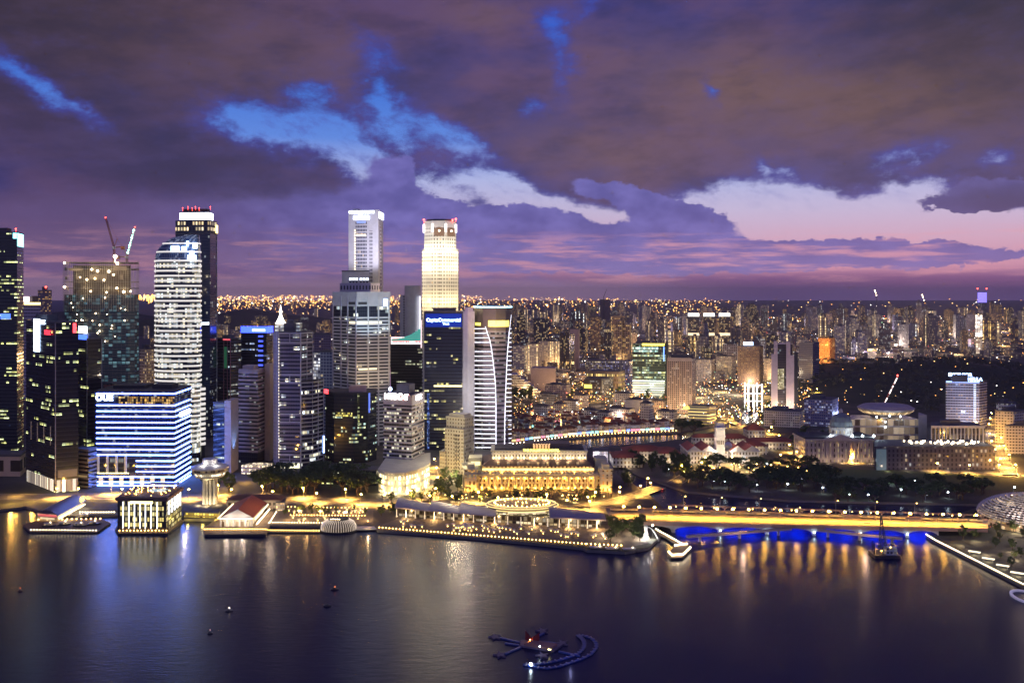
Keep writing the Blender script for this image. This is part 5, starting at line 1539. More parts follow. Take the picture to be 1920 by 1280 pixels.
# ferry shed with a vaulted roof
def ferry_shed():
    a, b, c = G(70, 974), G(108, 977), G(157, 950)
    P = [a, b, c, (a[0] + c[0] - b[0], a[1] + c[1] - b[1])]
    r = thing('ferry_shed', 'vaulted grey shed on the left quay with lamps down its side', 'building', ((a[0] + c[0]) / 2, (a[1] + c[1]) / 2, 2))
    MB().prism(P, 2, 7.5).build('wall', facade('fac_shed', (.3, .24, .2), (.06, .05, .04), bay=3, flr=5.6, wx=.75, wy=.7, lit=.8, cols=WARM, power=1.4, clump=.1), r)
    mb = MB(); n = 10; t = Vector((b[0] - a[0], b[1] - a[1], 0)); d = Vector((c[0] - b[0], c[1] - b[1], 0))
    prev = None
    for k in range(n + 1):
        u = k / n; z = 7.4 + 4.2 * math.sin(PI * u); p = Vector((a[0], a[1], z)) + t * (u * 1.16 - .08) - d * .04; q = p + d * 1.1
        if prev: mb.quad([prev[0], p, q, prev[1]]); mb.quad([prev[0] - Vector((0, 0, .6)), p - Vector((0, 0, .6)), p, prev[0]])
        prev = (p, q)
    mb.quad([(*(P[0]), 7.5)] + [tuple(Vector((a[0], a[1], 7.4 + 4.2 * math.sin(PI * k / n))) + t * (k / n)) for k in range(n, -1, -1)][:-1])
    mb.build('vault_roof', mat('vault_grey', (.24, .22, .24), .5, .2), r, True)
    panel(r, 'sign_panel', P, 1, .86, .99, 7.5, 12, MATS['sign_yellow'], .5)
    panel(r, 'fascia', P, 0, .05, .95, 5.5, 7.3, glow('shed_red', (1, .15, .12), .8), .4)
    panel(r, 'fascia', P, 0, .15, .85, 3.2, 4.6, MATS['ground_warm'], .4)
    mb = MB(); aa, tt, nn, L = face(P, 1)
    for k in range(24):
        u = (k + .5) / 24 * L; mb.ball((aa[0] + tt[0] * u + nn[0] * 1.2, aa[1] + tt[1] * u + nn[1] * 1.2, 4.6), .5, 6, 4)
    mb.each('side_lamp', MATS['bulb_white'], r)
    for k in range(4): lamp('shed_glow', (aa[0] + tt[0] * L * (k + .5) / 4 + nn[0] * 4, aa[1] + tt[1] * L * (k + .5) / 4 + nn[1] * 4, 5), 2600, (1, .72, .42), r, 1)
ferry_shed()

# box pavilion over the water with gold windows
def water_pavilion():
    sl = slab('jetty', 'dark jetty platform carrying the gold-windowed pavilion', 'jetty', [(216, 991), (222, 999), (314, 999), (344, 975), (330, 968), (232, 968)], -1, 1.6, MATS['timber_deck'])
    D = 760; P = foot((221, D + 2), (312, D), (340, D + 42)); z0, z1 = 1.6, Z(934, D)
    m = facade('fac_gold_pav', (.05, .04, .03), (.03, .025, .02), bay=2.05, flr=4.4, wx=.8, wy=.72, lit=.62, cols=((1, .78, .22), (1, .88, .45)), power=1.9, clump=.15)
    r = tower('water_pavilion', 'black-framed pavilion on the water with gold windows split by bright white strips', 'hotel', P, z1, m, z0=z0, parapet=.8, roof=MATS['timber_deck'])
    g = glow('strip_white', (.92, .95, 1.0), 3.2)
    for px in (231, 242, 252.5, 263, 273, 283.5, 295):
        u = (px - 221) / (312 - 221); panel(r, 'light_strip', P, 0, u - .006, u + .006, Z(991, D), Z(941, D), g, .7)
    for k in range(5): panel(r, 'light_strip', P, 1, .12 + k * .19, .15 + k * .19, 14, z1 - 3, g, .7)
    panel(r, 'frame', P, 0, .0, .05, z0, z1, MATS['dark_metal'], .6); panel(r, 'frame', P, 0, .95, 1.0, z0, z1, MATS['dark_metal'], .6)
    panel(r, 'frame', P, 0, .05, .95, z0, z0 + 3, MATS['dark_metal'], .55)
    Q = offset(P, 1.6)
    ev = MB().prism(Q, z1 - 2.2, z1 + .3, bottom=True).build('eaves', mat('eave_brown', (.20, .11, .08), .7), r)
    panel(r, 'sign', P, 0, .26, .72, z1 - 4.2, z1 - 2.4, MATS['bulb_lime'], .7)
    zz = z1 + .6
    def at(s, t): 
        a, b, c, d = P; return tuple((a[i] * (1 - s) + b[i] * s) * (1 - t) + (d[i] * (1 - s) + c[i] * s) * t for i in (0, 1))
    pl = MB().prism([at(.45, .5), at(.8, .5), at(.8, .75), at(.45, .75)], zz, zz + .6).build('pool', glow('pool_blue', (.25, .6, .75), .6), r)
    cp = MB().prism([at(.35, .82), at(1.0, .82), at(1.0, .98), at(.35, .98)], zz + 3.4, zz + 4.2, bottom=True).build('canopy', mat('canopy_cream', (.75, .7, .62), .7), r)
    mb = MB()
    for s in (.36, .55, .75, .98): mb.tube((*at(s, .84), zz), (*at(s, .84), zz + 3.5), .15)
    mb.each('canopy_post', MATS['white_paint'], cp)
    mb = MB()
    for _ in range(46): 
        p = at(R.uniform(.05, .97), R.uniform(.1, .95)); mb.ball((p[0], p[1], zz + R.uniform(.5, 2)), R.uniform(.25, .42), 5, 3)
    mb.build('terrace_lamp', MATS['bulb_warm'], r)
    for s, t in ((.3, .4), (.7, .5), (.6, .9)): lamp('terrace_glow', (*at(s, t), zz + 2.6), 900, (1, .72, .4), r, .6)
    for k in range(9): 
        p = at(R.uniform(.2, .95), R.uniform(.25, .8)); plant('palm', p[0], p[1], .45, 'potted palm on the roof terrace of the gold-windowed pavilion', 'palms on the pavilion roof', zz)
    lamp('side_glow', (P[1][0] + 10, P[1][1] + 14, 8), 6000, (1, .78, .42), r, 1)
water_pavilion()
bulbs('jetty_lamp', 'small lamp at the water edge before the gold-windowed pavilion', 'lamp', 'lamps before the pavilion', (224, 996), (312, 996), 14, .4, 'bulb_warm', .6, 1.6)

# saucer-topped lookout
def saucer_tower():
    D = DG(944); cx = X(393.5, D)
    r = thing('lookout_tower', 'mushroom-shaped lookout tower with a lit saucer on a ribbed shaft', 'tower', (cx, D, 2))
    st = mat('saucer_stone', (.62, .54, .44), .7)
    mb = MB()
    for dx in (-4.6, -1.55, 1.55, 4.6): mb.prism([(cx + dx - 1.0, D - 5 + abs(dx) * .4), (cx + dx + 1.0, D - 5 + abs(dx) * .4), (cx + dx + 1.0, D + 4), (cx + dx - 1.0, D + 4)], 2, 28)
    mb.prism([(cx - 6.4, D - 1), (cx + 6.4, D - 1), (cx + 6.4, D + 3), (cx - 6.4, D + 3)], 2, 28)
    mb.build('shaft', st, r)
    MB().lathe(cx, D, [(6, 25), (12.6, 27.2), (13.4, 29)], 36).build('soffit', st, r)
    MB().lathe(cx, D, [(13.0, 29), (14.6, 31.2)], 36).build('lower_window', facade('fac_sauc', (.2, .15, .1), (.08, .05, .03), bay=1.9, flr=2.6, wx=.8, wy=.9, lit=1.0, cols=((1, .8, .5), (1, .92, .7)), power=1.8, clump=0), r)
    MB().lathe(cx, D, [(15.0, 31.2), (16.2, 32.2), (16.4, 32.6)], 36).build('ring', st, r)
    MB().lathe(cx, D, [(15.8, 32.6), (16.4, 35.0)], 36).build('upper_window', facade('fac_sauc2', (.3, .25, .2), (.03, .03, .03), bay=2.2, flr=3, wx=.75, wy=.9, lit=.35, cols=WARM, power=1.0, clump=0), r)
    MB().lathe(cx, D, [(16.9, 35.0), (17.0, 36.2), (12, 38.2), (7.2, 38.8)], 36).build('roof', mat('saucer_roof', (.55, .52, .55), .6), r, True)
    MB().lathe(cx, D, [(7, 38.6), (6.6, 43), (6.8, 43.4)], 24).build('drum', MATS['white_paint'], r)
    for a in (-140, -90, -40): lamp('uplight', (cx + 11 * math.cos(math.radians(a)), D + 9 * math.sin(math.radians(a)), 3.5), 3600, (1, .72, .4), r, .6)
    lamp('drum_light', (cx - 3, D - 10, 40.5), 1700, (1, .92, .85), r, .6); lamp('drum_light', (cx + 8, D - 8, 40.5), 1200, (1, .92, .85), r, .6)
    lamp('soffit_light', (cx, D - 10, 24), 1500, (1, .75, .4), r, 1)
saucer_tower()

# pier hall with the red roof
def pier_hall():
    dkk = slab('pier_deck', 'dark pier platform under the red-roofed hall', 'pier', [(381, 991), (384, 1001), (498, 1001), (506, 984), (520, 962), (440, 945), (405, 972)], -1, 2.1, MATS['timber_deck'])
    D0, D1 = 772.0, 828.0
    xl, xr = X(411, D0), X(474.5, D0); ze, za = 9.0, 16.6; xm = (xl + xr) / 2 + 1
    sh = 0.06 * (D1 - D0)
    r = thing('pier_hall', 'long white-gabled pier hall with a red tiled roof', 'pier hall', ((xl + xr) / 2, D0 + 28, 2.1))
    wl = MB(); P = [(xl + 2.2, D0 + 2), (xr - 2.2, D0 + 2), (xr - 2.2 - sh, D1), (xl + 2.2 - sh, D1)]
    MB().prism(P, 2.1, ze).build('wall', facade('fac_pier', (.66, .56, .44), (.14, .09, .05), bay=4.1, flr=6.9, wx=.62, wy=.72, lit=.9, cols=((1, .78, .48), (1, .86, .6)), power=1.1, clump=0), r)
    rm = MB()
    e = 1.2
    rm.quad([(xl, D0 + 1.0, ze + .6), (xm, D0 + 1.0, za), (xm - sh, D1, za), (xl - sh, D1, ze + .6)][::-1], [(0, 0), (10, 0), (10, 50), (0, 50)])
    rm.quad([(xm, D0 + 1.0, za), (xr, D0 + 1.0, ze + .6), (xr - sh, D1, ze + .6), (xm - sh, D1, za)][::-1], [(0, 0), (10, 0), (10, 50), (0, 50)])
    rm.quad([(xr - sh, D1, ze + .6), (xl - sh, D1, ze + .6), (xm - sh, D1, za)])
    rm.quad([(xl, D0 + 1, ze + .5), (xr, D0 + 1, ze + .5), (xr - sh, D1, ze + .5), (xl - sh, D1, ze + .5)][::-1])
    m, b = newmat('pier_tile')
    tc = m.node_tree.nodes.new('ShaderNodeTexCoord'); px_, py_, pz_ = sep(S(tc.outputs['Object']))
    w = (py_ * 1.4).fract().step(.0, .35); n = noise(S(tc.outputs['Object']), .4, 4)
    S.put(b.inputs['Base Color'], mix(w * .5 + n * .6, (.20, .04, .022), (.42, .10, .05))); b.inputs['Roughness'].default_value = .8
    rf = rm.build('roof', m, r)
    g = MB(); g.quad([(xl + .3, D0 + .8, ze + .5), (xr - .3, D0 + .8, ze + .5), (xm, D0 + .8, za - .2)]); g.quad([(xl + .3, D0 + 1, ze + .5), (xm, D0 + 1, za - .2), (xr - .3, D0 + 1, ze + .5)])
    g.prism([(xl, D0 + .2), (xr, D0 + .2), (xr, D0 + 1.2), (xl, D0 + 1.2)], ze - .3, ze + .6, bottom=True)
    g.build('gable', MATS['white_paint'], r)
    c = MB()
    for k in range(6):
        x = xl + 1 + k * (xr - xl - 2) / 5; c.prism([(x - .6, D0 + .4), (x + .6, D0 + .4), (x + .6, D0 + 1.6), (x - .6, D0 + 1.6)], 2.1, ze)
    c.each('column', MATS['white_paint'], r)
    t = MB(); t.tube((xl - 1.2, D0 + .5, ze), (xl - 1.2 - sh, D1 - 2, ze), .5); t.tube((xr + 1.6, D0 + .5, ze - .5), (xr + 1.6 - sh, D1 - 2, ze - .5), .5); t.tube((xl, D0, ze - .1), (xr, D0, ze - .1), .3)
    t.build('eaves_light', glow('eave_gold', (1, .82, .5), 3.6), r)
    b = MB()
    for k in range(26): b.ball((xr + 2.6 - sh * k / 26, D0 + 2 + k * 2.1, 4.2), .42, 6, 4)
    b.each('walk_lamp', MATS['bulb_white'], r)
    for x in (xl + 6, (xl + xr) / 2, xr - 6): lamp('porch_light', (x, D0 - 3.4, 6.5), 1500, (1, .76, .5), r, .5); 
    for x in (xl + 8, xr - 8): lamp('gable_light', (x, D0 - 5, 9.0), 1900, (1, .80, .66), r, .5)
    for k in range(4): lamp('walk_light', (xr + 4 - sh * k / 4, D0 + 8 + k * 14, 6), 1300, (1, .72, .4), r, .6); lamp('walk_light', (xl - 4 - sh * k / 4, D0 + 8 + k * 14, 6), 900, (1, .72, .4), r, .6)
    lamp('roof_wash', (xm + 22, D0 + 20, 26), 5200, (1, .72, .5), r, 2)
    mb = MB(); x0 = X(478, 836)
    mb.prism([(x0 - 24, 832), (x0 + 24, 832), (x0 + 24, 846), (x0 - 24, 846)], 2.1, 11).build('back_hall', facade('fac_pierback', (.4, .34, .28), (.06, .05, .04), bay=4, flr=5, wx=.6, wy=.5, lit=.4, cols=WARM, power=1), r)
    MB().prism([(x0 - 25, 831), (x0 + 25, 831), (x0 + 25, 847), (x0 - 25, 847)], 11, 14.5, poly1=[(x0 - 16, 837), (x0 + 16, 837), (x0 + 16, 841), (x0 - 16, 841)]).build('back_roof', MATS['brown_tile'], r)
pier_hall()
bulbs('pier_lamp', 'small white globe on the front edge of the red-roofed hall pier', 'lamp', 'white globes on the pier front', (384, 994), (498, 994), 24, .34, 'bulb_warm', .9, 2.1)
bulbs('pier_lamp', 'small white globe on the side of the red-roofed hall pier', 'lamp', 'white globes on the pier side', (505, 982), (518, 962), 6, .42, 'bulb_white', .9, 2.1)
bulbs('terrace_lamp', 'small white globe in the back row of the tree-lined promenade', 'lamp', 'globes in the promenade back row', (533, 952), (688, 955), 24, .32, 'bulb_warm', 1.2)
bulbs('terrace_lamp', 'small white globe in the middle row of the promenade', 'lamp', 'globes in the promenade middle row', (545, 968), (684, 969), 26, .32, 'bulb_warm', 1.2)
bulbs('terrace_lamp', 'small white globe on the promenade edge left of the ribbed pavilion', 'lamp', 'globes on the promenade edge', (506, 981), (604, 982), 20, .32, 'bulb_white', .9)
st_ = slab('boardwalk', 'low boardwalk on the water between the pier hall and the ribbed pavilion', 'boardwalk', [(500, 992), (500, 997), (600, 998), (600, 991)], -1, .9, MATS['timber_deck'])
bulbs('boardwalk_lamp', 'small globe on the low boardwalk beside the ribbed pavilion', 'lamp', 'globes on the low boardwalk', (502, 995), (598, 996), 20, .30, 'bulb_warm', .6, .9)
wq = thing('quay_arcade', 'low quay arcade lit gold from within, left of the pier hall', 'building', (*G(378, 970), 2))
Pq = [G(346, 969), G(408, 971), G(412, 964), G(346, 962)]
MB().prism(Pq, 2.0, 6.0).build('wall', facade('fac_quayarc', (.3, .22, .1), (.08, .06, .02), bay=2.6, flr=3.6, wx=.7, wy=.7, lit=1.0, cols=((1, .72, .08), (1, .82, .2)), power=1.5, clump=.1), wq)
MB().prism(offset(Pq, .8), 6.0, 6.8).build('roof', MATS['roof_grey'], wq)
for px in (352, 380, 405): lamp('arcade_glow', (*G(px, 974), 3.2), 1500, (1, .72, .12), wq, .6)

# ribbed glass pavilion
def ribbed_pavilion():
    D = 768; cx = X(635, D)
    r = thing('ribbed_pavilion', 'low dome-shaped pavilion on the water ringed with lit white ribs', 'pavilion', (cx, D, 0))
    MB().lathe(cx, D, [(15.2, -.5), (15.4, 1.2), (14.6, 1.3)], 40, sy=.8).build('base', MATS['dark_metal'], r)
    prof = [(14.2, 1.3), (14.0, 4.5), (12.2, 7.6), (8.5, 9.6), (7.8, 9.9)]
    MB().lathe(cx, D, prof, 40, sy=.8).build('glass', mat('pav_glass', (.03, .025, .02), .1, emit=(1, .7, .45), power=.06), r, True)
    rb = MB(); N = 44
    for k in range(N):
        a = 2 * PI * k / N
        for (r0, z0), (r1, z1) in zip(prof, prof[1:4]):
            rb.tube((cx + (r0 + .3) * math.cos(a), D + .8 * (r0 + .3) * math.sin(a), z0), (cx + (r1 + .3) * math.cos(a), D + .8 * (r1 + .3) * math.sin(a), z1), .17, n=4)
    rb.build('rib', glow('rib_pearl', (1, .80, .62), .9), r)
    MB().lathe(cx, D, [(8.2, 9.6), (8.2, 10.6), (7.6, 10.6)], 30, sy=.8).build('roof', MATS['roof_dark'], r)
    b = MB()
    for k in range(5): b.ball((cx - 5 + k * 1.7, D - 6.6, 11), .36, 6, 4)
    b.ball((cx + 5, D + 6, 14), .9); b.ball((cx + 3, D + 8, 13), .7)
    b.each('roof_lamp', MATS['bulb_white'], r)
ribbed_pavilion()
sl = slab('gangway', 'pale gangway from the ribbed pavilion to the arcade quay', 'gangway', [(668, 986), (668, 992), (709, 991), (709, 986)], .8, 1.8, MATS['white_paint'])
lamp('gangway_glow', (*G(690, 996), 3), 1800, (1, .8, .4), sl, .5)

# restaurants and planting on the promenade
PV = thing('promenade_kiosk', 'low flat-roofed kiosk with lit windows behind the pier hall', 'building', (*G(527, 955), 2))
Pk = [G(518, 957), G(534, 957), G(534, 949), G(518, 949)]
MB().prism(Pk, 2, 9).build('wall', facade('fac_kiosk', (.5, .45, .4), (.1, .08, .06), bay=2, flr=3.5, wx=.7, wy=.6, lit=.8, cols=WARM, power=1.5, clump=.1), PV)
MB().prism(offset(Pk, .5), 9, 9.8).build('roof', MATS['roof_grey'], PV)
for k, (px, py) in enumerate([(560, 962), (600, 963), (640, 963), (672, 962), (575, 976), (620, 976), (690, 975), (650, 950), (590, 948), (540, 975)]):
    lamp('terrace_glow', (*G(px, py), 6.0), 5200, (1, .55, .18), PV, 1)
grove('round', 532, 690, 956, 966, 22, .3, .5, 'small shrub-like tree between the promenade lamp rows', 'small trees on the promenade')
for k in range(26):
    px, py = R.uniform(535, 690), R.choice((957, 962, 973, 977)) + R.uniform(-1.5, 1.5); x, y = G(px, py); dup(pz, (x, y, 2.03), R.uniform(0, .5), 'pale square parasol on the tree-lined promenade', None, 'parasols on the promenade')

# ------------------------------------------------------------------ the road bridge
def road_bridge():
    z = 7.2
    bl, br, fr_, fl = G(1136, 952, z), G(1852, 975, z), G(1852, 993, z), G(1148, 979, z)
    P = [fl, fr_, br, bl]
    r = thing('road_bridge', 'wide low road bridge glowing amber under its lamps, blue-lit beneath', 'bridge', ((fl[0] + fr_[0]) / 2, (fl[1] + bl[1]) / 2, 0))
    MB().prism(P, z - 1.6, z, bottom=True).build('deck', mat('bridge_road', (.26, .22, .17), .8, scale=.06, var=.45), r)
    def edge(v): return (fl[0] * (1 - v) + bl[0] * v, fl[1] * (1 - v) + bl[1] * v), (fr_[0] * (1 - v) + br[0] * v, fr_[1] * (1 - v) + br[1] * v)
    def at(u, v): a, b = edge(v); return (a[0] * (1 - u) + b[0] * u, a[1] * (1 - u) + b[1] * u)
    for v in (.0, 1.0): 
        a, b = edge(v); L = math.hypot(b[0] - a[0], b[1] - a[1])
        MB().obox(((a[0]+b[0])/2, (a[1]+b[1])/2), (b[0]-a[0], b[1]-a[1]), L, .8, z - 1.7, z + 1.1).build('parapet', mat('parapet_rose', (.40, .26, .2), .8), r)
    mk = MB()
    for v in (.14, .22, .30, .56, .64):
        a, b = edge(v); L = math.hypot(b[0]-a[0], b[1]-a[1]); n = int(L / 8)
        for k in range(n):
            p = at((k + .1) / n, v); mk.obox(p, (b[0]-a[0], b[1]-a[1]), 3.5, .22, z, z + .008)
    mk.build('lane_marking', MATS['lane_paint'], r)
    a, b = edge(.42); L = math.hypot(b[0]-a[0], b[1]-a[1])
    MB().obox(((a[0]+b[0])/2, (a[1]+b[1])/2), (b[0]-a[0], b[1]-a[1]), L, 3.0, z - .01, z + .3).build('median', mat('median_stone', (.4, .36, .3), .8), r)
    # arched face and piers
    t = Vector((fr_[0] - fl[0], fr_[1] - fl[1], 0)); TL = t.length; t.normalize()
    def u_of(px):             # column to distance along the front edge
        lo, hi = 0.0, 1.0
        for _ in range(40):
            md = (lo + hi) / 2; p = at(md, 0)
            if p[0] / p[1] * F + 960 < px: lo = md
            else: hi = md
        return lo
    pier = [1176, 1263, 1350, 1438, 1526, 1613, 1701, 1760]
    for i in range(len(pier) - 1):
        u0, u1 = u_of(pier[i]), u_of(pier[i + 1]); mb = MB(); n = 14
        for v, flip in ((.012, False), (.988, True)):
            for k in range(n):
                f0, f1 = k / n, (k + 1) / n
                p, q = at(u0 + (u1 - u0) * f0, v), at(u0 + (u1 - u0) * f1, v)
                h0, h1 = 0.8 + 4.4 * math.sqrt(max(0, 1 - (2 * f0 - 1) ** 2)), .8 + 4.4 * math.sqrt(max(0, 1 - (2 * f1 - 1) ** 2))
                qd = [(*p, h0), (*q, h1), (*q, z - 1.6), (*p, z - 1.6)]
                mb.quad(qd[::-1] if flip else qd)
        for k in range(n):
            f0, f1 = k / n, (k + 1) / n
            h0, h1 = 0.8 + 4.4 * math.sqrt(max(0, 1 - (2 * f0 - 1) ** 2)), .8 + 4.4 * math.sqrt(max(0, 1 - (2 * f1 - 1) ** 2))
            g = [at(u0 + (u1 - u0) * f0, .012), at(u0 + (u1 - u0) * f1, .012), at(u0 + (u1 - u0) * f1, .988), at(u0 + (u1 - u0) * f0, .988)]
            mb.quad([(*g[0], h0), (*g[3], h0), (*g[2], h1), (*g[1], h1)])
        mb.build('arch', mat('bridge_concrete', (.45, .43, .42), .8), r)
        for v in (.15, .5, .85):
            for f in (.3, .7):
                p = at(u0 + (u1 - u0) * f, v)
                if i > 0:
                    bl_ = lamp('blue_light', (*p, .5), 15000, (.0, .02, 1.0), r, 2.0); bl_.data.type = 'AREA'; bl_.data.size = 9; bl_.rotation_euler = (PI, 0, 0)
        p0, p1 = at(u1, -.02), at(u1, 1.02); L = math.hypot(p1[0]-p0[0], p1[1]-p0[1])
        pr = MB().obox(((p0[0]+p1[0])/2, (p0[1]+p1[1])/2), (p1[0]-p0[0], p1[1]-p0[1]), L, 3, -2, 1.6).build('pier', MATS['bridge_concrete'], r)
        if 0 < i < 6: MB().ball((p0[0], p0[1] - 1, 3), .55, 6, 4).build('pier_lamp', MATS['bulb_cold'], pr)
    return at, z
BR, BZ = road_bridge()

def make_street_lamp(name, label, group, h=9.0, m='bulb_sodium', power=3000, col=(1, .56, .14), r=.7):
    t = thing(name, label, 'street lamp', (0, 0, 0), group)
    MB().tube((0, 0, 0), (0, 0, h), .14, .09).build('pole', MATS['steel_grey'], t)
    MB().tube((0, 0, h), (1.6, 0, h + .3), .08).build('arm', MATS['steel_grey'], t)
    MB().ball((1.6, 0, h + .1), r, 8, 5, sz=.7).build('lamp_head', MATS[m], t)
    lamp('lamp_light', (1.6, 0, h - .9), power, col, t, .4, 138, (1.6, 0, 0), .6)
    return t
lb = make_street_lamp('street_lamp', 'bridge lamp on the median of the amber road bridge', 'lamps along the bridge', 8.0, 'bulb_sodium', 30000, (1, .47, .05), .95)
for k in range(23):
    p = BR((k + .8) / 23.6, .42)
    if k == 0: lb.location = (*p, BZ + .3)
    else: dup(lb, (*p, BZ + .3))
# concrete planter troughs along the far lanes
def make_planter():
    t = thing('planter', 'long amber-lit planter trough on the far side of the bridge', 'planter', (0, 0, 0), 'planters along the bridge')
    MB().box(-5.2, 5.2, -1.0, 1.0, 0, 1.0).build('plinth', MATS['dark_metal'], t)
    MB().box(-5.8, 5.8, -1.7, 1.7, 1.0, 2.2).build('trough', mat('trough_stone', (.5, .44, .34), .8), t)
    mb = MB()
    for k in range(10): clump(mb, (-5 + k * 1.1, 0, 2.3), .9, 14, .28, .6)
    mb.build('shrub', MATS['leaf_mid'], t)
    return t
plp = make_planter(); ang = math.atan2(BR(1, .8)[1] - BR(0, .8)[1], BR(1, .8)[0] - BR(0, .8)[0]); i = 0
for k in range(25):
    if k in (2, 7, 11, 16, 20): continue
    p = BR((k + .7) / 25.5, .80)
    if i == 0: plp.location = (*p, BZ); plp.rotation_euler = (0, 0, ang)
    else: dup(plp, (*p, BZ), ang)
    i += 1
# lighting gantry behind the bridge
def gantry():
    r = thing('light_gantry', 'long horizontal lighting truss on forked posts behind the bridge', 'gantry', (*BR(.5, 1.05), BZ))
    a, b = BR(.17, 1.06), BR(.99, 1.06); zt = Z(939, 830)
    st = mat('gantry_steel', (.34, .24, .2), .5, .3)
    mb = MB()
    for dz in (0, .9): mb.tube((*a, zt + dz), (*b, zt + dz), .22)
    n = 90
    for k in range(n):
        f0, f1 = k / n, (k + 1) / n
        p = (a[0] + (b[0]-a[0]) * f0, a[1] + (b[1]-a[1]) * f0, zt + (k % 2) * .9); q = (a[0] + (b[0]-a[0]) * f1, a[1] + (b[1]-a[1]) * f1, zt + ((k + 1) % 2) * .9)
        mb.tube(p, q, .1, n=4)
    mb.build('truss', st, r)
    lbm = MB()
    for k in range(8):
        f = (k + .5) / 8; p = (a[0] + (b[0]-a[0]) * f, a[1] + (b[1]-a[1]) * f)
        po = MB(); po.tube((*p, BZ - 4), (*p, BZ + 2), .4)
        po.tube((*p, BZ + 2), (p[0] - 2.4, p[1], zt), .28); po.tube((*p, BZ + 2), (p[0] + 2.4, p[1], zt), .28); po.build('forked_post', st, r)
        for g in (-.3, .3): lbm.ball((p[0] + g * 30, p[1], zt - .4), .4, 6, 4)
    lbm.build('truss_lamp', MATS['bulb_warm'], r)
gantry()
ml = make_street_lamp('lamp_mast', 'tall plain lamp mast behind the bridge planters', 'masts behind the bridge', 12.5, 'bulb_warm', 1500, (1, .7, .4), .45)
for i, px in enumerate((1291, 1361, 1435, 1578, 1650, 1722)):
    p = BR((px - 1140) / 712, .97)
    if i == 0: ml.location = (*p, BZ)
    else: dup(ml, (*p, BZ))

# unfinished footbridge spans in front
def footbridge():
    for i, (a, b, lab) in enumerate((((1288, 1004), (1482, 989), 'unfinished tan footbridge span rising from the statue towards mid-river'), ((1534, 992), (1692, 1008), 'unfinished tan footbridge span descending towards the crane barge'))):
        z = 5.2; p, q = G(*a, z), G(*b, z); L = math.hypot(q[0]-p[0], q[1]-p[1]); c = ((p[0]+q[0])/2, (p[1]+q[1])/2)
        r = thing('footbridge_span', lab, 'footbridge', (*c, 0))
        MB().obox(c, (q[0]-p[0], q[1]-p[1]), L, 4.5, z - 1.4, z).build('deck', mat('span_tan', (.52, .42, .36), .8), r)
        e = MB()
        for s in (-1, 1):
            n = (-(q[1]-p[1]) / L * 2.2 * s, (q[0]-p[0]) / L * 2.2 * s); e.tube((p[0]+n[0], p[1]+n[1], z + 1), (q[0]+n[0], q[1]+n[1], z + 1), .1)
        e.build('handrail', MATS['steel_grey'], r)
        for f in (.12, .5, .88):
            x, y = p[0] + (q[0]-p[0]) * f, p[1] + (q[1]-p[1]) * f; MB().lathe(x, y, [(1.2, -2), (1.2, z - 1.4)], 12).build('pier', MATS['concrete'], r)
        lamp('work_light', (c[0], c[1] - 12, 12), 5200, (1, .62, .42), r, 1)
footbridge()

# fountain statue, its jetty and look-out deck
def statue():
    x, y = G(1211, 1008); r = thing('fountain_statue', 'bright white floodlit statue spouting water at the river mouth', 'statue', (x, y, 2))
    MB().lathe(x, y, [(2.8, 2), (2.6, 3.0), (1.7, 3.4)], 16).build('plinth', MATS['concrete'], r)
    w = mat('statue_white', (.85, .85, .82), .5)
    MB().lathe(x, y, [(1.7, 3.4), (2.0, 4.6), (1.6, 7.0), (1.35, 8.6), (1.7, 9.8), (1.55, 11.2), (.7, 12.2), (.2, 12.4)], 14).build('figure', w, r, True)
    mb = MB(); prev = None
    for k in range(10):
        t = k / 9; p = (x + 1.5 + 8 * t, y - 3.5 * t, 10.4 + 1.2 * t - 11.2 * t * t)
        if prev: mb.tube(prev, p, .28 + .4 * t, .33 + .4 * t, n=6)
        prev = p
    mb.build('water_jet', mat('jet_white', (.8, .85, .9), .3), r)
    for dx, dy in ((-4, -5), (4, -5), (0, -6)): lamp('flood', (x + dx, y + dy, 4), 3000, (1, .95, .88), r, .5)
    MB().ball((x + 6, y + 4, 11), .8).build('flood_lamp', MATS['bulb_white'], r)
    MB().tube((x + 6, y + 4, 2), (x + 6, y + 4, 11), .1).build('flood_pole', MATS['steel_grey'], r)
statue()
jt = slab('lookout_deck', 'six-sided look-out deck on the water ringed with white globes', 'deck', [(1252, 1038), (1258, 1045), (1280, 1044), (1296, 1028), (1288, 1020), (1264, 1024)], -1, 1.8, MATS['timber_deck'])
wk = slab('walkway', 'thin lit walkway from the statue to the look-out deck', 'walkway', [(1222, 996), (1250, 1008), (1272, 1023), (1279, 1021), (1258, 1003), (1228, 992)], .6, 1.8, MATS['timber_deck'])
for a, b, n in (((1254, 1037), (1260, 1043), 3), ((1262, 1043), (1280, 1042), 6), ((1283, 1040), (1294, 1029), 5), ((1287, 1022), (1266, 1025), 6)):
    bulbs('deck_lamp', 'white globe on the rim of the six-sided look-out deck', 'lamp', 'globes round the look-out deck', a, b, n, .6, 'bulb_white', .9, 1.8)
bulbs('deck_lamp', 'white globe along the walkway to the look-out deck', 'lamp', 'globes on the walkway', (1230, 994), (1276, 1020), 12, .5, 'bulb_white', .9, 1.8)
lamp('deck_glow', (*G(1272, 1036), 4.5), 1800, (1, .8, .5), jt, .5)
for k, (px, py) in enumerate([(1150, 990), (1180, 1000), (1195, 1012), (1160, 1012), (1140, 1004), (1185, 985), (1204, 992), (1128, 1008)]):
    lamp('park_glow', (*G(px, py), 6), 2600, (1, .74, .45), jt, 1)
bk = make_boat('tour_boat', 'dark passenger boat moored at the end of the arcade quay', 'boats at the quay end', 17)
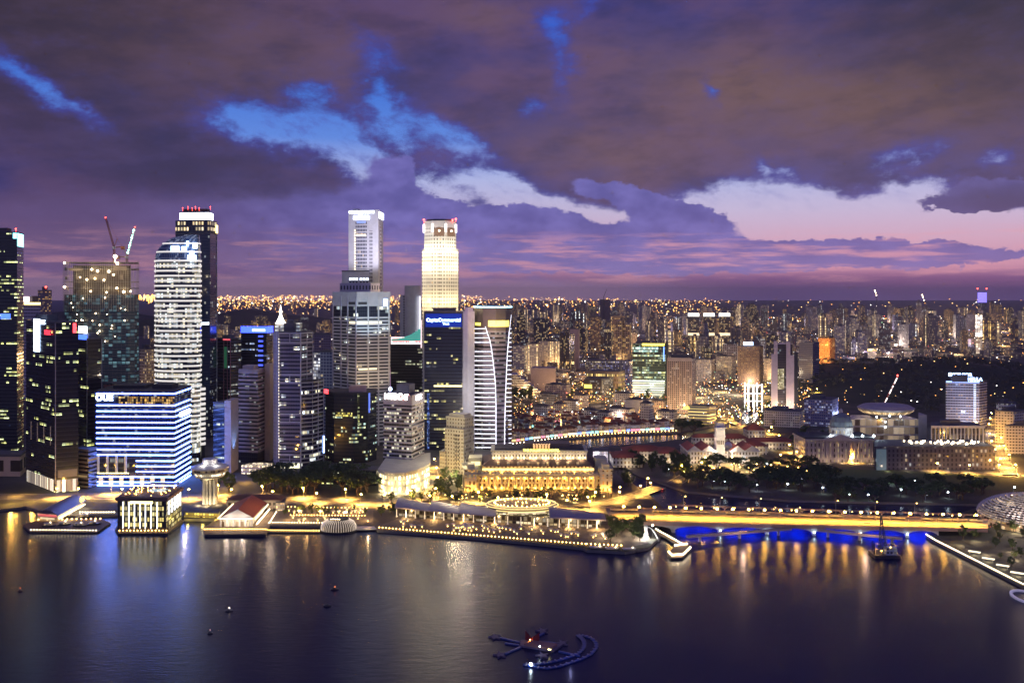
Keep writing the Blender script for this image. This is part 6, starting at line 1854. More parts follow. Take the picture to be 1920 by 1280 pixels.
for i, (px, py, a) in enumerate([(1120, 1031, -.05), (1150, 1033, -.05), (1182, 1034, .1)]):
    x, y = G(px, py, 0)
    if i == 0: bk.location = (x, y, 0); bk.rotation_euler = (0, 0, a)
    else: dup(bk, (x, y, 0), a)

# crane barge
def crane_barge():
    x, y = G(1662, 1043, .5); r = thing('crane_barge', 'dark work barge with a pale cabin and a tall lattice crane', 'barge', (x, y, 0))
    MB().prism([(x - 10, y - 4), (x + 9, y - 4), (x + 11, y + 12), (x - 9, y + 12)], -.5, 2.2).build('hull', MATS['hull_dark'], r)
    MB().box(x - 1, x + 7, y - 2.5, y + 3, 2.2, 7.6).build('cabin', facade('fac_barge', (.40, .44, .55), (.03, .03, .05), bay=2.6, flr=2.7, wx=.6, wy=.5, lit=.5, cols=COOL, power=.5), r)
    mb = MB(); zt = 28
    for sx, sy in ((-1, -1), (1, -1), (1, 1), (-1, 1)): mb.tube((x + sx * 2.4, y + 6 + sy * 2.4, 2.2), (x + sx * .4, y + 10 + sy * .4, zt), .3)
    for k in range(7):
        f, g = k / 7, (k + 1) / 7
        def c(f, sx, sy): return (x + sx * (2.4 - 2 * f), y + 6 + 4 * f + sy * (2.4 - 2 * f), 2.2 + (zt - 2.2) * f)
        for (ax, ay), (bx, by) in (((-1, -1), (1, -1)), ((1, -1), (1, 1)), ((1, 1), (-1, 1)), ((-1, 1), (-1, -1))):
            mb.tube(c(f, ax, ay), c(g, bx, by), .18, n=4)
    mb.build('lattice_boom', mat('boom_teal', (.05, .08, .09), .6), r)
    mb = MB(); mb.tube((x - 9, y, 0), (x - 9, y, 11), .4); mb.tube((x - 7, y + 9, 0), (x - 7, y + 9, 10), .4); mb.tube((x + 9, y + 8, 0), (x + 9, y + 8, 9), .4)
    mb.each('spud_pole', MATS['dark_metal'], r)
    b = MB(); b.ball((x - 4, y - 1, 5), .4, 6, 4); b.ball((x + 8, y + 2, 6), .4, 6, 4); b.ball((x + 2, y - 2.8, 8.2), .35, 6, 4); b.build('deck_lamp', MATS['bulb_warm'], r)
crane_barge()

# spiky dome
def spiky_dome():
    D = 778; cx = X(1952, D); cyy = D + 8; rx, ry, rz = 44.0, 44.0, 23.5; z0 = 6.0
    r = thing('spiky_dome', 'big spiky shell dome cut by the right edge of the frame', 'theatre', (cx, cyy, 2))
    MB().lathe(cx, cyy, [(44, 2), (44, 7.5), (42, 7.6)], 48).build('base', facade('fac_domebase', (.36, .26, .2), (.08, .06, .05), bay=4, flr=5.5, wx=.7, wy=.7, lit=.6, cols=WARM, power=1.3, clump=.3), r)
    nu, nv = 64, 15
    def pt(i, j, k=1.0):
        a = 2 * PI * i / nu; b = PI / 2 * j / nv * .97
        return Vector((cx + rx * k * math.cos(a) * math.cos(b), cyy + ry * k * math.sin(a) * math.cos(b), 7.6 + (rz - 7) * k * math.sin(b)))
    gl = MB()
    for i in range(nu):
        for j in range(nv): gl.quad([pt(i, j, .97), pt(i + 1, j, .97), pt(i + 1, j + 1, .97), pt(i, j + 1, .97)], [(i * 4, j * 2.2), (i * 4 + 4, j * 2.2), (i * 4 + 4, j * 2.2 + 2.2), (i * 4, j * 2.2 + 2.2)])
    gl.build('glass_shell', facade('fac_domeglass', (.12, .10, .10), (.05, .04, .04), bay=2, flr=2.2, wx=.8, wy=.7, lit=.8, cols=((1, .72, .45), (1, .8, .6)), power=1.0, clump=.5), r)
    sp = MB()
    for i in range(nu):
        for j in range(nv):
            p = [pt(i, j), pt(i + 1, j), pt(i + 1, j + 1), pt(i, j + 1)]
            top = (p[0] + p[1] + p[2] + p[3]) / 4; n = (top - Vector((cx, cyy, 0))).normalized(); up = p[3] - p[0]
            tip = top + n * 1.5 + Vector((0, 0, .5))
            sp.quad([p[3], p[0] * .5 + p[3] * .5, tip]); sp.quad([p[2], p[3], tip]); sp.quad([p[1] * .5 + p[2] * .5, p[2], tip])
    sp.build('sunshade', mat('shade_alu', (.62, .58, .60), .4, .3), r)
    lamp('dome_light', (cx - 20, cyy - 44, 34), 80000, (1, .76, .66), r, 3)
    lamp('dome_light', (cx - 52, cyy - 10, 6), 3500, (1, .7, .4), r, 1); lamp('dome_light', (cx - 36, cyy - 36, 5), 3500, (1, .7, .4), r, 1)
spiky_dome()
for px, py in ((1827, 1040), (1853, 1053), (1880, 1066), (1907, 1080)):
    x, y = G(px, py); t = thing('light_canopy', 'small glowing canopy beside the curving lit promenade', 'canopy', (x, y, 2), 'glowing canopies by the promenade')
    MB().obox((x, y), (1, -.75), 8, 2.4, 4.2, 4.8).build('roof', glow('canopy_white', (1, .86, .6), 1.6), t)
    mb = MB()
    for s in (-3, 3): mb.tube((x + s * .8, y - s * .6, 2), (x + s * .8, y - s * .6, 4.2), .12)
    mb.each('post', MATS['steel_grey'], t)
    lamp('canopy_glow', (x, y - 1, 3.6), 700, (1, .8, .5), t, .5)
for px, py in ((1800, 1022), (1850, 1040), (1896, 1035), (1830, 1015), (1905, 1050)): lamp('park_glow', (*G(px, py), 5), 2600, (1, .72, .45), None, 1)
# little ring jetty
def ring_jetty():
    x, y = G(1930, 1119, .8); r = thing('ring_jetty', 'pale curved jetty ring at the right edge', 'jetty', (x, y, 0))
    mb = MB(); N = 26; Rr = 9.0
    pts = [(x + Rr * math.cos(math.radians(60 + k * 10)), y + Rr * 1.6 * math.sin(math.radians(60 + k * 10))) for k in range(N)]
    for a, b in zip(pts, pts[1:]): mb.obox(((a[0]+b[0])/2, (a[1]+b[1])/2), (b[0]-a[0], b[1]-a[1]), math.hypot(b[0]-a[0], b[1]-a[1]) + .3, 1.6, -.3, 1.1)
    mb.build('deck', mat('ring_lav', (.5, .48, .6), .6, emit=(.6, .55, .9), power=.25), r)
ring_jetty()

# floating stage in the bay
def floating_stage():
    S_ = 280 / 1920.0
    def q(zx, zy, z=.6): return G(880 + zx * S_, 1140 + zy * S_, z)
    bl = mat('stage_blue', (.03, .07, .30), .4); dk = mat('stage_violet', (.12, .09, .16), .6)
    c = q(860, 470); r = thing('floating_stage', 'floating stage of blue pontoon arms round a dark raft with a red drape', 'pontoon', (*c, 0))
    for a, b in (((390, 370), (650, 430)), ((460, 440), (640, 465)), ((460, 580), (660, 490)), ((780, 400), (960, 310)), ((1150, 545), (1420, 605)), ((900, 420), (1110, 440))):
        p, s = q(*a), q(*b); L = math.hypot(p[0]-s[0], p[1]-s[1])
        MB().obox(((p[0]+s[0])/2, (p[1]+s[1])/2), (s[0]-p[0], s[1]-p[1]), L, 1.3, -.3, .7).build('pontoon_arm', bl, r)
    P = [q(*p) for p in ((650, 480), (1080, 550), (1200, 470), (800, 400), (660, 415))]
    rf = MB().prism(P, -.3, 1.0).build('raft', dk, r)
    P2 = [q(*p, 1.0) for p in ((700, 480), (1040, 535), (1130, 480), (800, 430))]; MB().prism(P2, 1.0, 2.2).build('stage', mat('stage_rose', (.28, .14, .13), .7), r)
    mb = MB(); a, b, m = q(720, 400, 1), q(900, 430, 1), q(800, 430, 1)
    mb.quad([(*a, 1), (*m, 1.2), (*m, 3.0), (*a, 6)]); mb.quad([(*m, 1.2), (*b, 1), (*b, 6), (*m, 3.0)])
    mb.quad([(a[0], a[1] + .6, 1), (a[0], a[1] + .6, 6), (m[0], m[1] + .6, 3), (m[0], m[1] + .6, 1.2)]); mb.quad([(m[0], m[1] + .6, 1.2), (m[0], m[1] + .6, 3), (b[0], b[1] + .6, 6), (b[0], b[1] + .6, 1)])
    mb.build('red_drape', mat('drape_red', (.22, .015, .02), .7), r)
    w = MB(); w.ball((*q(905, 486, 3), 3), .34, 8, 5); y = MB(); y.ball((*q(1020, 525, 2.6), 2.6), .36, 8, 5); y.ball((*q(1045, 528, 2.6), 2.6), .2, 8, 5)
    o = MB(); o.ball((*q(780, 400, 3), 3), .16, 6, 4); o.build('lamp', MATS['bulb_sodium'], r); w.build('lamp', MATS['bulb_cold'], r); y.build('lamp', glow('bulb_lemon', (1, .9, .35), 14), r)
    lamp('stage_light', (*q(905, 490, 4), 4), 60, (.8, .9, 1), r, .3)
    for zx, zy in ((330, 362), (395, 592), (935, 285), (1190, 442), (940, 602)):
        x, y_ = q(zx, zy); pts = []
        for k in range(10):
            rad = 3.9 if k % 2 == 0 else 1.6; a = PI / 2 + k * PI / 5 + .3; pts.append((x + rad * math.cos(a), y_ + rad * 1.25 * math.sin(a)))
        MB().prism(pts, -.2, .8).build('star_float', dk, r)
    out = [(700, 716), (850, 748), (1000, 762), (1150, 740), (1300, 692), (1450, 640), (1570, 578), (1632, 500), (1632, 440), (1570, 378), (1480, 345), (1390, 338)]
    inn = [(700, 712), (850, 708), (1000, 692), (1150, 660), (1300, 612), (1400, 575), (1460, 520), (1480, 470), (1472, 420), (1450, 385), (1420, 360), (1390, 338)]
    mb = MB()
    for ar in (out, inn):
        pp = [q(*p) for p in ar]
        for a, b in zip(pp, pp[1:]): mb.obox(((a[0]+b[0])/2, (a[1]+b[1])/2), (b[0]-a[0], b[1]-a[1]), math.hypot(b[0]-a[0], b[1]-a[1]) + .3, 1.5, -.3, .6)
    cr = mb.build('crescent_float', bl, r); sl_ = MB()
    for ar in (out, inn):
        pp = [q(*p) for p in ar]
        for a, b in zip(pp, pp[1:]):
            for f in (.25, .75):
                x, y_ = a[0] + (b[0]-a[0]) * f, a[1] + (b[1]-a[1]) * f; sl_.obox((x, y_), (b[0]-a[0], b[1]-a[1]), .7, 2.6, .6, .85)
    sl_.build('cross_slat', mat('slat_lav', (.30, .27, .36), .7), cr)
    a = q(790, 716, 1.6); MB().ball((*a, 1.7), .75, 8, 5).build('lamp', MATS['bulb_cold'], r); lamp('bow_light', (a[0], a[1] - .5, 2.8), 220, (.75, .92, 1), r, .3)
    lamp('deck_light', (*q(1300, 520, 6), 7), 500, (.5, .5, 1), r, .5)
floating_stage()
# small craft
for px, py, m, lab, L in ((628, 1105, 'bulb_orange', 'small boat with an orange light out on the bay', 5.5), (614, 1136, None, 'small dark boat without a light out on the bay', 5), (430, 1145, 'bulb_white', 'small dark boat with a white mast light on the bay', 4.5), (394, 1187, 'bulb_rosy', 'tiny boat with a faint rosy light on the bay', 3), (38, 1108, 'bulb_orange', 'tiny boat with an orange light at the far left', 3), (1500, 955, 'bulb_warm', 'white boat moored behind the bridge', 10), (1454, 955, 'bulb_warm', 'small white boat moored left of another behind the bridge', 8)):
    glow('bulb_orange', (1, .22, .05), 7); glow('bulb_rosy', (1, .5, .4), 3)
    x, y = G(px, py, 0); t = thing('small_boat', lab, 'boat', (x, y, 0)); w = L * .18
    out = [(x - L/2, y - w), (x + L*.25, y - w), (x + L/2, y), (x + L*.25, y + w), (x - L/2, y + w)]
    MB().prism([(x + (a - x) * .85, y + (b - y) * .7) for a, b in out], -.3, .7, poly1=out).build('hull', MATS['hull_dark'] if L < 7 else MATS['white_paint'], t)
    MB().box(x - L*.25, x + L*.08, y - w*.6, y + w*.6, .7, 1.5).build('cabin', MATS['hull_dark'] if L < 7 else MATS['white_paint'], t)
    if m: MB().ball((x, y, 2.1), .24 if L > 4 else .16, 6, 4, sz=1.4).build('lamp', MATS[m], t)
# ------------------------------------------------------------------ the old town and civic district across the river
def block(name, label, cat, cols, base, top, m, depth=None, bias=0.0, group=None, roof=None, plant=(), band=None, parapet=1.0, fins=None):
    """cols: visible corner columns left to right; base, top: photo rows of the front foot and the roof line"""
    D = DG(base); n = len(cols)
    if n == 2: P = foot((cols[0], D + bias), (cols[1], D), depth=depth or 22)
    else: P = foot((cols[0], D + (depth or 16) * .5), (cols[1], D), (cols[2], D + (depth or 16)))
    z1 = Z(top, D)
    r = tower(name, label, cat, P, max(z1, 5), m, band=band, roof=roof, plant=plant, group=group, parapet=parapet, fins=fins)
    return r, P, D, z1

# riverside shophouses: two- and three-storey gabled houses
SHOPM = [facade('fac_shop%d' % i, c, (.05, .04, .04), bay=2.0, flr=3.6, wx=.5, wy=.5, lit=.40, cols=cl, power=1.6, clump=.3, wallvar=.25)
         for i, (c, cl) in enumerate((((.55, .50, .46), WARM), ((.50, .42, .34), AMBER), ((.42, .46, .52), COOL), ((.58, .56, .54), WARM), ((.46, .36, .34), WARM)))]
FRONT = [glow('front_amber', (1, .62, .25), 1.6), glow('front_white', (1, .85, .65), 1.6), glow('front_blue', (.2, .35, 1.0), 2.2), glow('front_rose', (1, .25, .35), 1.8), glow('front_teal', (.35, .9, .85), 2.0)]
def make_shophouse(i):
    w, d, h = R.uniform(5.5, 7.5), R.uniform(14, 20), R.uniform(8.5, 13)
    r = thing('shophouse', 'shophouse', 'shophouse', (0, 0, 0))
    MB().prism([(-w/2, 0), (w/2, 0), (w/2, d), (-w/2, d)], 0, h).build('wall', SHOPM[i % 5], r)
    mb = MB(); e = .5; rh = h + R.uniform(2, 3.2)
    if i % 3 == 0:      # ridge across the street
        mb.quad([(-w/2, -e, h), (w/2, -e, h), (w/2, d*.45, rh), (-w/2, d*.45, rh)]); mb.quad([(w/2, d+e, h), (-w/2, d+e, h), (-w/2, d*.45, rh), (w/2, d*.45, rh)])
        mb.quad([(-w/2, -e, h), (-w/2, d*.45, rh), (-w/2, d+e, h)]); mb.quad([(w/2, -e, h), (w/2, d+e, h), (w/2, d*.45, rh)])
    else:
        mb.quad([(-w/2-e, -e, h), (0, -e, rh), (0, d, rh), (-w/2-e, d, h)][::-1]); mb.quad([(0, -e, rh), (w/2+e, -e, h), (w/2+e, d, h), (0, d, rh)][::-1])
        mb.quad([(-w/2, 0, h), (w/2, 0, h), (0, 0, rh)]); mb.quad([(w/2, d, h), (-w/2, d, h), (0, d, rh)])
    mb.build('roof', MATS[('red_tile', 'brown_tile')[i % 2]], r)
    MB().prism([(-w/2 + .3, -.5), (w/2 - .3, -.5), (w/2 - .3, .2), (-w/2 + .3, .2)], .3, 3.2, bottom=True).build('shopfront', FRONT[i % 5], r)
    MB().prism([(-w/2, -2.6), (w/2, -2.6), (w/2, -.2), (-w/2, -.2)], 3.5, 3.9, bottom=True).build('awning', mat('awning_dark', (.12, .08, .07), .8), r)
    return r
SHOP = [make_shophouse(i) for i in range(10)]; shop_used = set()
SDESC = ['cream', 'sandy', 'blue-grey', 'white', 'brownish']; FDESC = ['amber', 'white', 'blue', 'rose', 'teal']
def shophouse(i, x, y, rz, where, group):
    lab = '%s shophouse, %s lights below, %s roof, %s' % (SDESC[i % 5], FDESC[i % 5], ('red', 'brown')[i % 2], where)
    src = SHOP[i]
    if i not in shop_used:
        shop_used.add(i); src.location = (x, y, 2); src.rotation_euler = (0, 0, rz); src['label'] = lab; src['group'] = group
    else: dup(src, (x, y, 2), rz, lab, None, group)
curve = [G(*p) for p in ((955, 829), (1010, 822), (1060, 816.5), (1110, 812.5), (1160, 809.5), (1215, 807), (1268, 805))]
for a, b in zip(curve, curve[1:]):
    L = math.hypot(b[0]-a[0], b[1]-a[1]); k = 0.0
    while k < L:
        f = k / L; shophouse(R.randrange(10), a[0] + (b[0]-a[0]) * f, a[1] + (b[1]-a[1]) * f + R.uniform(0, 1.5), math.atan2(b[1]-a[1], b[0]-a[0]), 'front row on the far riverbank', 'riverfront shophouses'); k += 7.3
for row, (yy, n) in enumerate(((810, 20), (803, 22), (796, 22), (789, 22))):
    for k in range(n):
        px = 962 + (k + R.uniform(-.3, .3)) * (295 if row < 2 else 260) / n; x, y = G(px, yy - (px - 960) * .022 + R.uniform(-2, 2))
        shophouse(R.randrange(10), x, y, R.choice((0, .08, .08, PI / 2)) + R.uniform(-.1, .1), 'among roofs behind the riverfront', 'shophouses behind the riverfront')
# river bank lights
for a, b, n in (((962, 834), (1060, 821), 16), ((1062, 820.5), (1160, 814), 16), ((1164, 813.5), (1268, 809.5), 16)):
    bulbs('bank_lamp', 'lamp on the far riverbank before the shophouses', 'lamp', 'lamps on the far riverbank', a, b, n, .6, R.choice(('bulb_white', 'bulb_warm')), 1.5)
for k in range(14):
    px = 968 + k * 23; py = 833.5 - 24 * (1 - (1 - k / 13) ** 2) - 1.2
    lamp('bank_glow', (*G(px, py), 6), 700, R.choice(((1, .5, .2), (1, .75, .5), (.6, .7, 1), (1, .5, .45))), None, 1.5)

# pale mid-rise blocks behind the shophouses
CREAMY = facade('fac_mid0', (.52, .48, .46), (.06, .05, .05), bay=3.4, flr=3.6, wx=.6, wy=.45, lit=.16, cols=WARM, power=2.0, clump=.4)
WHITEY = facade('fac_mid1', (.62, .60, .62), (.05, .05, .06), bay=3.0, flr=3.5, wx=.65, wy=.45, lit=.14, cols=COOL, power=2.0, clump=.4)
ROSEY = facade('fac_mid2', (.42, .34, .33), (.05, .04, .04), bay=3.2, flr=3.6, wx=.6, wy=.5, lit=.24, cols=WARM, power=2.0, clump=.4)
DARKY = facade('fac_mid3', (.10, .09, .10), (.03, .03, .035), bay=3.0, flr=3.8, wx=.8, wy=.5, lit=.30, cols=MIXD, power=1.8, clump=.7)
for cols, base, top, m, lab in (
    ((1000, 1026, 1034), 789, 762, WHITEY, 'white corner block left of the others behind the red roofs'), ((1036, 1052, 1062), 781, 758, CREAMY, 'cream block with small windows between two white blocks'), ((1058, 1080, 1086), 776, 752, WHITEY, 'white stepped block near the middle of the old town'),
    ((1090, 1118, 1126), 790, 770, CREAMY, 'low cream block with a bare gable behind the riverfront'), ((1120, 1140, 1150), 796, 774, CREAMY, 'cream three-storey block right of a bare gabled one'), ((1142, 1180, 1190), 792, 768, WHITEY, 'long white block with a blank upper wall over the roofs'),
    ((1172, 1212, 1222), 787, 750, mat('gable_white', (.60, .56, .54), .7), 'tall blank white party wall among the old town roofs'), ((1200, 1218, 1226), 801, 757, CREAMY, 'narrow cream block with dark window rows beside the blank party wall'), ((1010, 1040, 1050), 768, 740, DARKY, 'dark squarish block above the white corner block'),
    ((1022, 1062, 1070), 752, 722, ROSEY, 'long rose block below the terraced hotel'), ((1075, 1095, 1104), 764, 742, ROSEY, 'small rose block between dark trees in the old town'), ((1150, 1180, 1190), 760, 738, CREAMY, 'low cream block just left of the green glass office'),
    ((1210, 1244, 1250), 774, 752, ROSEY, 'rose block at the foot of the balcony tower'), ((1230, 1262, 1270), 796, 772, CREAMY, 'cream block with a white front near the river bend')):
    block('mid_rise_block', lab, 'building', cols, base, top, m, plant=((.2, .6, .2, .7, 2.5),))
# terraced hotel
def terraced():
    D = DG(738); r = thing('terraced_block', 'ziggurat-like terraced block with bright floor edges right of the tapered tower', 'building', (X(985, D), D, 2))
    for k in range(8):
        z0 = 2 + k * 4.6; x0, x1 = X(945, D), X(1012 - k * 6, D); MB().prism([(x0, D), (x1, D), (x1, D + 40), (x0, D + 40)], z0, z0 + 3.0).build('storey', facade('fac_terr', (.3, .24, .22), (.08, .06, .05), bay=4, flr=3, wx=.8, wy=.8, lit=.2, cols=WARM, power=1.2), r)
        MB().prism([(x0, D - 1.5), (x1 + 1.5, D - 1.5), (x1 + 1.5, D + 41), (x0, D + 41)], z0 + 3.0, z0 + 4.6, bottom=True).build('terrace', mat('terrace_pale', (.62, .54, .46), .7), r)
    lamp('terrace_wash', (X(985, D), D - 40, 10), 60000, (1, .7, .4), r, 3)
    P = foot((995, D + 60), (1042, D + 50), depth=40); MB().prism(P, 2, Z(690, D + 50)).build('rear_slab', mat('rose_wall', (.36, .28, .27), .8), r)
terraced()
P3 = [((962, 985, 990), 702, 648, 'left of three'), ((988, 1008, 1014), 706, 645, 'middle of three'), ((1012, 1044, 1052), 690, 640, 'right of three')]
STR = facade('fac_stripeapt', (.55, .48, .48), (.06, .05, .05), bay=5.0, flr=3.2, wx=.5, wy=.7, lit=.30, cols=WARM, power=2.2, clump=.2, vertical=.25)
for cols, b, t, w in P3: block('apartment_slab', 'pale apartment slab with vertical lit strips, %s beside the tapered tower' % w, 'tower', cols, b, t, STR, plant=((.3, .6, .2, .7, 4),))
block('office_tower', 'plain rose-grey windowless slab rising above the mid-rise roofs', 'tower', (1066, 1084, 1087), 692, 617, mat('blank_rose', (.34, .27, .29), .8))
block('office_block', 'dark block with rows of blue-lit windows behind the old town', 'building', (1098, 1180, 1188), 722, 677, facade('fac_bluewin', (.03, .03, .05), (.02, .02, .05), bay=3, flr=4, wx=.5, wy=.6, lit=.7, cols=((.3, .35, 1), (1, .8, .4)), power=1.0, clump=.4), depth=30)
block('office_block', 'brown building with a gold-lit upper colonnade and a white sign', 'building', (1100, 1160, 1172), 742, 697, facade('fac_goldcol', (.26, .18, .13), (.12, .08, .03), bay=3, flr=9, wx=.6, wy=.5, lit=.7, cols=((1, .68, .2), (1, .8, .3)), power=1.4, clump=.3), depth=30)
r, P, D, z1 = block('office_block', 'black glass cube beside the gold-lit colonnade building', 'building', (1094, 1128, 1150), 746, 711, DARKY, depth=30)
panel(r, 'sign', P, 0, .05, .45, Z(728, D), Z(722, D), MATS['sign_yellow'], .6)

def green_office():
    r, P, D, z1 = block('office_tower', 'glass office with green-gold lit floors and bright white lower storeys', 'tower', (1186, 1246, 1250), 744, 645,
        facade('fac_green', (.05, .06, .05), (.03, .05, .04), bay=3.2, flr=4.5, wx=.9, wy=.6, lit=.75, cols=((.9, .85, .3), (.6, .95, .85)), power=1.2, clump=.85), plant=((.1, .5, .2, .8, 4),))
    MB().prism(foot((1248, D + 4), (1253, D + 2), depth=40), 2, z1 + 4).build('dark_core', MATS['roof_dark'], r)
    panel(r, 'lit_floor', P, 0, 0, 1, Z(743, D), Z(713, D), facade('fac_whitefl', (.1, .12, .12), (.4, .45, .45), bay=40, flr=4.2, wx=1, wy=.5, lit=1.4, cols=((.8, 1, .9), (1, .95, .8)), power=2.2, clump=0), .5)
    panel(r, 'lit_floor', P, 0, .0, .8, Z(660, D), Z(651, D), facade('fac_cyanfl', (.1, .12, .12), (.2, .4, .4), bay=3, flr=9, wx=.9, wy=.8, lit=1, cols=((.5, .95, .9), (.95, 1, .8)), power=1.5, clump=.2), .5)
    panel(r, 'light_fin', P, 0, .965, .99, Z(676, D), Z(650, D), MATS['sign_blue'], .6)
    panel(r, 'lit_floor', P, 0, .3, 1, Z(648, D), Z(644, D), MATS['sign_yellow'], .5)
    lamp('wash', (X(1218, D), D - 40, 20), 80000, (.9, 1, .7), r, 3)
green_office()
def balcony_tower():
    m = facade('fac_balc', (.44, .36, .32), (.05, .04, .035), bay=3.1, flr=3.3, wx=.62, wy=.6, lit=.16, cols=((1, .78, .45), (1, .9, .75)), power=2.4, clump=.2)
    r, P, D, z1 = block('apartment_tower', 'tall tan apartment tower gridded with small balconies at the river bend', 'tower', (1252, 1297, 1305), 775, 672, m, plant=((.1, .9, .2, .8, 5),), fins=((0, (0, .25, .5, .75, .99), 1.6, .8, MATS['tan_wall']),))
    panel(r, 'top_band', P, 0, 0, 1, z1 - 5, z1 + 1, mat('peach_wall', (.55, .44, .38), .7), .9)
    r2, P2, D2, z2 = block('podium_block', 'low curved podium with gold strip floors at the foot of the balcony tower', 'building', (1290, 1330, 1342), 796, 762, facade('fac_pod_gold', (.36, .3, .26), (.12, .08, .03), bay=30, flr=4.5, wx=1, wy=.42, lit=1.2, cols=((1, .72, .2), (1, .8, .35)), power=1.1, clump=.2))
    panel(r2, 'sign', P2, 0, -.2, .05, z2 - 5, z2 - 1, MATS['sign_yellow'], .6)
    lamp('wash', (X(1275, D), D - 30, 12), 60000, (1, .7, .4), r, 2)
balcony_tower()
block('hotel_tower', 'brown hotel tower dotted with tiny amber windows and a blue roof sign', 'tower', (1383, 1424, 1431), 724, 649, facade('fac_brownhotel', (.24, .15, .11), (.10, .06, .04), bay=3.0, flr=3.4, wx=.5, wy=.5, lit=.5, cols=AMBER, power=1.1, clump=.1), plant=((.2, .6, .3, .7, 5),))
D = DG(724); MB_ = thing('roof_sign', 'small blue-white lit sign on the roof of the brown hotel tower', 'sign', (X(1402, D), D, Z(645, D))); MB().box(X(1394, D), X(1412, D), D - 1, D, Z(647, D), Z(641, D)).build('panel', glow('sign_powder', (.4, .6, 1), 5), MB_)
for cols, b, t, lab in (((1342, 1372, 1380), 712, 668, 'cream apartment slab left of the brown hotel tower'), ((1306, 1334, 1340), 716, 674, 'cream apartment slab right of the balcony tower'), ((1432, 1446, 1450), 716, 672, 'pale slab between the brown hotel and the twin slabs')):
    block('apartment_slab', lab, 'tower', cols, b, t, facade('fac_cream_apt', (.46, .40, .36), (.06, .05, .04), bay=3.2, flr=3.2, wx=.6, wy=.5, lit=.45, cols=WARM, power=1.8, clump=.1), plant=((.2, .5, .2, .7, 3),))
def twin_slabs():
    D = DG(772); r = thing('office_tower', 'dark glass tower clasped between two pale vertical slabs', 'tower', (X(1470, D), D, 2))
    m = facade('fac_twin', (.06, .05, .06), (.05, .05, .06), bay=3, flr=4, wx=.9, wy=.7, lit=.12, cols=COOL, power=1.2, clump=.9)
    MB().prism(foot((1450, D + 6), (1486, D + 4), depth=30), 2, Z(645, D)).build('wall', m, r)
    MB().prism(foot((1452, D + 5), (1482, D + 4.8), depth=4), Z(730, D), Z(692, D)).build('lit_atrium', facade('fac_atrium', (.1, .1, .05), (.3, .28, .12), bay=2, flr=2.4, wx=.8, wy=.8, lit=.9, cols=((.9, .85, .45), (1, .95, .7)), power=.9, clump=.2), r)
    pw = mat('slab_rose', (.50, .42, .45), .7)
    for a, b, t in ((1446, 1451, 664), (1451, 1458, 640), (1474, 1482, 641), (1482, 1489, 666)):
        MB().prism(foot((a, D), (b, D), depth=34), 2, Z(t, D)).build('slab', pw, r)
    MB().prism(foot((1489, D + 10), (1496, D + 10), depth=30), 2, Z(662, D)).build('side_wing', MATS['roof_dark'], r)
    lamp('wash', (X(1485, D), D - 25, 10), 52000, (1, .75, .6), r, 2)
twin_slabs()
block('office_tower', 'grey striped tower just right of the twin slabs', 'tower', (1498, 1524, 1536), 726, 643, facade('fac_gstripe', (.32, .29, .33), (.04, .04, .05), bay=30, flr=4, wx=1, wy=.5, lit=.05, cols=COOL, power=1), depth=30)
r, P, D, z1 = block('office_tower', 'tower glowing orange under its roof, behind the striped tower', 'tower', (1534, 1556, 1566), 690, 634, facade('fac_orange', (.5, .25, .1), (.1, .05, .02), bay=4, flr=4, wx=.5, wy=.5, lit=.6, cols=AMBER, power=1.6, clump=.4), plant=((.1, .9, .1, .9, 4),))
lamp('orange_wash', (X(1545, D), D - 30, z1 - 18), 110000, (1, .42, .06), r, 3); lamp('orange_wash', (X(1545, D), D - 30, z1 - 60), 50000, (1, .42, .06), r, 3)
# floodlit white frames by the river
def white_frames():
    D = DG(772); r = thing('lit_frame', 'cluster of dazzling white floodlit frames at the far river bend', 'structure', (X(1412, D), D, 2))
    g = glow('frame_white', (1, .96, .9), 3.2)
    for k in range(5):
        x = X(1397 + k * 8, D); MB().box(x - .9, x + .9, D + (k % 2) * 5, D + 1.8 + (k % 2) * 5, 2, Z(717 + (k * 7) % 5, D)).build('post', g, r)
    for py in (722, 738, 752): MB().box(X(1396, D), X(1431, D), D + 2.2, D + 3.2, Z(py, D) - .6, Z(py, D) + .6).build('beam', g, r)
    lamp('wash', (X(1412, D), D - 14, 10), 50000, (1, .92, .8), r, 3)
white_frames()
for cols, b, t, m, lab in (((1432, 1500, 1508), 802, 772, WHITEY, 'low white mall with lit strip floors below the twin slabs'), ((1508, 1560, 1572), 800, 750, facade('fac_bluemall', (.26, .24, .34), (.1, .12, .3), bay=3, flr=4, wx=.7, wy=.5, lit=.35, cols=((.4, .5, 1), (.9, .9, 1)), power=1.4), 'blocky mall with a blue-lit right side left of the dome')):
    block('shopping_mall', lab, 'building', cols, b, t, m, depth=30, plant=((.2, .6, .2, .7, 4),))
lamp('mall_wash', (X(1575, 1400), 1385, 16), 48000, (.4, .5, 1), None, 2)

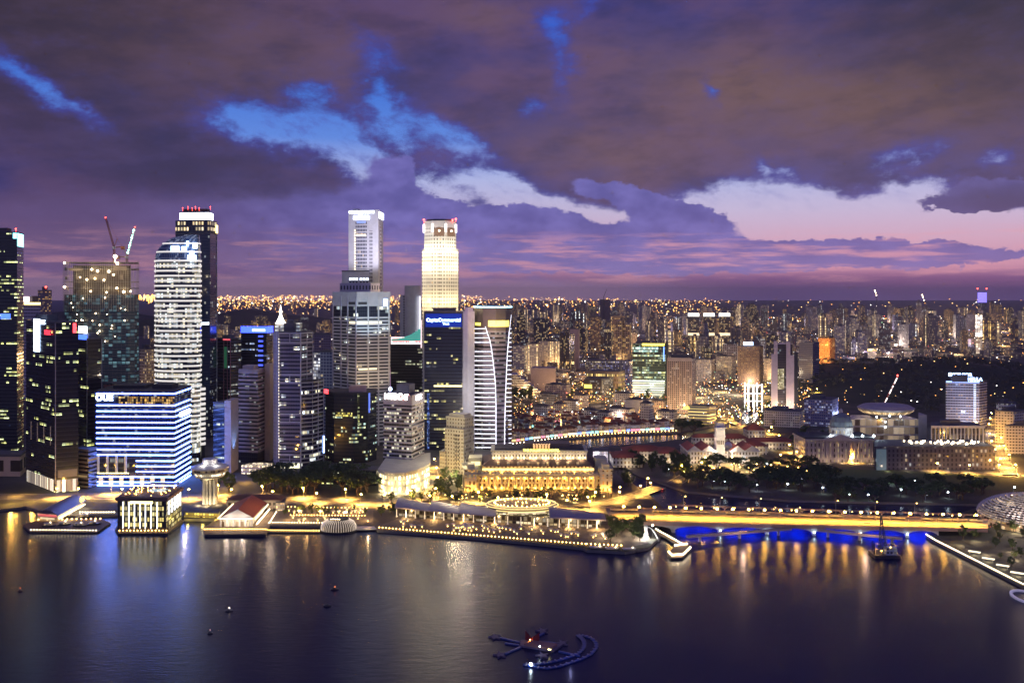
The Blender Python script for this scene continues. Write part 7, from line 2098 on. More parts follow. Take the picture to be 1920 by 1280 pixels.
# hall with the clock tower
def clock_hall():
    D = DG(868); st = mat('hall_white', (.68, .60, .54), .7)
    xl, xr = X(1289, D), X(1424, D); r = thing('clock_tower_hall', 'white classical hall with red roofs and a tall floodlit clock tower', 'hall', ((xl + xr) / 2, D + 20, 2))
    m = facade('fac_hall', (.66, .58, .50), (.10, .08, .06), bay=3.6, flr=5.2, wx=.4, wy=.6, lit=.25, cols=WARM, power=1.4, clump=.2, wallvar=.1)
    W = (xr - xl)
    for x0, x1, y0 in ((xl, xl + W * .40, 0), (xl + W * .60, xr, 0)):
        P = [(x0, D + y0), (x1, D + y0), (x1, D + 46), (x0, D + 46)]; MB().prism(P, 2, 15).build('wall', m, r)
        MB().prism(offset(P, .8), 15, 16, bottom=True).build('cornice', st, r)
        xm = (x0 + x1) / 2; rf = MB()
        for a, b in ((x0, xm), (xm, x1)):
            h = (a + b) / 2
            rf.quad([(a, D + 1, 16), (h, D + 1, 21), (h, D + 45, 21), (a, D + 45, 16)][::-1]); rf.quad([(h, D + 1, 21), (b, D + 1, 16), (b, D + 45, 16), (h, D + 45, 21)][::-1])
        rf.build('roof', mat('hall_red', (.26, .075, .055), .8, scale=.5), r)
        g = MB()
        for a, b in ((x0, xm), (xm, x1)): g.prism([(a, D + .2), (b, D + .2), (b, D + .9), (a, D + .9)], 15.2, 16.2); g.quad([(a, D + .4, 16), (b, D + .4, 16), ((a + b) / 2, D + .4, 21.6)]); g.quad([((a + b) / 2, D + .95, 21.6), (b, D + .95, 16), (a, D + .95, 16)])
        g.build('pediment', st, r)
    P = [(xl + W * .40, D + 8), (xl + W * .60, D + 8), (xl + W * .60, D + 40), (xl + W * .40, D + 40)]; MB().prism(P, 2, 14).build('link', m, r)
    cx, cyy = X(1351, D + 8), D + 12; w = 4.9; zt = Z(786, D + 8)
    MB().box(cx - w, cx + w, cyy - w, cyy + w, 2, zt - 10).build('clock_tower', st, r)
    t = r.children[-1]
    for z in (zt - 20, zt - 10.4): MB().box(cx - w - .8, cx + w + .8, cyy - w - .8, cyy + w + .8, z, z + 1.1).build('cornice', st, t)
    MB().box(cx - w + .6, cx + w - .6, cyy - w + .6, cyy + w - .6, zt - 10, zt - 5).build('belfry', st, t)
    MB().lathe(cx, cyy, [(4.2, zt - 5), (4.0, zt - 3), (2.6, zt - 1), (.6, zt), (.2, zt + 3)], 14).build('cupola', st, t)
    MB().lathe(0, 0, [(2.2, 0), (2.2, .3)], 20).build('clock_face', mat('clock_pale', (.8, .75, .6), .5, emit=(1, .85, .55), power=.7), t)
    c = t.children[-1]; c.location = (cx - r.location.x, cyy - w - .35 - r.location.y, zt - 14.5 - r.location.z); c.rotation_euler = (PI / 2, 0, 0)
    ar = MB()
    for k in range(4): ar.box(cx - 3.6 + k * 2, cx - 2.4 + k * 2, cyy - w - .1, cyy - w + .2, 22, zt - 24)
    ar.each('slot_window', MATS['slot_dark'], t)
    for dx in (-9, 9): lamp('tower_flood', (cx + dx, cyy - 16, 18), 9000, (1, .78, .55), r, 1); lamp('tower_flood', (cx + dx * .9, cyy - 9, zt - 16), 3200, (1, .82, .55), r, 1)
    for k in range(6): lamp('front_flood', (xl + 6 + k * (W - 12) / 5, D - 7, 4), 2600, (1, .74, .45), r, 1)
    for k in range(4): lamp('roof_flood', (xl + 10 + k * (W - 20) / 3, D + 14, 27), 1300, (1, .62, .5), r, 1)
clock_hall()
# museum and parliament: red-roofed wings
def hip_wing(name, label, cat, cols, base, eave, ridge, m, dep=16, tile='red_tile', extra=()):
    D = DG(base); xl, xr = X(cols[0], D), X(cols[1], D); ze, zr = Z(eave, D), Z(eave, D) + ridge
    r = thing(name, label, cat, ((xl + xr) / 2, D, 2)); P = [(xl, D), (xr, D), (xr, D + dep), (xl, D + dep)]
    MB().prism(P, 2, ze).build('wall', m, r); Q = offset(P, 1.0); ins = min(dep * .45, (xr - xl) * .4)
    Q2 = [(xl + ins, D + dep * .5 - .2), (xr - ins, D + dep * .5 - .2), (xr - ins, D + dep * .5 + .2), (xl + ins, D + dep * .5 + .2)]
    MB().prism(Q, ze, zr, poly1=Q2, bottom=True).build('roof', MATS[tile], r)
    return r, D, xl, xr, ze
MUS = facade('fac_mus', (.56, .50, .46), (.06, .05, .05), bay=4, flr=5, wx=.45, wy=.6, lit=.3, cols=WARM, power=1.2, clump=.3)
for a in (('museum', 'cream museum wing with a red hipped roof, leftmost on the river spit', 'museum', (1150, 1205), 876, 858, 5, MUS, 40), ('museum', 'long low museum wing with a dark red roof behind the white gable', 'museum', (1170, 1248), 862, 846, 5, MUS, 30),
          ('museum', 'museum wing with a bright glazed end beside the riverside trees', 'museum', (1236, 1276), 868, 850, 4.5, MUS, 44), ('parliament_hall', 'low hall with a spread orange-lit roof left of the white mall', 'hall', (1356, 1404), 838, 822, 5, MUS, 22),
          ('parliament_hall', 'long parliament wing with a row of lamps under its red roof', 'hall', (1402, 1490), 842, 828, 4, MUS, 20), ('parliament_hall', 'dark-roofed parliament wing behind the clock tower', 'hall', (1395, 1440), 852, 836, 4, MUS, 20), ('parliament_hall', 'small pavilion with an orange pyramid roof right of the clock tower', 'hall', (1402, 1434), 826, 806, 7, MUS, 24), ('boathouse', 'long low red-roofed house between river and clock tower', 'building', (1300, 1352), 832, 820, 4, MUS, 14)):
    r, D, xl, xr, ze = hip_wing(*a)
    lamp('eave_flood', ((xl + xr) / 2, D - 6, 5), 2600, (1, .72, .42), r, 1); lamp('roof_flood', ((xl + xr) / 2 - 6, D - 2, ze + 10), 1500, (1, .55, .28), r, 1)
mb = thing('glazed_entrance', 'dazzling white lit entrance box right of the hotel roof', 'building', (*G(1128, 862), 2)); Pg = [G(1112, 868), G(1140, 868), G(1140, 861), G(1112, 861)]
MB().prism(Pg, 2, Z(846, DG(868))).build('glass_box', facade('fac_whitebox', (.8, .75, .8), (.5, .45, .5), bay=2.5, flr=4, wx=.9, wy=.9, lit=1.5, cols=((1, .85, .9), (1, .95, 1)), power=2.2, clump=0), mb)
MB().prism(offset(Pg, .5), Z(846, DG(868)), Z(844, DG(868))).build('roof', MATS['roof_grey'], mb)

# domed court
def domed_court():
    D = DG(866); xl, xr = X(1510, D), X(1640, D); st = mat('court_stone', (.42, .37, .36), .75)
    r = thing('domed_court', 'grey classical court house with a green-grey dome and tall columns', 'court house', ((xl + xr) / 2, D + 20, 2))
    m = facade('fac_court', (.40, .35, .34), (.08, .06, .05), bay=4.4, flr=6.2, wx=.3, wy=.55, lit=.55, cols=((1, .78, .35), (1, .85, .5)), power=1.5, clump=.2, wallvar=.1)
    P = [(xl, D), (xr, D), (xr, D + 44), (xl, D + 44)]; MB().prism(P, 2, 27).build('wall', m, r); MB().prism(offset(P, 1.2), 27, 28.6, bottom=True).build('cornice', st, r)
    MB().prism(offset(P, .4), 28.6, 30).build('roof', MATS['roof_dark'], r)
    xm = (xl + xr) / 2; pm = MB(); pm.quad([(xm - 20, D - 3, 28.6), (xm + 20, D - 3, 28.6), (xm, D - 3, 34)]); pm.prism([(xm - 20, D - 2.9), (xm + 20, D - 2.9), (xm + 20, D), (xm - 20, D)], 26.5, 28.6, bottom=True); pm.quad([(xm - 20, D - 3, 28.6), (xm, D - 3, 34), (xm, D + 6, 34), (xm - 20, D + 6, 28.6)][::-1]); pm.quad([(xm, D - 3, 34), (xm + 20, D - 3, 28.6), (xm + 20, D + 6, 28.6), (xm, D + 6, 34)][::-1]); pm.build('pediment', st, r)
    c = MB().lathe(xl + 3, D - 1.4, [(1.1, 7), (.9, 24.5), (1.3, 25.4)], 8).build('column', st, r)
    for k in range(1, 15): copy_at(c, r, dx=k * (xr - xl - 6) / 14)
    cx, cyy = X(1577, D + 26), D + 26; MB().lathe(cx, cyy, [(13.5, 28), (13.5, 38), (14.2, 38.4), (14.2, 39.4)], 28).build('drum', m, r)
    MB().lathe(cx, cyy, [(13.2, 39.4), (12.4, 45), (9.6, 50.5), (5.5, 54), (1.8, 55.4)], 28).build('dome', mat('copper_grey', (.17, .20, .21), .6), r, True)
    MB().lathe(cx, cyy, [(2.0, 55), (2.0, 58.5), (.3, 60.5)], 12).build('lantern', st, r)
    b = MB()
    for px in (1556, 1597, 1616, 1637): b.ball((X(px, D + 8), D + 6, 31), 1.3, 8, 5)
    b.each('roof_lamp', MATS['bulb_cold'], r)
    for px in (1556, 1600, 1636): lamp('roof_light', (X(px, D + 8), D + 4, 33), 5200, (.75, .95, 1), r, 1)
    for k in range(5): lamp('front_flood', (xl + 8 + k * (xr - xl - 16) / 4, D - 8, 4), 1500, (1, .66, .4), r, 1)
domed_court()
def long_dark_block():
    D = DG(880); r, P, D, z1 = block('civic_block', 'long dark civic block with a white-lit roof edge behind the lawn', 'building', (1640, 1866), 880, 838, facade('fac_civic', (.07, .06, .09), (.03, .03, .05), bay=4.6, flr=5.0, wx=.42, wy=.62, lit=.22, cols=MIXD, power=2.0, clump=.2), depth=46)
    MB().prism(foot((1643, D - 3), (1662, D - 2.5), depth=3), 2, z1 - 2).build('glazed_end', mat('civic_glass', (.12, .17, .2), .15, emit=(.5, .75, .9), power=.10), r)
    mb = MB()
    for k in range(40): mb.ball((P[0][0] + 46 + k * (P[1][0] - P[0][0] - 50) / 40, D + 10 + R.uniform(0, 26), z1 + 1.8), R.uniform(.6, 1.3), 6, 4)
    mb.each('roof_lamp', MATS['bulb_white'], r)
    for k in range(5): lamp('roof_glow', (P[0][0] + 56 + k * 25, D + 22, z1 + 7), 3800, (1, .88, .66), r, 1.5)
    for k in range(7): lamp('street_fill', (P[0][0] + 10 + k * 22, D - 10, 5), 1500, (1, .72, .5), r, 1)
long_dark_block()
def disc_court():
    D = 1215; cx = X(1662, D + 30); r = thing('disc_court', 'modern court block carrying a wide flying-saucer roof', 'court house', (cx, D, 2))
    m = facade('fac_disc', (.34, .30, .30), (.13, .10, .08), bay=7, flr=11, wx=.92, wy=.8, lit=.8, cols=((1, .72, .45), (1, .8, .6)), power=.35, clump=.1)
    for a, b, t in ((1594, 1650, 786), (1664, 1722, 786)): MB().prism(foot((a, D), (b, D), depth=44), 2, Z(t, D)).build('wing', m, r)
    MB().prism(foot((1722, D - 1), (1738, D), depth=30), 2, Z(778, D)).build('stair_tower', MATS['concrete'], r)
    MB().prism(foot((1650, D + 3), (1664, D + 3), depth=40), 2, Z(783, D)).build('glass_link', m, r)
    MB().lathe(cx, D + 32, [(8, 22), (20, Z(776, D + 30)), (34.5, Z(768, D + 30)), (36.5, Z(765, D + 30)), (36.5, Z(764, D + 30)), (30, Z(759, D + 30)), (12, Z(757, D + 30))], 48, sy=.9).build('disc_roof', mat('disc_grey', (.36, .33, .37), .5), r, False)
    MB().lathe(cx, D + 32, [(30, Z(773.5, D + 30)), (35.2, Z(768.5, D + 30))], 48, sy=.9, caps=False).build('disc_window', facade('fac_discwin', (.4, .3, .2), (.2, .12, .06), bay=2.2, flr=30, wx=.8, wy=1.0, lit=1.2, cols=((1, .65, .3), (1, .75, .4)), power=.9, clump=0), r)
    for px in (1640, 1660, 1690, 1700): lamp('court_glow', (X(px, D - 6), D - 8, 30), 1100, (.8, .95, 1), r, 1)
    b = MB()
    for px, py in ((1644, 781), (1668, 779), (1688, 780), (1660, 790), (1660, 800)): b.ball((X(px, D - 2), D - 2, Z(py, D)), 1.0, 6, 4)
    b.build('lamp', MATS['bulb_cold'], r)
disc_court()
r, P, D, z1 = block('civic_block', 'white block fronted by tall vertical fins below the hotel tower', 'building', (1745, 1846), 838, 799, facade('fac_fins', (.12, .11, .14), (.05, .05, .06), bay=5, flr=9, wx=.9, wy=.8, lit=.12, cols=WARM, power=1), depth=34, plant=((.2, .6, .3, .7, 5),))
f = MB()
for k in range(15): panel(r, '', P, 0, k / 14.6, k / 14.6 + .016, 4, z1, None, 1.6, mb=f)
f.each('fin', MATS['white_paint'], r); panel(r, 'fascia', P, 0, 0, 1, z1 - 2, z1 + 1, MATS['white_paint'], 1.7)
for k in range(4): lamp('fin_light', (P[0][0] + 9 + k * 20, D - 9, 6), 1800, (.85, .88, 1), r, 1)
def hotel_tower():
    r, P, D, z1 = block('hotel_tower', 'broad hotel tower with blue-white roof signs and pale floor lines', 'hotel', (1774, 1836, 1850), 806, 716, facade('fac_penh', (.10, .10, .16), (.05, .04, .05), bay=3.4, flr=3.8, wx=.6, wy=.8, lit=.20, cols=AMBER, power=1.8, clump=.3), band=(1.3, 3.8, mat('hotel_band', (.44, .45, .58), .6), .4), plant=((.1, .8, .2, .8, 5),))
    g = glow('sign_azure', (.35, .55, 1.0), 6.0)
    lettering(r, 'EXCELSIOR', P, 0, .42, Z(703, D), 6.2, g, 1.0, bold=.3); lettering(r, 'PENINSULA', P, 0, .72, Z(711, D), 6.2, g, 1.2, bold=.3)
    MB().prism(foot((1785, D - 1), (1815, D - .5), depth=1), z1, Z(702, D)).build('sign_frame', MATS['dark_metal'], r)
    panel(r, 'roof_light', P, 0, 0, 1, z1 - 1, z1 + .8, glow('line_azure', (.25, .4, 1), 3.0), .8)
    b = MB()
    for k in range(20): panel(r, '', P, 0, .83, .90, 8 + k * 3.0, 9.6 + k * 3.0, None, .9, mb=b)
    b.each('facade_light', glow('stair_ice', (.6, .75, 1), 1.3), r)
    lamp('blue_wash', (X(1800, D), D - 14, z1 - 6), 9000, (.3, .5, 1), r, 2); lamp('blue_wash', (X(1812, D), D - 26, 24), 52000, (.5, .65, 1), r, 2)
hotel_tower()
for cols, b, t, m, lab in (((1866, 1900, 1930), 832, 772, CREAMY, 'cream stepped block beside the amber street at the right edge'), ((1868, 1890, 1905), 822, 757, WHITEY, 'pale block with a roof box behind the cream stepped block'), ((1884, 1960, 1980), 852, 800, CREAMY, 'low cream block cut by the right edge of the frame')):
    block('mid_rise_block', lab, 'building', cols, b, t, m, plant=((.2, .5, .2, .7, 4),))
for k, (px, py) in enumerate(((1872, 836), (1880, 858), (1890, 876), (1868, 815), (1900, 888), (1905, 850))): lamp('street_fill', (*G(px, py), 8), 80000, (1, .5, .10), None, 1)

# construction crane with a lit boom above the hill
D = 1560; t = thing('tower_crane', 'long red and white lit crane boom slanting over the disc-roofed court', 'crane', (X(1652, D), D, 2))
a, b = Vector((X(1652, D), D, Z(768, D))), Vector((X(1683, D), D, Z(705, D)))
MB().tube((a.x, D, 2), a, 1.0, .8).build('mast', MATS['dark_metal'], t)
MB().tube(a, b, 1.3, .9).build('boom', mat('boom_red', (.5, .1, .08), .6), t)
mb = MB()
for f0, f1 in ((.0, .13), (.22, .36), (.48, .62), (.66, .72), (.78, .95)): mb.tube(a + (b - a) * f0 + Vector((0, -1.2, 0)), a + (b - a) * f1 + Vector((0, -1.2, 0)), .9, n=5)
mb.build('boom_light', glow('boom_white', (1, .88, .82), 2.6), t); MB().ball((b.x, D, b.z + 1), 1.5).build('beacon', MATS['beacon_red'], t)

# street lamps along the roads, with light
SL = {}
def lamps_along(idx, gap, label, group, power, side=1):
    pts, w = ROADS[idx]; src = SL.get(power); carry = gap * .5
    for a, b in zip(pts, pts[1:]):
        L = math.hypot(b[0]-a[0], b[1]-a[1]); t = ((b[0]-a[0])/L, (b[1]-a[1])/L); k = carry
        while k < L:
            s = side if side else (1 if int(k / gap) % 2 else -1)
            p = (a[0] + t[0]*k - t[1]*s*(w/2 - .5), a[1] + t[1]*k + t[0]*s*(w/2 - .5), 2.0); rz = math.atan2(t[1], t[0]) - s * PI / 2
            if not (-430 < p[0] < 1000): k += gap; continue
            if src is None:
                src = SL[power] = make_street_lamp('street_lamp', label, group, 9.5, 'bulb_sodium', power, (1, .52, .10), .8); src.location = p; src.rotation_euler = (0, 0, rz)
            else: dup(src, p, rz, label, None, group)
            k += gap
        carry = max(0, k - L)
lamps_along(0, 21, 'amber street lamp on the quay road below the towers', 'street lamps on the quay road', 150000, 0)
lamps_along(1, 26, 'amber street lamp on the side street left of the floodlit hotel', 'street lamps beside the hotel', 80000, 0)
lamps_along(2, 18, 'amber street lamp on the road bending to the river mouth', 'street lamps by the river mouth', 60000, 0)
lamps_along(3, 30, 'amber street lamp on the road behind the park and lawn', 'street lamps behind the park', 70001, 0)
lamps_along(4, 34, 'amber street lamp on the street at the far right', 'street lamps on the far right street', 30001, 0)
lamps_along(5, 38, 'amber street lamp on the road winding past the clock tower', 'street lamps past the clock tower', 90001, 0)
lamps_along(6, 40, 'amber street lamp on the lane behind the museum', 'street lamps behind the museum', 30000, 0)
lamps_along(7, 60, 'amber street lamp on the road behind the white frames', 'street lamps behind the white frames', 80000, 0)
# park lamps among the trees
pk = make_street_lamp('park_lamp', 'cold white park lamp among the trees by the river', 'cold lamps in the park', 6.0, 'bulb_cold', 900, (.85, .97, 1), .7)
for i, (px, py) in enumerate([(1336, 913), (1358, 914), (1420, 921), (1474, 918), (1540, 925), (1590, 938), (1628, 940), (1670, 908), (1712, 912), (1668, 905), (1780, 935), (1900, 924), (1690, 930), (1735, 940), (1505, 908), (1255, 890), (1310, 862), (1395, 868), (1440, 880), (1500, 892)]):
    x, y = G(px, py)
    if i == 0: pk.location = (x, y, 2)
    else: dup(pk, (x, y, 2), R.uniform(0, 6))
wl = make_street_lamp('park_lamp', 'warm park lamp under the trees before the clock tower hall', 'warm lamps in the park', 5.0, 'bulb_warm', 9000, (1, .68, .3), .6)
for i in range(34):
    px = R.uniform(1295, 1530); py = 876 + (px - 1295) * .055 + R.uniform(-6, 14); x, y = G(px, py)
    if i == 0: wl.location = (x, y, 2)
    else: dup(wl, (x, y, 2), R.uniform(0, 6))
hl = make_street_lamp('garden_lamp', 'low golden garden lamp in the planting before the floodlit hotel', 'garden lamps before the hotel', 3.0, 'bulb_warm', 3000, (1, .66, .22), .45)
for i in range(34):
    px = R.uniform(725, 1150); py = R.uniform(931, 942); x, y = G(px, py)
    if i == 0: hl.location = (x, y, 2)
    else: dup(hl, (x, y, 2), R.uniform(0, 6))
for px, py, p, c in ((1310, 745, 80000, (1, .72, .35)), (1345, 735, 50000, (1, .78, .4)), (1380, 740, 60000, (1, .8, .5)), (1440, 745, 60000, (1, .6, .2)), (1330, 790, 9000, (1, .5, .12)), (1420, 792, 12000, (1, .45, .1)), (1180, 745, 42000, (1, .62, .3)), (1000, 740, 42000, (1, .65, .3)), (1120, 760, 12000, (1, .7, .5)), (1060, 790, 7000, (1, .6, .35)), (1160, 792, 7000, (1, .75, .6)), (1010, 800, 7000, (1, .5, .25)), (1220, 797, 7000, (.6, .7, 1))):
    lamp('street_fill', (*G(px, py), 14), p * 1.3, c, None, 2)
for px, py in ((30, 930), (20, 945), (60, 940), (130, 934), (180, 936), (460, 905), (430, 915), (490, 940)): lamp('street_fill', (*G(px, py), 9), 16000, (1, .52, .09), None, 1)
for k in range(60):  # extra lights without lamp bodies, added to brighten the streets
    px, py = R.uniform(968, 1500), R.uniform(738, 802); lamp('street_fill', (*G(px, py), 9), R.uniform(9000, 26000), R.choice(((1, .55, .16), (1, .62, .25), (1, .5, .12), (1, .82, .6))), None, 1)
for k in range(26):
    px, py = R.uniform(968, 1500), R.uniform(688, 738); lamp('street_fill', (*G(px, py), 12), R.uniform(30000, 90000), R.choice(((1, .55, .16), (1, .62, .25), (1, .8, .55))), None, 2)
# ------------------------------------------------------------------ traffic
def make_car():
    t = thing('car', 'car', 'car', (0, 0, 2))
    MB().prism([(-2.2, -.85), (2.1, -.85), (2.25, 0), (2.1, .85), (-2.2, .85)], .35, .95, bottom=True).build('body', mat('car_paint', (.25, .25, .28), .3, .3), t)
    MB().prism([(-1.7, -.8), (1.0, -.8), (1.0, .8), (-1.7, .8)], .95, 1.5, poly1=[(-1.2, -.65), (.4, -.65), (.4, .65), (-1.2, .65)]).build('cabin', MATS['black_glass'], t)
    for y in (-.6, .6):
        MB().ball((2.2, y, .7), .22, 6, 4).build('headlight', MATS['bulb_white'], t); MB().ball((-2.2, y, .75), .2, 6, 4).build('tail_light', MATS['beacon_red'], t)
    for x in (-1.4, 1.4):
        for y in (-.85, .85):
            m = MB(); m.tube((x, y - .1, .35), (x, y + .1, .35), .35, n=10); m.build('wheel', MATS['dark_metal'], t)
    return t
car0 = None
for idx, n, lab in ((0, 26, 'car driving on the amber-lit quay road below the towers'), (4, 10, 'car on the amber street at the far right'), (2, 8, 'car on the road bending to the river mouth'), (3, 12, 'car on the road behind the lawn')):
    pts, w = ROADS[idx]
    for k in range(n):
        i = R.randrange(len(pts) - 1); a, b = pts[i], pts[i + 1]; f = R.random()
        p = (a[0] + (b[0]-a[0]) * f, a[1] + (b[1]-a[1]) * f); L = math.hypot(b[0]-a[0], b[1]-a[1]); s = R.choice((-1, 1)); o = s * w * R.choice((.12, .34))
        loc = (p[0] - (b[1]-a[1]) / L * o, p[1] + (b[0]-a[0]) / L * o, 2.01); rz = math.atan2(b[1]-a[1], b[0]-a[0]) + (PI if s > 0 else 0)
        if not -420 < loc[0] < 760: continue
        if car0 is None: car0 = make_car(); car0.location = loc; car0.rotation_euler = (0, 0, rz); car0['label'] = lab; car0['group'] = lab.replace('car', 'cars', 1)
        else: dup(car0, loc, rz, lab, None, lab.replace('car', 'cars', 1))
for k in range(34):
    v = R.choice((.18, .26, .52, .6)); u = R.random(); p = BR(u, v); dup(car0, (*p, BZ + .01), ang + (PI if v > .4 else 0), 'car crossing the amber-lit road bridge', None, 'cars on the bridge')
# ------------------------------------------------------------------ the city beyond, out to the horizon
FARM = []
for i, (wall, lit, cols, vert, pw, desc) in enumerate((
    ((.20, .17, .18), .20, AMBER, .00, 5.0, 'brown tower scattered with amber windows'), ((.30, .27, .29), .16, WARM, .10, 4.5, 'grey tower with few lit strips'), ((.06, .06, .08), .24, WARM, .00, 5.0, 'black tower scattered with gold windows'),
    ((.38, .34, .34), .26, WARM, .22, 3.6, 'pale slab with warm strips'), ((.14, .13, .17), .18, COOL, .08, 4.0, 'violet-grey tower with cold windows'), ((.26, .20, .17), .34, AMBER, .06, 3.6, 'tan tower full of amber windows'),
    ((.34, .32, .36), .10, MIXD, .04, 4.5, 'pale tower hardly lit'), ((.08, .08, .11), .12, COOL, .02, 5.0, 'dark tower hardly lit'))):
    FARM.append((facade('fac_far%d' % i, wall, (.03, .03, .035), bay=4.6, flr=4.2, wx=.72, wy=.62, lit=lit, cols=cols, power=pw * .5, clump=.45, vertical=vert), desc))
def zone(px, D):
    d = 'nearer' if D < 3000 else ('midway' if D < 4600 else 'hazy')
    if px < 620: z = 'left of the ribbed tower'
    elif px < 960: z = 'behind the octagonal tower'
    elif px < 1180: z = 'above the old town roofs'
    elif px < 1380: z = 'above the balcony tower'
    elif px < 1580: z = 'above the twin slabs'
    else: z = 'above the wooded hill'
    return z, d
def far_tower(px, D, w, h, i):
    m, desc = FARM[i]; x = X(px, D); d = w * R.uniform(.6, 1.2); a = R.uniform(-.6, .6)
    z, dd = zone(px, D)
    size = 'tall' if h > 85 else ('mid-height' if h > 55 else 'low')
    t = thing('far_tower', '%s %s %s %s' % (size, desc, dd, z), 'tower', (x, D, 2), 'towers ' + z)
    c, s = math.cos(a), math.sin(a)
    def P(x0, x1, y0, y1): return [(x + u * c - v * s, D + u * s + v * c) for u, v in ((x0, y0), (x1, y0), (x1, y1), (x0, y1))]
    k = R.random(); mb = MB()
    if k < .4:
        mb.prism(P(-w/2, w/2, 0, d), 2, 2 + h)
    elif k < .7:
        mb.prism(P(-w/2, -.06 * w, 0, d), 2, 2 + h).prism(P(.06 * w, w/2, d * .1, d), 2, 2 + h * R.uniform(.9, 1)).prism(P(-.06 * w, .06 * w, d * .25, d * .9), 2, 2 + h * 1.03)
    else:
        mb.prism(P(-w/2, w/2, 0, d), 2, 2 + h * .82).prism(P(-w*.34, w*.34, d * .12, d * .88), 2 + h * .82, 2 + h)
    mb.build('wall', m, t)
    MB().prism(P(-w*.2, w*.2, d * .3, d * .7), 2 + h, 2 + h * 1.03 + 4).build('plant_room', MATS['roof_grey'], t)
    return t
placed = []
def try_place(px, D, w):
    for q, E, v in placed:
        if abs(D - E) < 70 and abs(X(px, D) - X(q, E)) < (w + v) * .62: return False
    placed.append((px, D, w)); return True
n = 0
while n < 292:
    t = R.random()
    if n < 190:
        px = R.uniform(955, 1930); D = 2300 + 3900 * R.random() ** 1.15
        if px > 1540 and D < 2700: continue
        if 1640 < px and D < 3000 and R.random() < .6: continue
    elif n < 264: px = R.uniform(400, 640) if R.random() < .7 else R.uniform(728, 800); D = R.uniform(2500, 6500)
    else: px = R.uniform(40, 300); D = R.uniform(2200, 5000)
    w = R.uniform(16, 40) * (1.25 if D > 4000 else 1)
    if not try_place(px, D, w): continue
    h = min(150, max(28, R.gauss(72 + (D - 2300) * .009, 24)))
    if px > 1180 and D < 2600: h = min(h, 60)
    if px < 640: h = max(25, min(95, R.gauss(52, 18)))
    far_tower(px, D, w, h, R.randrange(8)); n += 1

# a few that stand out
def special(px0, px1, D, top, label, m, extra=None):
    P = foot((px0, D + 8), (px1, D), depth=30); r = tower('far_tower', label, 'tower', P, Z(top, D), m, parapet=2)
    if extra: extra(r, P, D)
def crownlit(r, P, D): panel(r, 'crown_light', P, 0, 0, 1, Z(567, D), Z(548, D), glow('ion_blue', (.25, .2, 1), 1.6), 1.5); beacons(r, [(P[0][0], P[0][1], Z(541, D)), (P[1][0], P[1][1], Z(541, D))], 4)
special(1833, 1850, 5200, 547, 'slim tall tower edged in blue light with red beacons on the right skyline', FARM[7][0], crownlit)
def whitelit(r, P, D): panel(r, 'facade_light', P, 0, .05, .95, Z(632, D), Z(590, D), facade('fac_whitelit', (.4, .35, .3), (.5, .45, .4), bay=7, flr=7, wx=.8, wy=.8, lit=1.2, cols=((1, .85, .65), (1, .95, .9)), power=2.4, clump=0), 1); panel(r, 'lower_light', P, 0, .1, .8, Z(664, D), Z(636, D), facade('fac_whitelit2', (.4, .35, .3), (.5, .45, .4), bay=7, flr=7, wx=.8, wy=.8, lit=.7, cols=((1, .85, .55), (1, .95, .9)), power=1.4, clump=0), 1)
special(1828, 1843, 3000, 588, 'tower brightly lit white from top to bottom above the wooded hill', FARM[3][0], whitelit)
for px, lab in ((1300, 'left'), (1329, 'middle'), (1358, 'right')):
    def fn(r, P, D, px=px): panel(r, 'roof_light', P, 0, .0, 1, Z(593, D), Z(587, D), glow('roof_pearl', (1, .95, .85), 3), 1); panel(r, 'lit_floor', P, 0, .0, 1, Z(629, D), Z(624, D), glow('floor_pearl', (1, .8, .5), 1.4), 1)
    special(px - 10, px + 11, 3300, 590, 'apartment tower with a white-lit roof, %s of three alike' % lab, FARM[2][0], fn)
special(1107, 1126, 3100, 594, 'yellow-lit apartment tower, left of a pair with gold edges', FARM[5][0]); special(1146, 1172, 3100, 593, 'yellow-lit apartment tower, right of a pair with gold edges', FARM[5][0])
special(1000, 1030, 2900, 598, 'brown-black tower with amber windows on the near rows above the old town', FARM[2][0])
special(1125, 1144, 4200, 562, 'dark unlit tower topped by a crane above the old town', mat('unlit_tower', (.10, .08, .11), .8))
for px, D in ((1132, 4200), (1644, 4800), (1733, 4600)):
    x = X(px, D); t = thing('tower_crane', 'far construction crane on the skyline near column %s' % {1132: 'the dark unlit tower', 1644: 'the middle of the right skyline', 1733: 'the right skyline towers'}[px], 'crane', (x, D, 2))
    t['label'] = {1132: 'thin crane on the dark unlit tower', 1644: 'far crane with lit jib high over the right skyline', 1733: 'lower far crane with white lights on the right skyline'}[px]
    zt = Z(556 if px != 1733 else 565, D); MB().tube((x, D, 2), (x, D, zt), 1.4).build('mast', MATS['dark_metal'], t)
    b = Vector((x - 12 if px != 1132 else x + 14, D, zt + 34)); a = Vector((x, D, zt)); MB().tube(a, b, 1.2, .8).build('jib', MATS['dark_metal'], t)
    if px != 1132:
        mb = MB()
        for f in (.2, .55, .75, .95): p = a + (b - a) * f; mb.ball((p.x, D - 2, p.z), 2.4, 6, 4)
        mb.build('jib_light', MATS['bulb_white'], t)

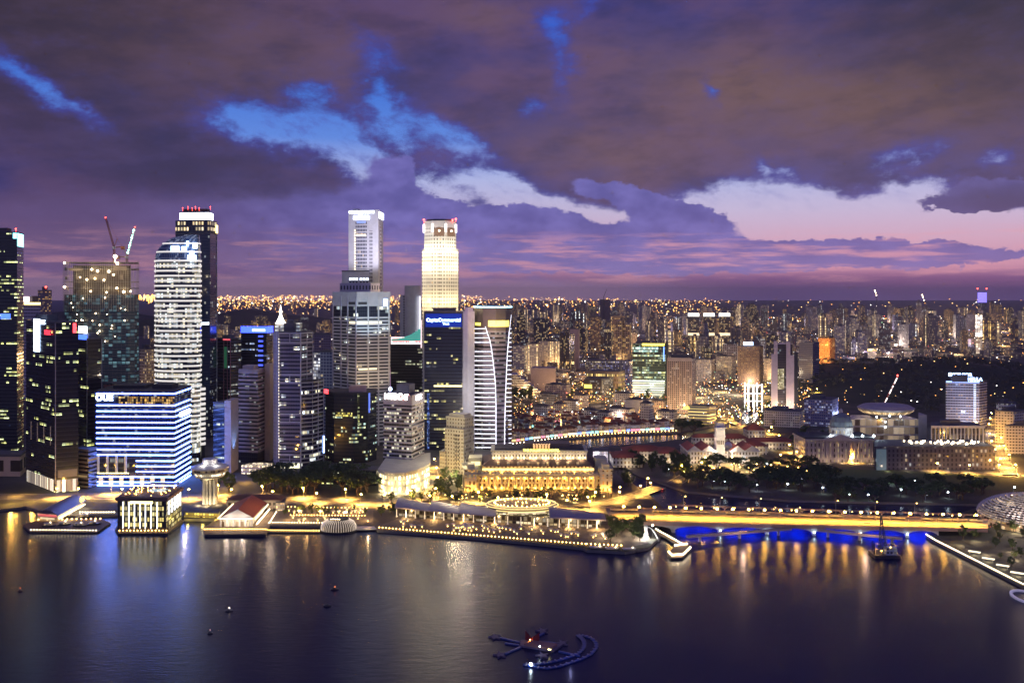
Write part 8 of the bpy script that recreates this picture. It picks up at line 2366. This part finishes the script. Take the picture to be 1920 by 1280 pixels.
# mass of low roofs and lamps between the towers, too many to count
def low_city():
    mb = MB()
    for _ in range(1500):
        px = R.uniform(380, 640) if R.random() < .25 else R.uniform(955, 1960); D = 1900 + 6000 * R.random() ** 1.3
        if px > 1500 and D < 2650: continue
        if px < 640: D = R.uniform(1700, 7000)
        x = X(px, D); w, d, h = R.uniform(12, 40), R.uniform(12, 30), R.uniform(6, 22); a = R.uniform(-.6, .6); c, s = math.cos(a), math.sin(a)
        mb.prism([(x + u * c - v * s, D + u * s + v * c) for u, v in ((-w/2, 0), (w/2, 0), (w/2, d), (-w/2, d))], 1.5, 2 + h, uoff=R.uniform(0, 500))
    o = mb.build('low_roofs', facade('fac_lowcity', (.22, .18, .18), (.05, .04, .04), bay=4, flr=3.6, wx=.6, wy=.55, lit=.28, cols=((1, .6, .22), (1, .85, .6)), power=3.0, clump=.3)); tag(o, 'countless low roofs and lit fronts between the far towers', 'town', kind='stuff')
    mats = [glow('spark_amber', (1, .42, .07), 6), glow('spark_gold', (1, .60, .18), 6), glow('spark_white', (1, .92, .8), 8), glow('spark_blue', (.4, .6, 1), 5), glow('spark_red', (1, .12, .08), 5), glow('spark_green', (.4, 1, .5), 4)]
    lm = MB()
    def spark(x, y, z, s, i): lm.box(x - s/2, x + s/2, y - s/2, y + s/2, z, z + s, i)
    def kind(): return R.choices(range(6), (46, 26, 16, 4, 5, 2))[0]
    for _ in range(1500):
        px, py = R.uniform(962, 1520), R.uniform(700, 800); D = DG(py); spark(X(px, D), D, R.uniform(4, 20), .45 + 1.3 * R.random() ** 3, kind())
    for _ in range(3600):
        px = R.uniform(955, 1940); D = 1650 + 6000 * R.random() ** 1.5
        if px > 1530 and D < 2500 and R.random() < .93: continue
        spark(X(px, D), D, R.uniform(5, 14), D / 930 * (.16 + .5 * R.random() ** 3), kind())
    for _ in range(700):
        px = R.uniform(395, 640) if R.random() < .8 else R.uniform(725, 800); D = R.uniform(1700, 6500); spark(X(px, D), D, R.uniform(5, 14), D / 930 * (.16 + .5 * R.random() ** 3), kind())
    for _ in range(60):
        px, py = R.uniform(1560, 1920), R.uniform(690, 790); D = DG(py); spark(X(px, D), D, hill_z(X(px, D), D, *FORT) + 9, R.uniform(.6, 1.3), R.choice((0, 0, 1, 2)))
    o = lm.build('city_lights', mats); tag(o, 'countless street and window lights across the far city', 'lights', kind='stuff')
    hm = MB()
    for _ in range(2400):
        px = R.uniform(380, 905) if R.random() < .72 else R.uniform(905, 1350); D = 7500 * 3.2 ** R.random(); s = D / 930 * (.22 + .7 * R.random() ** 3)
        z = R.uniform(10, 150 if px < 905 else 100) if px < 1100 else R.uniform(5, 60)
        x = X(px, D); hm.box(x - s/2, x + s/2, D - s/2, D + s/2, z, z + s * R.uniform(.7, 1.6), R.choices(range(3), (55, 35, 10))[0])
    for _ in range(90):
        px = R.uniform(1300, 1930); D = 7000 * 2.2 ** R.random(); s = D / 930 * R.uniform(.25, .6); z = R.uniform(5, 120); x = X(px, D); hm.box(x - s/2, x + s/2, D - s/2, D + s/2, z, z + s, R.choices(range(3), (50, 35, 15))[0])
    for _ in range(60):
        px = R.uniform(255, 300); D = R.uniform(7000, 12000); s = D / 930 * R.uniform(.5, 1.0); x = X(px, D); hm.box(x - s/2, x + s/2, D - s/2, D + s/2, 120 + R.uniform(0, 50), 130 + s + R.uniform(0, 50), R.choice((0, 1)))
    o = hm.build('horizon_lights', mats[:3]); tag(o, 'band of amber port and estate lights along the horizon', 'lights', kind='stuff')
low_city()
# bodiless lights added between the far towers, standing in for street lamps
for _ in range(60):
    px = R.uniform(960, 1900); D = 1900 + 3600 * R.random() ** 1.3
    if px > 1520 and D < 2700: continue
    lamp('street_fill', (X(px, D), D, 16), 260000 * (D / 2500) ** 1.4, R.choice(((1, .55, .2), (1, .62, .28), (1, .8, .6), (.85, .7, 1))), None, 6)
for _ in range(14): 
    px = R.uniform(405, 630); D = R.uniform(1700, 4200); lamp('street_fill', (X(px, D), D, 16), 160000, (1, .55, .22), None, 6)
# ------------------------------------------------------------------ the evening air
def haze():
    m = bpy.data.materials.new('evening_air'); m.use_nodes = True; nt = m.node_tree; nt.nodes.clear()
    v = nt.nodes.new('ShaderNodeVolumePrincipled'); v.inputs['Color'].default_value = (.86, .84, .92, 1); v.inputs['Density'].default_value = 3e-5; v.inputs['Anisotropy'].default_value = 0.1
    o = nt.nodes.new('ShaderNodeOutputMaterial'); nt.links.new(v.outputs[0], o.inputs['Volume'])
    b = MB().box(-26500, 26500, -3000, 26500, -5, 345).build('haze', m); b['kind'] = 'stuff'; b['label'] = 'thin violet evening haze over the whole city'; b['category'] = 'haze'
    b.visible_shadow = True
haze()
